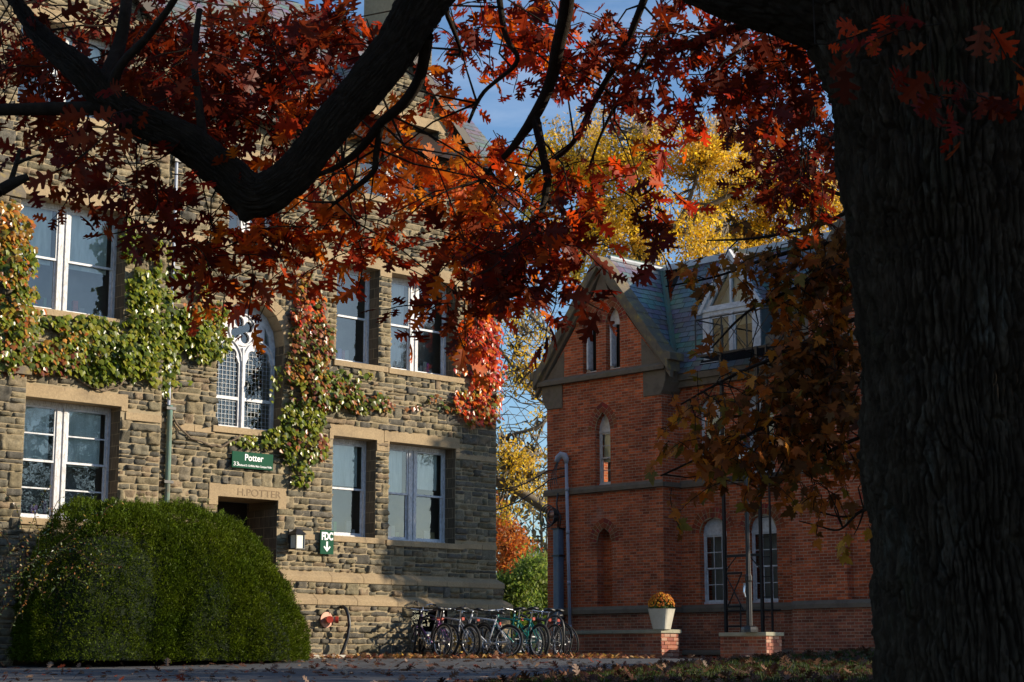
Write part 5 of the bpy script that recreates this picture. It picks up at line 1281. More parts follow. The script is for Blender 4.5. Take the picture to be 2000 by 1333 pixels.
# ================================================================= near oak
oak = empty('oak_tree', None, 'huge dark oak with furrowed trunk at the right and red leaves overhead', 'tree', loc=(at(1935, 1290, 7.5).x, 7.5, -1.0))
oinv = Matrix.Translation(-oak.location)
def shift(V): return V - np.array(oak.location)
D0 = 7.5
def px_path(L_, scale=1.0): return [at(x, y, d) for x, y, r_, d in L_], [r_ * d / FPX * scale for x, y, r_, d in L_]
lst = []
edge = [(1760, 1480), (1728, 1333), (1712, 1100), (1698, 900), (1678, 700), (1664, 500), (1650, 380), (1640, 250), (1608, 120), (1560, 0), (1540, -100)]
rp = [250, 222, 212, 208, 208, 212, 216, 220, 240, 265, 270]
trunk_pts = [at(1950, 2000, D0)] + [at(e + r_, y, D0) for (e, y), r_ in zip(edge, rp)] + [at(1880, -350, D0), at(1950, -900, D0)]
trunk_r = [330 * D0 / FPX] + [r_ * D0 / FPX for r_ in rp] + [240 * D0 / FPX, 200 * D0 / FPX]
bark_tube(lst, trunk_pts, trunk_r, 620, .0075, .036, 15, 2.6, 3, lump=.13, plates=(.032, .26))
lst[0] = (shift(lst[0][0]), lst[0][1]); tubes_obj('trunk', lst, M_['bark'], oak)
BP = []     # branch centre lines for attaching twigs
def limb(spec, nseg=60, step=.02, amp=.010, fu=26, fz=6, name='branch', seed=1):
    P, r_ = px_path(spec); l_ = []; C = bark_tube(l_, P, r_, nseg, step, amp, fu, fz, seed, .10, plates=(.024, .16) if nseg > 50 else None)
    BP.extend([tuple(c) for c in C[::4]]); return l_[0]
main = [(1860, 160, 150, 7.5), (1720, 30, 140, 7.5), (1560, -25, 110, 7.5), (1400, -60, 88, 7.6), (1250, -140, 72, 7.8), (1060, -190, 62, 8), (935, -120, 56, 8), (850, -30, 53, 8), (806, 37, 50, 8), (761, 110, 46, 8), (704, 180, 43, 8), (655, 235, 42, 8), (608, 296, 40, 8), (560, 352, 42, 8), (498, 384, 46, 8), (447, 345, 40, 8), (375, 283, 33, 8), (310, 248, 31, 8), (255, 222, 30, 8), (205, 190, 29, 8), (160, 140, 26, 8), (94, 84, 20, 8.1), (55, 40, 15, 8.2), (15, -20, 11, 8.3), (-60, -90, 8, 8.4)]
L1 = [limb(main, 200, .009, .013, 22, 5, seed=5)]
L1.append(limb([(502, 385, 42, 8), (490, 400, 34, 8), (480, 418, 20, 8), (475, 432, 8, 8)], 40, .012, .008))
subs = [
 [(240, 205, 24, 8), (180, 212, 15, 8), (90, 213, 13, 8), (0, 215, 12, 8), (-90, 222, 9, 8)],
 [(200, 170, 18, 8), (232, 90, 14, 8.1), (245, 20, 12, 8.1), (250, -60, 10, 8.2)],
 [(215, 190, 14, 8), (235, 130, 10, 7.9), (290, 70, 8, 7.8), (340, 0, 7, 7.7), (370, -60, 6, 7.7)],
 [(400, 300, 12, 8), (388, 200, 8, 8), (380, 110, 7, 8), (390, 20, 6, 8.1)],
 [(360, 290, 9, 8), (320, 285, 6, 8), (275, 277, 4, 8), (250, 262, 2, 8)],
 [(835, 70, 14, 8), (820, 150, 12.5, 8.2), (790, 200, 11.5, 8.3), (745, 240, 10, 8.4), (705, 290, 8, 8.5), (660, 325, 6, 8.6), (600, 350, 4, 8.7)],
 [(745, 240, 7, 8.4), (735, 300, 7, 8.5), (730, 335, 6, 8.5), (690, 370, 5, 8.6), (650, 400, 3, 8.7)],
 [(1110, -150, 18, 8.2), (1108, 0, 15, 8.6), (1090, 90, 13.5, 8.8), (1075, 160, 12, 9), (1045, 225, 12, 9.1), (1000, 290, 7, 9.2), (955, 335, 5, 9.3), (925, 385, 3, 9.4)],
 [(1045, 228, 10, 9.1), (1060, 300, 8.5, 9.1), (1070, 350, 8, 9.1), (1065, 385, 7, 9.1), (1085, 400, 6, 9.1), (1120, 430, 3, 9)],
 [(1065, 385, 7, 9.1), (1055, 430, 6, 9), (1040, 480, 4, 8.8), (1020, 540, 2.5, 8.6)],
 [(1300, -120, 9, 8.8), (1230, 70, 7.5, 9.1), (1160, 200, 6.5, 9.4), (1110, 290, 5, 9.6), (1020, 350, 3, 9.8)],
 [(1360, -60, 6, 9), (1310, 30, 5, 9.4), (1190, 230, 3.5, 9.6), (1150, 330, 2.5, 9.8)],
 [(960, -120, 9, 9), (985, 60, 6, 9), (1010, 120, 5, 9), (945, 180, 4, 9.1), (915, 240, 3, 9.1)],
 [(870, 20, 6, 8.2), (900, 100, 3.5, 8.6), (880, 108, 3, 8.6), (870, 106, 2, 8.6)],
 [(1500, 40, 9, 7.8), (1420, 60, 7, 8.4), (1330, 90, 5, 9), (1260, 130, 4, 9.6)],
 [(1700, 90, 12, 8), (1640, 150, 7, 10), (1560, 200, 6, 12), (1480, 260, 4, 13)],
 [(1720, 240, 12, 8.4), (1640, 260, 6, 11), (1580, 320, 5, 12.5), (1520, 360, 3, 13)],
 [(0, 372, 13, 6.5), (25, 358, 12, 6.5), (55, 345, 7, 6.5)], [(20, 360, 6, 6.5), (32, 320, 4.5, 6.5), (38, 290, 2, 6.5)], [(28, 322, 4, 6.5), (60, 308, 3.5, 6.5), (80, 303, 2, 6.5)], [(-80, 390, 16, 6.5), (0, 372, 13, 6.5)],
]
L2 = [limb(s_, 14, .03, .002, 30, 9, seed=i * 3.1) for i, s_ in enumerate(subs)]
L1 = [(shift(v), f) for v, f in L1]; tubes_obj('great_limb', L1[:1], M_['limb'], oak); tubes_obj('limb_stub', L1[1:], M_['limb'], oak)
for v, f in L2: tubes_obj('branch', [(shift(v), f)], M_['limb'], oak)

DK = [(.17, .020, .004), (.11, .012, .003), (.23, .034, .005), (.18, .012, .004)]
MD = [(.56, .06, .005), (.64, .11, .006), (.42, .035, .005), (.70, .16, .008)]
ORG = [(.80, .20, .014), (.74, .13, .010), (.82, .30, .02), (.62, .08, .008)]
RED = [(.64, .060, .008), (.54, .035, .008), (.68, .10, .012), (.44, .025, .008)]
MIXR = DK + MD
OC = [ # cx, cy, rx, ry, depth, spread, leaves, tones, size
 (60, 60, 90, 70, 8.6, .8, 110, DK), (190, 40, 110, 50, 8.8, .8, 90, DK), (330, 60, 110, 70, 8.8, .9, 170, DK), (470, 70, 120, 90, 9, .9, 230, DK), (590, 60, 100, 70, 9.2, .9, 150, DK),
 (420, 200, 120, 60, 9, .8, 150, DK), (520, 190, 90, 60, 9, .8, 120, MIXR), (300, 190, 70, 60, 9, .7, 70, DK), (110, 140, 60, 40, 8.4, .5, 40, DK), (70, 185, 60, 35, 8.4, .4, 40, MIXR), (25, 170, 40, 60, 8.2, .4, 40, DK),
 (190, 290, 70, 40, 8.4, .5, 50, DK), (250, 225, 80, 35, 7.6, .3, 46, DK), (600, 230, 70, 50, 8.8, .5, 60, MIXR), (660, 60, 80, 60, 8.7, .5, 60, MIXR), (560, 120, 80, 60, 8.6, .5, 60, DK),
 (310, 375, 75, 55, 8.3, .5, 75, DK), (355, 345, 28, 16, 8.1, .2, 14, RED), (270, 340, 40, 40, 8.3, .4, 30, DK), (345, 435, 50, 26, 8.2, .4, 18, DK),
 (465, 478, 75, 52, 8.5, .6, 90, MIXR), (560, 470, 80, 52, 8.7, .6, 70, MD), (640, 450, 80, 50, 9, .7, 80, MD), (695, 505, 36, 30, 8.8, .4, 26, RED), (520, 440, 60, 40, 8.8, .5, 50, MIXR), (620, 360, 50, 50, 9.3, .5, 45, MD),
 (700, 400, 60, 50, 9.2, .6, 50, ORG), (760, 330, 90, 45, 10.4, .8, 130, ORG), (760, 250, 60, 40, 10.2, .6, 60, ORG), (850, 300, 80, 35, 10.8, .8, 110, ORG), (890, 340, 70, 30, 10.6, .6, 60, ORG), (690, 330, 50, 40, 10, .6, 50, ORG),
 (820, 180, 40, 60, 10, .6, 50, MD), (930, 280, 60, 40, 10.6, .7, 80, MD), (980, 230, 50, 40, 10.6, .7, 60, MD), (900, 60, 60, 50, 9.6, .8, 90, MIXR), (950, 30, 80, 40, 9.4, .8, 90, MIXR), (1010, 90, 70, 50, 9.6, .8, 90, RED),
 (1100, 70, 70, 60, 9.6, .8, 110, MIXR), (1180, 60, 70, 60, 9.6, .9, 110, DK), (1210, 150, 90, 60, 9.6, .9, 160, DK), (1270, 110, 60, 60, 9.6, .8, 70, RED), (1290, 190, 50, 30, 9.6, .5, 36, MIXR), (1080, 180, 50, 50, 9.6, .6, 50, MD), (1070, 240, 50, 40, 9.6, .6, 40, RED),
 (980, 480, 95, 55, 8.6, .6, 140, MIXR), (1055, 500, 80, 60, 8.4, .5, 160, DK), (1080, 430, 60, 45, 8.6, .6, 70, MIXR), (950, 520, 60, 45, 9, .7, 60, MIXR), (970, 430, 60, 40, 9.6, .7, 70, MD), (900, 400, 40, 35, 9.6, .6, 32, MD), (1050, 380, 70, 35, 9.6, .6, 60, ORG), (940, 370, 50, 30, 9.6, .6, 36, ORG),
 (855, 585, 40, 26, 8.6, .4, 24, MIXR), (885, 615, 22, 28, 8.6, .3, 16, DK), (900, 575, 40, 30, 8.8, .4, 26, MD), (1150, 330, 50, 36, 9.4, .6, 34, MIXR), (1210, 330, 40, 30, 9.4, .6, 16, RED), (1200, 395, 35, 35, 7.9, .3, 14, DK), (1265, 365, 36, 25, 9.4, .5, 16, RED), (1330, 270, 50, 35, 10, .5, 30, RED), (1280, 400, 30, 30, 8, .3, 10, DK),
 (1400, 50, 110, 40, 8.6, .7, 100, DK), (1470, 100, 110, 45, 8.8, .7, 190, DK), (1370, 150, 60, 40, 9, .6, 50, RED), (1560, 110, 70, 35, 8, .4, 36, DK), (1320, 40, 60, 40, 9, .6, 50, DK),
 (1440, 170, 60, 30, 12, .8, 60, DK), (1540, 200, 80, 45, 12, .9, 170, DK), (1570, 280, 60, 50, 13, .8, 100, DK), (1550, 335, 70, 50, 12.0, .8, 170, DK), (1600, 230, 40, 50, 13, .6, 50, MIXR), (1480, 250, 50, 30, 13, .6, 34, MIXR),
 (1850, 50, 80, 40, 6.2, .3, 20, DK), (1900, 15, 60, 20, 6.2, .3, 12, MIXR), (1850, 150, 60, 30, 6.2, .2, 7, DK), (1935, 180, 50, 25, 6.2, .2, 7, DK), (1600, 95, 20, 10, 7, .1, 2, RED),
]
P_, T_, N_, S_, C_ = [], [], [], [], []; TW = MB(); BPa = np.array(BP)
def spray(p0, d, n, tones, size, LP, twr=.0025, droop=.25):
    Pl, Tl, Nl, Sl, Cl = LP; p = Vector(p0); d = Vector(d).normalized(); pts = [tuple(p)]
    st = .045
    for k in range(n):
        d = (d + Vector([random.uniform(-.25, .25) for _ in range(3)]) + Vector((0, 0, -droop * .25))).normalized(); p = p + d * st; pts.append(tuple(p))
        side = d.cross(Vector([random.uniform(-1, 1) for _ in range(3)])).normalized()
        t = (d * random.uniform(.1, .9) + side * random.uniform(.5, 1) + Vector((0, 0, -droop))).normalized()
        nn = Vector((random.uniform(-.8, .8), random.uniform(-1, .2), random.uniform(-.2, 1)))
        s_ = size * random.choice([.55, .75, .9, 1, 1.1, 1.22]) * random.uniform(.9, 1.1); c = random.choice(tones); v = random.uniform(.7, 1.3)
        Pl.append(tuple(p + t * .012)); Tl.append(tuple(t)); Nl.append(tuple(nn)); Sl.append(s_); Cl.append((c[0] * v, c[1] * v, c[2] * v))
    return pts
# openings in the canopy
GAPS = [(1110, 1340, 462, 760, .95), (868, 985, 105, 185, .9), (415, 565, 545, 850, .97), (750, 850, 525, 730, .85), (700, 850, 330, 405, .35), (30, 110, 90, 190, .6), (1240, 1330, 0, 40, .6), (1030, 1110, 205, 300, .5), (1290, 1420, 200, 245, .7)]
def clusters(lst, LP, size, twb, branch_pts, nper=(4, 8), droop=.3, link=.3, shade=None):
    for (cx, cy, rx, ry, D, sp, n, tones) in lst:
        m = max(1, int(n / ((nper[0] + nper[1]) / 2)))
        for _ in range(m):
            a = random.uniform(0, 2 * math.pi); q = math.sqrt(random.random()); dd = D + random.uniform(-sp, sp) * .6
            qx, qy = cx + rx * q * math.cos(a), cy + ry * q * math.sin(a)
            if any(x0 < qx < x1 and y0 < qy < y1 and random.random() < pr for x0, x1, y0, y1, pr in GAPS): continue
            p = at(qx, qy, dd)
            d = Vector((random.uniform(-1, .8), random.uniform(-.8, .8), random.uniform(-.9, .4)))
            pts = spray(p, d, random.randint(*nper), tones, size, LP, droop=droop)
            twb.tube(pts, [.003] * (len(pts) - 1) + [.0015], 4, cap=False)
            if random.random() < link and len(branch_pts):
                dv = branch_pts - np.array(p); j = int(random.choice(list(np.argsort((dv ** 2).sum(1))[:16]))); b = Vector(branch_pts[j])
                if (b - p).length < 1.0:
                    m1_ = b.lerp(p, .5) + Vector((random.uniform(-.06, .06), random.uniform(-.06, .06), random.uniform(.0, .10)))
                    m0 = b.lerp(p, .25) + Vector((random.uniform(-.05, .05), 0, random.uniform(0, .06)))
                    twb.tube([b, m0, m1_, p], [.007, .005, .004, .003], 5, cap=False)
LPo = (P_, T_, N_, S_, C_)
def thin(c):
    cx, cy, rx, ry, D, sp, n, t = c; k = .78
    if 1060 < cx < 1320 and cy < 260: k = .5
    if 850 < cx < 1060 and cy < 300: k = .55
    if 680 < cx < 900 and 220 < cy < 420: k = .62
    if cx < 640 and cy < 260: k = .85
    return (cx, cy, rx, ry, D, sp, int(n * k * 1.32), t)
OC = [thin(c) for c in OC if (c[0], c[1]) not in ((980, 230), (1080, 180), (1270, 110))]
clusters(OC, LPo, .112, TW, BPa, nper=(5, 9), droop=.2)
# unseen crown leaves added above and right of the frame to cast dappled shade
Lc = at(830, 320, 10.5); sunv = np.array(SUN)
LIT = [Lc, at(1040, 430, 9.2), at(620, 480, 8.8), at(1120, 130, 9.6), at(700, 400, 9.4), at(360, 345, 8.2), at(940, 60, 9.6)]  # leaf groups kept sunlit by gaps left in the added crown
def blocks_lit(p, centre, rad):
    v = np.array(p) - np.array(centre); t = float(v @ sunv)
    return t > 0 and np.linalg.norm(v - t * sunv) < rad
cnt = 0
while cnt < 5200:
    p = (random.uniform(-7, 9), random.uniform(2.5, 15), random.uniform(2.2, 8.5))
    if inframe(p, 140): continue
    q = ((p[0] - 1.8) / 8) ** 2 + ((p[1] - 8) / 8) ** 2 + ((p[2] - 5.5) / 4) ** 2
    if q > 1 or fbm(p[0] * .5, p[1] * .5, p[2] * .6, 2) < .42: continue
    if any(blocks_lit(p, q_, .95) for q_ in LIT) and random.random() < .92: continue
    P_.append(p); T_.append((random.uniform(-1, 1), random.uniform(-1, 1), random.uniform(-1, .3))); N_.append((random.uniform(-1, 1), random.uniform(-1, 1), random.uniform(0, 1))); S_.append(random.uniform(.16, .24)); c = random.choice(DK + MD); C_.append(c); cnt += 1
Pn = np.array(P_) - np.array(oak.location)
scatter('crown', Pn, T_, N_, S_, OV, OF_, np.array(C_), M_['oak_leaf'], oak, bend=rng.uniform(-.6, .4, len(P_)))
TW.v = [tuple(np.array(v) - np.array(oak.location)) for v in TW.v]; TW.build('twigs', M_['limb'], oak)

# ================================================================= maple in the shade
mpl = empty('maple_tree', None, 'shaded maple with drooping dark orange leaves in front of the brick hall', 'tree', loc=(3.35, 13.5, -.2))
MO = [(.46, .135, .014), (.34, .09, .010), (.22, .060, .008), (.58, .21, .018), (.16, .06, .008), (.20, .13, .014), (.50, .12, .012)]
MDk = [(.19, .07, .013), (.13, .045, .010), (.26, .095, .014), (.13, .06, .010), (.34, .10, .012)]
MBt = [(.62, .30, .03), (.55, .24, .025)]
ml = []; BPm = []
def limb2(spec, nseg=10, seed=1):
    P, r_ = px_path(spec); l_ = []; C = bark_tube(l_, P, r_, nseg, .04, .001, 20, 6, seed, .08); BPm.extend([tuple(c) for c in C[::3]]); ml.append(l_[0])
for i, s_ in enumerate([
 [(1880, 1700, 60, 13.5), (1870, 1200, 52, 13.5), (1860, 800, 46, 13.5), (1850, 400, 34, 13.5), (1840, 100, 20, 13.5)],
 [(1860, 520, 16, 13.5), (1700, 482, 7, 13.6), (1610, 478, 5.5, 13.7), (1500, 505, 4, 13.8), (1400, 540, 2.5, 14), (1300, 560, 1.5, 14)],
 [(1860, 500, 12, 13.5), (1700, 410, 4.5, 13.6), (1600, 440, 4, 13.7), (1480, 465, 3, 13.8), (1380, 470, 1.6, 14)],
 [(1855, 420, 12, 13.5), (1640, 380, 4, 13.8), (1500, 300, 3.4, 14), (1440, 240, 2, 14)],
 [(1860, 560, 12, 13.5), (1660, 518, 4.5, 13.5), (1560, 560, 3.6, 13.5), (1460, 610, 2.6, 13.5), (1390, 680, 1.6, 13.4)],
 [(1862, 640, 14, 13.5), (1690, 620, 5, 13.4), (1560, 680, 4, 13.3), (1440, 730, 3, 13.2), (1330, 790, 1.6, 13)],
 [(1864, 760, 14, 13.5), (1700, 740, 5, 13.4), (1560, 800, 4, 13.2), (1420, 870, 3, 13), (1290, 930, 1.8, 13)],
 [(1866, 860, 12, 13.5), (1700, 850, 4, 13.4), (1560, 915, 3, 13.2), (1500, 940, 2, 13.2)],
 [(1868, 960, 12, 13.5), (1720, 990, 4, 13.4), (1680, 1000, 3.4, 13.3), (1640, 1035, 2.2, 13.2), (1600, 1028, 1.6, 13.2), (1560, 1018, 1, 13.2)],
 [(1700, 992, 3, 13.4), (1650, 1010, 2, 13.4), (1600, 1000, 1.4, 13.4)], [(1690, 985, 2.6, 13.4), (1680, 1020, 1.8, 13.3), (1668, 1045, 1, 13.3)]]): limb2(s_, 10 if i else 40, i * 2.3)
MC = [
 (1630, 430, 60, 26, 13.6, .5, 60, MDk), (1560, 475, 80, 22, 13.7, .6, 90, MDk), (1450, 495, 80, 20, 13.8, .6, 66, MO), (1600, 510, 70, 40, 13.6, .6, 150, MO), (1500, 540, 60, 30, 13.8, .6, 80, MO), (1380, 540, 60, 20, 13.9, .5, 36, MO),
 (1620, 590, 50, 50, 13.5, .6, 170, MO), (1570, 640, 50, 40, 13.5, .6, 120, MO), (1560, 705, 50, 40, 13.4, .6, 110, MDk), (1600, 690, 80, 60, 13.4, .7, 300, MDk), (1490, 745, 50, 24, 13.3, .5, 60, MO), (1640, 740, 50, 60, 13.4, .6, 170, MDk),
 (1590, 800, 90, 50, 13.3, .7, 270, MDk), (1500, 800, 70, 45, 13.2, .6, 170, MO), (1420, 810, 60, 45, 13.1, .6, 140, MO), (1350, 830, 45, 35, 13, .5, 70, MO), (1440, 880, 70, 35, 13, .6, 130, MO), (1530, 890, 70, 40, 13.2, .6, 140, MDk), (1620, 880, 70, 40, 13.3, .6, 160, MO),
 (1310, 880, 30, 40, 12.9, .4, 34, MO), (1300, 940, 30, 20, 12.9, .3, 14, MO), (1380, 930, 45, 22, 13, .4, 44, MO), (1470, 945, 40, 20, 13.1, .4, 34, MO), (1600, 950, 50, 22, 13.3, .4, 50, MO), (1320, 780, 30, 20, 13, .3, 14, MO), (1285, 560, 25, 20, 13.9, .3, 12, MO), (1325, 600, 35, 22, 13.9, .4, 26, MO), (1400, 700, 30, 25, 13.3, .4, 20, MO),
 (1390, 660, 30, 14, 13.5, .3, 9, MO), (1665, 1040, 14, 12, 13.3, .2, 9, MBt), (1655, 560, 30, 40, 13.4, .3, 50, MO), (1690, 1030, 14, 20, 13.3, .2, 8, MBt), (1640, 500, 40, 40, 13.5, .4, 60, MDk), (1350, 520, 60, 24, 14, .5, 46, MO), (1530, 590, 40, 26, 13.7, .4, 40, MO), (1480, 430, 60, 24, 13.9, .4, 14, MDk)]
Pm, Tm, Nm, Sm, Cm = [], [], [], [], []; TW = MB(); MC = [(a_, b_, c_, d_, e_, f_, int(g_ * (.85 if a_ > 1540 else .68)), h_) for a_, b_, c_, d_, e_, f_, g_, h_ in MC]; clusters(MC, (Pm, Tm, Nm, Sm, Cm), .092, TW, np.array(BPm), droop=.45, link=.3)
# the crown goes on behind the oak and above the frame
cnt = 0
while cnt < 900:
    p = (random.uniform(3.4, 7), random.uniform(11.5, 16), random.uniform(1, 7))
    if inframe(p, 0): continue
    Pm.append(p); Tm.append((random.uniform(-1, 1), random.uniform(-1, 1), -.4)); Nm.append((random.uniform(-1, 1), -.5, 1)); Sm.append(.15); Cm.append(random.choice(MO)); cnt += 1
ml_ = np.array(mpl.location)
scatter('crown', np.array(Pm) - ml_, Tm, Nm, Sm, MV, MF, np.array(Cm), M_['maple_leaf'], mpl, bend=rng.uniform(-.4, .2, len(Pm)))
ml = [(v - ml_, f) for v, f in ml]; tubes_obj('trunk', ml[:1], M_['limb'], mpl); [tubes_obj('branch', [q_], M_['limb'], mpl) for q_ in ml[1:]]
TW.v = [tuple(np.array(v) - ml_) for v in TW.v]; TW.build('twigs', M_['limb'], mpl)

# ================================================================= unseen trees to the right; the evergreens and bush are added for foreground shade
def shade_tree(x, y, rad, z0, z1, n, lab, size=.3, seed=0):
    root = empty('unseen_shade_tree', None, lab, 'tree', loc=(x, y, -1)); P = []
    while len(P) < n:
        a = random.uniform(0, 2 * math.pi); h = random.random(); q = random.random() ** .5; r_ = rad * (1 - .55 * h) * q
        p = (x + r_ * math.cos(a), y + r_ * math.sin(a), z0 + (z1 - z0) * h)
        if fbm(p[0] * .8 + seed, p[1] * .8, p[2] * .8, 2) < .40 or inframe(p, 30): continue
        P.append(p)
    n = len(P); T = rng.uniform(-1, 1, (n, 3)); N = rng.uniform(-1, 1, (n, 3)); lc = np.array((x, y, -1))
    scatter('crown', np.array(P) - lc, T, N, rng.uniform(size * .7, size * 1.2, n), QV, QF, pickc([(.02, .05, .015), (.03, .06, .02)], n), M_['yew'], root)
    m1 = MB(); m1.tube([(0, 0, -.2), (0, 0, 4), (0, 0, z1 * .8)], [.3, .22, .08], 12); m1.build('trunk', M_['bark_far'], root)
shade_tree(9.6, 5.6, 3.3, -.6, 9, 12000, 'dense unseen evergreen added to shade the oak trunk', .34)
shade_tree(11.0, 14.6, 4.4, -.6, 9.5, 14000, 'dense unseen evergreen added to shade the maple and lawn', .36, 4)
shade_tree(15.5, 25.0, 4.0, 1.0, 8.0, 2600, 'open unseen evergreen added to dapple the road with shade', .36, 9)

def round_tree(x, y, zc, ry, rz, n, lab):
    root = empty('street_tree', None, lab, 'tree', loc=(x, y, 0)); P = []
    while len(P) < n:
        d = Vector([random.gauss(0, 1) for _ in range(3)]).normalized() * random.random() ** .4; p = (d.x * 1.8, d.y * ry, zc + d.z * rz)
        if fbm(p[0] * .9, p[1] * .9, p[2] * .9, 2) > .36: P.append(p)
    n = len(P); scatter('crown', P, rng.uniform(-1, 1, (n, 3)), rng.uniform(-1, 1, (n, 3)), rng.uniform(.2, .34, n), QV, QF, pickc([(.20, .12, .02), (.14, .10, .02)], n), M_['locust_leaf'], root)
    m1 = MB(); m1.tube([(0, 0, -.2), (0, 0, zc - rz * .5), (0, 0, zc)], [.16, .13, .06], 10); m1.build('trunk', M_['bark_far'], root)
round_tree(15.0, 36.75, 7.9, 1.9, 2.3, 5200, 'small round street tree outside the view that shades the corner of the stone hall')
def bush(x, y, zc, rx, ry, rz, n, lab):  # unseen bush, put in for the shade it throws on the lawn
    root = empty('unseen_shade_bush', None, lab, 'bush', loc=(x, y, 0)); P = []
    while len(P) < n:
        d = Vector([random.gauss(0, 1) for _ in range(3)]).normalized() * random.random() ** .35; P.append((d.x * rx, d.y * ry, zc + d.z * rz))
    scatter('leaves', P, rng.uniform(-1, 1, (n, 3)), rng.uniform(-1, 1, (n, 3)), rng.uniform(.2, .34, n), QV, QF, pickc([(.03, .06, .02)], n), M_['yew'], root)
bush(11.2, 26.8, 1.4, 1.7, 4.8, 2.2, 7000, 'long unseen bush added to shade the lawn edge')
# ================================================================= yew
cxp = 0
LOB = [((-8.95, -1.35), 2.5, 1.15, 2.60, 2.2), ((-7.75, -1.85), 1.08, .95, 1.70, 2.1), ((-8.7, -1.75), 1.25, 1.05, 2.2, 2.2), ((-10.15, -1.5), 1.4, 1.1, 2.5, 3.0)]
def yew_f(x, y, z, k): 
    (cx, cy), a, b, c, e = LOB[k]; return (abs(x - cx) / a) ** e + (abs(y - cy) / b) ** e + (max(z, 0) / c) ** e
yw = empty('yew_bush', MS, 'large clipped dark green yew mound in front of the stone hall beside the entrance', 'bush')
P, N, C = [], [], []
V_, F_ = [], []
for k, ((cx, cy), a, b, c, e) in enumerate(LOB):
    m1 = MB(); nu, nv = 36, 14; vs = []
    for i in range(nv + 1):
        ph = math.pi / 2 * i / nv
        for j in range(nu):
            t = 2 * math.pi * j / nu; d = Vector((math.cos(t) * math.cos(ph), math.sin(t) * math.cos(ph), math.sin(ph)))
            q = ((abs(d.x) / a) ** e + (abs(d.y) / b) ** e + (abs(d.z) / c) ** e) ** (-1 / e) * .80; vs.append((cx + d.x * q, cy + d.y * q, d.z * q))
    V_.append(vs); o = sum(len(v) for v in V_[:-1]); F_ += [(o + i * nu + j, o + i * nu + (j + 1) % nu, o + (i + 1) * nu + (j + 1) % nu, o + (i + 1) * nu + j) for i in range(nv) for j in range(nu)]
    n = int(62000 * a * b / 3)
    for _ in range(n):
        u_ = Vector((random.gauss(0, 1), random.gauss(0, 1), abs(random.gauss(0, 1)))).normalized()
        if random.random() > b * math.sqrt((u_.x / a) ** 2 + (u_.y / b) ** 2 + (u_.z / c) ** 2): continue
        d = Vector((u_.x * a, u_.y * b, u_.z * c)).normalized()
        q = ((abs(d.x) / a) ** e + (abs(d.y) / b) ** e + (abs(d.z) / c) ** e) ** (-1 / e); x, y, z = cx + d.x * q, cy + d.y * q, d.z * q
        if y > -.05: continue
        if any(kk_ != k and yew_f(x, y, z, kk_) < .62 for kk_ in range(4)): continue
        nn = Vector((np.sign(d.x) * (abs(x - cx) / a) ** (e - 1) / a, np.sign(d.y) * (abs(y - cy) / b) ** (e - 1) / b, (z / c) ** (e - 1) / c)).normalized()
        bmp = (fbm(x * 1.6, y * 1.6, z * 1.6, 2) - .5) * .26 + (float(vnoise(x * 6.5, y * 6.5, z * 6.5)) - .5) * .15 + random.uniform(-.05, .02)
        if random.random() < .03: bmp += .06
        P.append((x + nn.x * bmp, y + nn.y * bmp, z + nn.z * bmp)); N.append(tuple(nn))
P = np.array(P); N = np.array(N); n = len(P); print('yew', n)
reps = 4; Pr = np.repeat(P, reps, 0) + rng.normal(0, .016, (n * reps, 3)); Nr = np.repeat(N, reps, 0)
T = unit(Nr * .75 + rng.normal(0, .55, Nr.shape) + np.array([0, 0, .35])); NN = rng.normal(0, 1, Nr.shape)
g = np.repeat(fbm(P[:, 0] * 2, P[:, 1] * 2, P[:, 2] * 2, 3), reps)[:, None]
base = np.array((.055, .105, .004)) * (1 - g) + np.array((.16, .20, .008)) * g
scatter('foliage', Pr, T, NN, rng.uniform(.032, .060, n * reps), [(0, 0, 0), (.11, .3, 0), (.08, .8, 0), (0, 1, 0), (-.08, .8, 0), (-.11, .3, 0)], QF, base * .68 * rng.uniform(.5, 1.5, (n * reps, 1)), M_['yew'], yw)
tw = MB(); P, T, N = [], [], []
for i in range(170):
    x = random.uniform(-11.2, -6.8); y = random.uniform(-2.3, -.7); z = max((max(0, 1 - (abs(x - cx) / a) ** e - (abs(y - cy) / b) ** e) ** (1 / e)) * c for (cx, cy), a, b, c, e in LOB)
    if z < .8: continue
    p = Vector((x, y, z - .08)); d = Vector((random.uniform(-.5, .5), random.uniform(-.5, .3), 1)).normalized(); pts = [tuple(p)]
    for k in range(random.randint(4, 9)):
        d = (d + Vector([random.uniform(-.12, .12) for _ in range(3)])).normalized(); p = p + d * .03; pts.append(tuple(p))
        for s_ in (1, -1):
            for r2 in range(2): sd = d.orthogonal().normalized() * s_; sd.rotate(Matrix.Rotation(random.uniform(0, 3), 3, d)); P.append(tuple(p)); T.append(tuple(sd + d * .6)); N.append(tuple(Vector((random.uniform(-1, 1), -1, 1))))
    tw.tube(pts, [.004] * len(pts), 4, cap=False)
n = len(P); scatter('shoots', P, T, N, rng.uniform(.028, .045, n), [(0, 0, 0), (.11, .3, 0), (.08, .8, 0), (0, 1, 0), (-.08, .8, 0), (-.11, .3, 0)], QF, pickc([(.14, .20, .02), (.10, .16, .015)], n), M_['yew'], yw)
m1 = MB(); m1.add([v for vs in V_ for v in vs], F_); m1.build('inner_growth', noisy('yew_inner', (.006, .012, .004), (.012, .022, .006), 12, .95, .5, .02), yw)
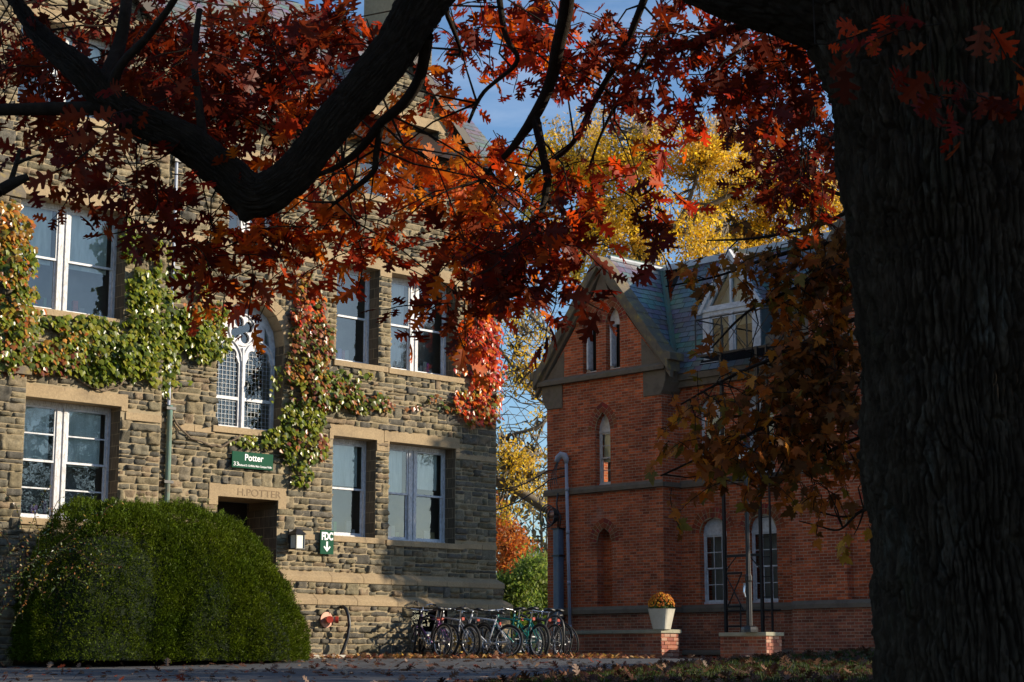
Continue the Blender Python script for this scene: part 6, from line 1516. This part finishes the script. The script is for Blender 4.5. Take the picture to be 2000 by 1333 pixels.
# scrubby plant by the buttress
sb = empty('wild_shrub', MS, 'thin straggly shrub with small yellow-green leaves beside the buttress at the end of the yew', 'shrub')
tw = MB(); P, T, N, S, C = [], [], [], [], []
for i in range(34):
    x = random.uniform(-12.6, -10.9); y = random.uniform(-1.6, -.9) - (.6 if x < -11.3 else 0); p = Vector((x, y, random.uniform(.3, 1.2))); d = Vector((random.uniform(-.3, .5), random.uniform(-.4, .1), 1)).normalized(); pts = [tuple(p)]
    for k in range(random.randint(12, 22)):
        d = (d + Vector([random.uniform(-.22, .22) for _ in range(3)]) + Vector((.01, -.02, -.02 if k < 10 else -.10))).normalized(); p = p + d * .10; pts.append(tuple(p))
        for q in range(2):
            s_ = Vector([random.uniform(-1, 1) for _ in range(3)]).normalized(); P.append(tuple(p + s_ * .01)); T.append(tuple(s_ + Vector((0, 0, -.3)))); N.append((random.uniform(-1, 1), -1, .8)); S.append(random.uniform(.035, .06)); C.append(random.choice([(.14, .16, .03), (.08, .12, .03), (.30, .20, .03), (.12, .17, .08), (.25, .10, .03)]))
    tw.tube(pts, [.006] * (len(pts) - 1) + [.002], 4, cap=False)
tw.build('stems', M_['limb'], sb); scatter('leaves', P, T, N, S, QV, QF, np.array(C), M_['ivy_leaf'], sb)

# ================================================================= ivy
IG = [(.17, .20, .014), (.10, .14, .010), (.22, .25, .018), (.08, .11, .010), (.26, .24, .02)]
IO = [(.34, .17, .02), (.42, .12, .02), (.28, .22, .025), (.50, .22, .03), (.16, .17, .02)]
IR = [(.62, .06, .012), (.68, .13, .015), (.52, .04, .015), (.72, .22, .02), (.46, .04, .012)]
IP = [(.22, .06, .035), (.30, .10, .03), (.14, .14, .02), (.10, .13, .02), (.36, .13, .03)]
def ivy(lab, regs, stems):
    root = empty('climbing_ivy', MS, lab, 'ivy', 'ivy on the stone hall'); P, T, N, S, C = [], [], [], [], []
    for (cx, cy, rx, ry, dens, tones, thick) in regs:
        n = int(math.pi * rx * ry * dens / 42)
        for _ in range(n):
            a = random.uniform(0, 2 * math.pi); q = math.sqrt(random.random()) * (1 + random.gauss(0, .07)); px = cx + rx * q * math.cos(a); py = cy + ry * q * math.sin(a)
            x, z = onS(px, py); base = .15 if x < -8.4 else 0
            if float(vnoise(x * 5, z * 5, 1.3)) < .26 and q > .4: continue
            of = base + .05 + thick * random.random() * (1.05 - q * .6) * (.4 + .9 * float(vnoise(x * 4, z * 4, 9)))
            if cx < 80 and cy < 740 and x < -10.9: of += .5
            x2, z2 = onS(px, py, of); P.append((x2, -of, z2))
            T.append((random.gauss(0, .35), -.35 + random.gauss(0, .2), -1)); N.append((random.gauss(.1, .45), -1 + random.gauss(0, .3), .75 + random.gauss(0, .35)))
            S.append(random.uniform(.065, .125)); c = random.choice(tones); v = random.uniform(.7, 1.3); C.append(tuple(k * v for k in c))
    m1 = MB()
    for s_ in stems:
        pts = []
        for px, py in s_[1:]:
            x, z = onS(px, py); of = (.15 if x < -8.4 else 0) + .07; x, z = onS(px, py, of); pts.append((x, -of, z))
        # smooth it
        q = [Vector(p) for p in pts]; o_ = []
        for a, b in zip(q, q[1:]): o_ += [a, a.lerp(b, .33) + Vector((0, random.uniform(-.02, .02), random.uniform(-.02, .02))), a.lerp(b, .66) + Vector((0, random.uniform(-.02, .02), random.uniform(-.02, .02)))]
        m1.tube(o_ + [q[-1]], s_[0], 7)
    if m1.v: m1.build('stem', M_['twig'], root)
    scatter('leaves', P, T, N, S, IV, IF_, np.array(C), M_['ivy_leaf'], root)
ivy('green and orange ivy sweeping from the buttress between the left windows to the pointed window', [
 (22, 440, 40, 50, 2, IO, .3), (32, 520, 40, 60, 2.2, IO + IG, .3), (40, 610, 42, 70, 2.2, IO + IG, .3), (28, 690, 58, 45, 2.2, IG + IP, .3), (120, 672, 80, 36, 2.2, IG + IO, .3), (200, 695, 70, 52, 2.2, IG, .3), (150, 632, 90, 18, 2, IG, .2), (265, 690, 55, 50, 2.4, IG, .3), (110, 700, 70, 30, 2, IP + IG, .3),
 (250, 470, 16, 40, 1.6, IG, .2), (285, 490, 46, 34, 2, IG, .25), (288, 545, 42, 45, 2.2, IG, .3), (300, 610, 50, 60, 2.4, IG, .35), (315, 700, 36, 55, 2.3, IG, .3), (326, 748, 12, 26, 1.6, IG, .2), (370, 640, 50, 40, 2.2, IG, .3), (405, 665, 48, 40, 2.2, IG, .3), (400, 610, 50, 25, 1.8, IG + IO, .25), (440, 604, 34, 12, 1.5, IR + IP, .15), (390, 560, 22, 30, 1.1, IG + IO, .15), (402, 520, 8, 36, 1, IG, .1), (360, 530, 40, 14, 1, IG, .12), (430, 680, 14, 20, 1, IG, .15), (350, 745, 20, 10, .9, IG, .1)],
 [(.018, (150, 738), (178, 755), (205, 764), (228, 758), (248, 738)), (.020, (330, 762), (333, 800), (345, 828), (372, 856), (405, 868), (432, 874), (452, 862), (470, 850)), (.012, (312, 480), (315, 600), (322, 700), (328, 765)), (.006, (338, 790), (342, 830), (348, 850))])
ivy('purple, orange and green ivy beside the pointed window, hanging down past the name sign', [
 (598, 560, 24, 36, 1.4, IP + IO, .2), (604, 610, 36, 50, 2, IP + IR, .3), (612, 665, 44, 46, 2.2, IP, .35), (600, 715, 40, 50, 2.2, IP + IO, .35), (618, 765, 50, 42, 2.4, IG + IP, .35), (592, 815, 46, 36, 2.4, IG, .35), (665, 770, 46, 28, 2.2, IG + IP, .3), (718, 786, 48, 22, 2, IG + IP, .25), (758, 794, 14, 10, 1, IP, .1), (672, 734, 56, 12, 1.2, IG, .12), (598, 870, 48, 36, 2.2, IG + IP, .35), (590, 925, 22, 26, 1.6, IG, .25), (505, 860, 52, 11, 1.5, IG, .15), (552, 850, 40, 18, 2, IG, .25), (570, 885, 20, 26, 1.4, IG, .2), (540, 738, 12, 24, 1.2, IG, .1), (534, 770, 5, 20, .8, IG, .06), (808, 796, 16, 11, 1.2, IP, .1)],
 [(.015, (600, 560), (608, 700), (612, 860)), (.010, (620, 800), (700, 800), (770, 795), (820, 800))])
ivy('bright red and orange ivy clothing the far corner of the stone hall', [
 (952, 530, 26, 40, 1.6, IR, .2), (945, 590, 36, 46, 2.2, IR, .3), (940, 655, 40, 46, 2.3, IR, .35), (952, 720, 34, 46, 2.4, IR, .35), (960, 785, 24, 44, 2.3, IR + IO, .35), (915, 785, 34, 26, 2, IO + IR, .3), (880, 790, 24, 12, 1.4, IP, .15), (938, 815, 32, 18, 1.8, IR + IO, .25), (905, 720, 16, 20, 1.2, IR, .2), (850, 778, 18, 8, .8, IP, .1)],
 [(.012, (960, 840), (955, 700), (948, 560)), (.008, (820, 800), (860, 782), (900, 790), (950, 800))])

# ================================================================= trees behind
FM = 1.75
def far_tree(name, lab, base, limbs, regs, tones, leaf, psz, group='trees behind the halls', pergrp=7, gsp=.22, dr=.6, twn=.25):
    root = empty(name, None, lab, 'tree', group, loc=base); b0 = np.array(base); l_ = []; bp = []
    for i, s_ in enumerate(limbs):
        P, r_ = px_path(s_); q = []; C = bark_tube(q, P, r_, 10, .35, .012, 3, .8, i * 1.7, .08); l_.append((q[0][0] - b0, q[0][1])); bp.extend([tuple(c) for c in C])
    if l_: tubes_obj('trunk', l_, M_['bark_far'], root)
    bp = np.array(bp) if bp else np.zeros((0, 3)); P, C = [], []; tw = MB()
    for (cx, cy, rx, ry, D, sp, n, tn) in regs:
        k = 0; tr = 0
        while k < n * FM and tr < n * 50:
            tr += 1; a = random.uniform(0, 2 * math.pi); q = math.sqrt(random.random()); dd = D + random.uniform(-sp, sp)
            p = at(cx + rx * q * math.cos(a), cy + ry * q * math.sin(a), dd)
            if p.z < .1 or float(vnoise(p.x * .9, p.y * .4, p.z * 1.3)) * .7 + float(vnoise(p.x * 2.6, p.y, p.z * 3)) * .3 < .49: continue
            c = random.choice(tn or tones); v = random.uniform(.75, 1.25); k += pergrp
            for _ in range(pergrp): P.append((p.x + random.gauss(0, gsp), p.y + random.gauss(0, gsp), p.z + random.gauss(0, gsp * .55))); C.append(tuple(x * v for x in c))
            if random.random() < twn and len(bp):
                dv = bp - np.array(p); j = int(np.argmin((dv ** 2).sum(1))); b = Vector(bp[j])
                if (b - p).length < 5: tw.tube([b, b.lerp(p, .45) + Vector((random.uniform(-.2, .2), 0, random.uniform(-.1, .3))), p], [.045, .028, .010], 4, cap=False)
    n = len(P); 
    if n:
        T = rng.normal(0, 1, (n, 3)) + np.array([0, 0, -dr]); N = rng.normal(0, 1, (n, 3)) + np.array([.3, -.4, .6])
        scatter('crown', np.array(P) - b0, T, N, rng.uniform(leaf * .7, leaf * 1.3, n), DV, DF, np.array(C), M_['locust_leaf'], root)
    if tw.v: tw.v = [tuple(np.array(v) - b0) for v in tw.v]; tw.build('twigs', M_['bark_far'], root)
    return root
YL = [(.90, .58, .03), (.94, .66, .04), (.80, .47, .02), (.90, .60, .10), (.74, .44, .02)]
YP = [(.66, .45, .16), (.60, .40, .18), (.70, .50, .2)]
Dy = 72
far_tree('locust_tree', 'tall yellow locust with forked grey limbs rising behind the brick gable', (at(1262, 1290, Dy).x, Dy, 0), [
 [(1275, 1290, 22, Dy), (1268, 900, 20, Dy), (1258, 620, 18, Dy), (1255, 515, 15, Dy), (1240, 470, 11, Dy), (1232, 410, 9, Dy), (1242, 340, 6, Dy), (1262, 260, 3, Dy)],
 [(1256, 515, 11, Dy), (1285, 480, 8.5, Dy), (1330, 430, 7, Dy), (1350, 380, 4, Dy), (1370, 320, 2.5, Dy)],
 [(1232, 420, 6, Dy), (1200, 400, 4.5, Dy), (1160, 380, 3, Dy), (1120, 350, 1.6, Dy)], [(1250, 560, 8, Dy), (1215, 500, 5, Dy), (1190, 470, 4, Dy), (1150, 455, 2, Dy)],
 [(1330, 430, 5, Dy), (1400, 395, 5, Dy), (1470, 362, 4, Dy), (1540, 340, 2, Dy)], [(1345, 400, 3, Dy), (1385, 400, 3, Dy), (1420, 440, 2, Dy)]],
 [(1160, 290, 110, 50, Dy, 3, 1500, None), (1060, 340, 70, 60, Dy, 3, 900, None), (1290, 290, 130, 50, Dy, 3, 2100, None), (1240, 350, 160, 50, Dy, 3, 2600, None), (1400, 320, 110, 50, Dy, 3, 1900, None), (1370, 250, 100, 26, Dy, 3, 500, YP), (1190, 240, 120, 26, Dy, 3, 500, YP), (1270, 420, 150, 40, Dy, 3, 1700, None), (1200, 470, 90, 50, Dy, 3, 1100, None), (1320, 480, 110, 36, Dy, 3, 1200, None), (1150, 520, 50, 40, Dy, 3, 500, None), (1240, 520, 60, 20, Dy, 3, 300, None), (1080, 420, 60, 50, Dy, 3, 600, None)], YL, .175, .02)
Dz = 78
far_tree('locust_tree', 'golden locust crown showing between the brick roof and the oak trunk', (at(1500, 1290, Dz).x, Dz, 0), [
 [(1510, 1290, 20, Dz), (1505, 900, 16, Dz), (1490, 600, 12, Dz), (1480, 480, 8, Dz), (1500, 380, 5, Dz), (1530, 300, 2, Dz)], [(1485, 500, 6, Dz), (1440, 440, 4, Dz), (1410, 400, 2, Dz)], [(1485, 470, 5, Dz), (1560, 420, 4, Dz), (1620, 380, 2, Dz)]],
 [(1480, 360, 110, 50, Dz, 3, 2000, None), (1580, 390, 90, 50, Dz, 3, 1700, None), (1430, 420, 90, 40, Dz, 3, 1300, None), (1530, 460, 120, 36, Dz, 3, 1700, None), (1620, 330, 60, 50, Dz, 3, 700, YP), (1420, 490, 70, 30, Dz, 3, 700, None), (1640, 430, 40, 50, Dz, 3, 500, YP), (1500, 280, 60, 30, Dz, 3, 300, YP)], YL, .175, .02)
Dx = 60
far_tree('bare_tree', 'nearly bare tree with sparse yellow leaves reaching into the gap between the two halls', (at(930, 1290, Dx).x, Dx, 0), [
 [(925, 1290, 26, Dx), (925, 1000, 22, Dx), (930, 800, 18, Dx), (935, 600, 12, Dx), (930, 450, 8, Dx)],
 [(930, 560, 5, Dx), (985, 588, 3.6, Dx), (1020, 602, 3.4, Dx), (1060, 640, 3, Dx), (1080, 655, 2, Dx)], [(930, 640, 6, Dx), (990, 700, 3.4, Dx), (1030, 760, 3, Dx), (1065, 790, 2.2, Dx)], [(1075, 800, 4.5, Dx), (1062, 828, 4, Dx), (1030, 842, 3.4, Dx), (1000, 848, 2.2, Dx), (985, 855, 1.2, Dx)],
 [(1062, 828, 2, Dx), (1048, 862, 1.8, Dx), (1044, 888, 1, Dx)], [(930, 900, 11, Dx), (960, 935, 10, Dx), (990, 950, 9.5, Dx), (1020, 963, 9.5, Dx), (1050, 985, 9, Dx), (1080, 1000, 8.5, Dx)], [(975, 944, 5.5, Dx), (1010, 946, 5, Dx), (1040, 930, 4.6, Dx), (1075, 921, 3.6, Dx)], [(982, 945, 3.4, Dx), (984, 925, 3, Dx), (990, 915, 1.6, Dx)],
 [(1020, 602, 2, Dx), (1040, 570, 1.8, Dx), (1050, 540, 1, Dx)], [(1000, 705, 2, Dx), (1010, 670, 1.7, Dx), (1030, 650, 1, Dx)]],
 [(1030, 660, 40, 40, Dx, 2, 280, None), (1050, 720, 30, 50, Dx, 2, 300, None), (1010, 740, 36, 30, Dx, 2, 160, None), (1020, 620, 50, 20, Dx, 2, 120, None), (1010, 880, 40, 26, Dx, 2, 420, None), (1040, 905, 30, 26, Dx, 2, 330, None), (1000, 930, 40, 30, Dx, 2, 330, None), (1050, 960, 30, 20, Dx, 2, 120, None), (1000, 1000, 30, 20, Dx, 2, 120, None), (1020, 820, 50, 26, Dx, 2, 50, None), (1060, 770, 20, 30, Dx, 2, 110, None)], YL, .13, .02, twn=.7)
# fine bare twigs of that tree
tw = MB()
for i in range(150):
    px, py = random.uniform(960, 1085), random.uniform(540, 960); p = at(px, py, Dx + random.uniform(-1, 1)); d = Vector((random.uniform(-1, 1), random.uniform(-.4, .4), random.uniform(-.3, 1))).normalized(); pts = [tuple(p)]
    for k in range(6): d = (d + Vector([random.uniform(-.35, .35) for _ in range(3)])).normalized(); p = p + d * .25; pts.append(tuple(p))
    tw.tube(pts, [.018, .016, .014, .011, .009, .006, .004], 4, cap=False)
bt_ = [o for o in bpy.data.objects if o.name.startswith('bare_tree')][0]; tw.v = [tuple(np.array(v) - np.array(bt_.location)) for v in tw.v]; tw.build('fine_twigs', M_['bark_far'], bt_)
OT = [(.60, .17, .02), (.66, .24, .03), (.52, .12, .02), (.45, .2, .04)]
GT = [(.16, .24, .03), (.22, .30, .04), (.10, .17, .03), (.28, .33, .06)]
BT = [(.16, .11, .06), (.20, .13, .06), (.12, .10, .06), (.26, .18, .05), (.10, .12, .05)]
De = 95
far_tree('orange_tree', 'small flame-orange tree low in the gap between the halls', (at(990, 1290, De).x, De, 0), [[(997, 1290, 5, De), (996, 1120, 4.5, De), (993, 1020, 3.4, De), (988, 950, 1.6, De)], [(996, 1080, 2.4, De), (975, 1040, 1.6, De), (965, 1010, 1, De)], [(995, 1050, 2.4, De), (1012, 1000, 1.6, De), (1022, 950, 1, De)], [(992, 1020, 2, De), (1002, 980, 1.2, De), (1000, 940, .8, De)]],
 [(985, 1060, 34, 50, De, 2, 1500, None), (1020, 1080, 26, 26, De, 2, 500, None), (960, 1000, 30, 40, De, 2, 500, None), (975, 1120, 26, 16, De, 2, 400, None)], OT, .20, .02)
Dg = 62
far_tree('green_bush', 'tall yellow-green bush filling the gap between the halls at ground level', (at(1030, 1290, Dg).x, Dg, 0), [[(1030, 1290, 8, Dg), (1032, 1180, 5, Dg), (1036, 1110, 3, Dg)]],
 [(1040, 1160, 50, 50, Dg, 2, 4200, None), (1000, 1190, 46, 50, Dg, 2, 3600, None), (1045, 1110, 26, 26, Dg, 2, 900, None), (985, 1140, 26, 26, Dg, 2, 700, None), (1070, 1200, 40, 50, Dg, 2, 2400, None), (1030, 1240, 80, 40, Dg, 2, 2600, None)], GT, .15, .02, dr=-.4)
wd = empty('woodland', None, kind='stuff', loc=(5, 130, 0)); P, C = [], []
while len(P) < 26000:
    x = random.uniform(-30, 45); y = random.uniform(118, 150); z = random.uniform(0, 15) ** 1.0; top = 9 + 7 * float(vnoise(x * .12, 0, 2)) 
    if z > top or float(vnoise(x * .5, y * .2, z * .6)) < .36: continue
    P.append((x - 5 + 0, y - 130, z)); k = float(vnoise(x * .18, y * .1, z * .15)); C.append(random.choice(BT if k < .55 else (YL if k < .68 else GT)))
n = len(P); scatter('woodland_leaves', P, rng.normal(0, 1, (n, 3)), rng.normal(0, 1, (n, 3)), rng.uniform(.35, .75, n), DV, DF, np.array(C), M_['locust_leaf'], wd)
m1 = MB()
for i in range(46):
    x = random.uniform(-25, 40); y = random.uniform(112, 146) - 130; h = random.uniform(9, 17); r_ = random.uniform(.08, .22); m1.tube([(x - 5, y, 0), (x - 5 + random.uniform(-.5, .5), y, h * .5), (x - 5 + random.uniform(-1, 1), y, h)], [r_, r_ * .7, .03], 6)
    for k in range(6):
        z = random.uniform(.3, .9) * h; a = random.uniform(-2.5, 2.5); m1.tube([(x - 5, y, z), (x - 5 + a * .5, y, z + abs(a) * .5), (x - 5 + a, y, z + abs(a) * 1.3)], [.05, .035, .01], 4, cap=False)
m1.build('woodland_trunks', M_['bark_far'], wd)

# ================================================================= litter and grass
def litter(name, n, gen, hfun, tones, size, lab=None, curl=(-.9, .5), tmpl=(OV, OF_), flat=.45):
    P, T, N = [], [], []
    while len(P) < n:
        x, y = gen(); 
        if x is None: continue
        P.append((x, y, hfun(x, y) + random.uniform(.004, .02))); T.append((random.uniform(-1, 1), random.uniform(-1, 1), random.uniform(-.15, .35))); N.append((random.gauss(0, flat), random.gauss(0, flat), 1))
    n = len(P); o = scatter(name, P, T, N, rng.uniform(size * .6, size * 1.2, n), tmpl[0], tmpl[1], pickc(tones, n, .35), M_['litter'], None, bend=rng.uniform(*curl, n))
    return tag(o, lab, kind='stuff')
LT = [(.24, .11, .06), (.18, .07, .04), (.30, .17, .11), (.14, .05, .03), (.35, .22, .16), (.26, .05, .025)]
def g_road():
    y = 22 + 11.6 * random.random() ** .9; x = random.uniform(-.31 * y - 1, .31 * y + 1)
    if lawn_s(x, y) > 0 or fbm(x * .5, y * .7, 4, 2) < random.uniform(.2, .62): return None, None
    return x, y
litter('fallen_leaves', 1100, g_road, lambda x, y: hz(x, y) + .003, [(.20, .11, .07), (.15, .07, .045), (.26, .17, .12), (.10, .05, .035), (.32, .22, .16), (.20, .045, .025)], .12)
def g_lawn():
    y = random.uniform(12, 34.3); x = random.uniform(-1, .31 * y + 1)
    if lawn_s(x, y) < -.1: return None, None
    return x, y
litter('lawn_leaves', 5600, g_lawn, lambda x, y: lawn_h(x, y) + .01, [(.085, .035, .02), (.06, .025, .016), (.11, .055, .03), (.15, .08, .05)], .12, flat=.6)
def g_edge():
    t = random.uniform(-12, 0); o_ = abs(random.gauss(0, .2)) + .24; x = SO[0] + D1[0] * t + D2[0] * o_; y = SO[1] + D1[1] * t + D2[1] * o_
    if random.random() < .5: x = random.uniform(-9, 2.6); y = 33.45 + abs(random.gauss(0, .25)); 
    return x, y
litter('drifted_leaves', 1500, g_edge, lambda x, y: .03 + random.random() * .03, [(.34, .16, .08), (.26, .10, .05), (.42, .26, .12), (.20, .07, .04), (.5, .25, .06)], .11, flat=.9)
def g_bike(): return random.uniform(-2.4, 2.2), random.uniform(34.6, 37.4)
litter('rack_leaves', 1000, g_bike, lambda x, y: .035 + random.random() * .06, [(.40, .16, .06), (.30, .09, .04), (.5, .3, .06), (.2, .06, .03)], .09, flat=.6)
P, T, N = [], [], []
while len(P) < 52000:
    y = random.uniform(13, 34.3); x = random.uniform(-1, .31 * y + 1); s_ = 0
    if random.random() > .6 + .4 * float(vnoise(x, y, 8)) or lawn_s(x, y) < .02: continue
    P.append((x, y, lawn_h(x, y) - .005)); T.append((random.gauss(0, .4), random.gauss(0, .4), 1)); N.append((random.uniform(-1, 1), random.uniform(-1, 1), .2))
n = len(P); o = scatter('grass', P, T, N, rng.uniform(.03, .075, n), [(-.06, 0, 0), (.06, 0, 0), (.04, .6, 0), (0, 1, .1), (-.04, .6, 0)], [(0, 1, 2, 3, 4)], pickc([(.03, .06, .010), (.05, .08, .012), (.06, .06, .015)], n), M_['grass']); tag(o, kind='stuff')
# a pale step slab by the yew
x, z = onS(632, 1284, .5); m1 = MB(); m1.box((-5.35, -.62, -.05), (-4.45, -.30, .10)); o = m1.build('stone_slab', M_['concrete'], None, M=MS, bevel=.01); tag(o, 'flat pale slab lying at the wall foot between the yew and the hooped pipe', 'slab')
print('done')
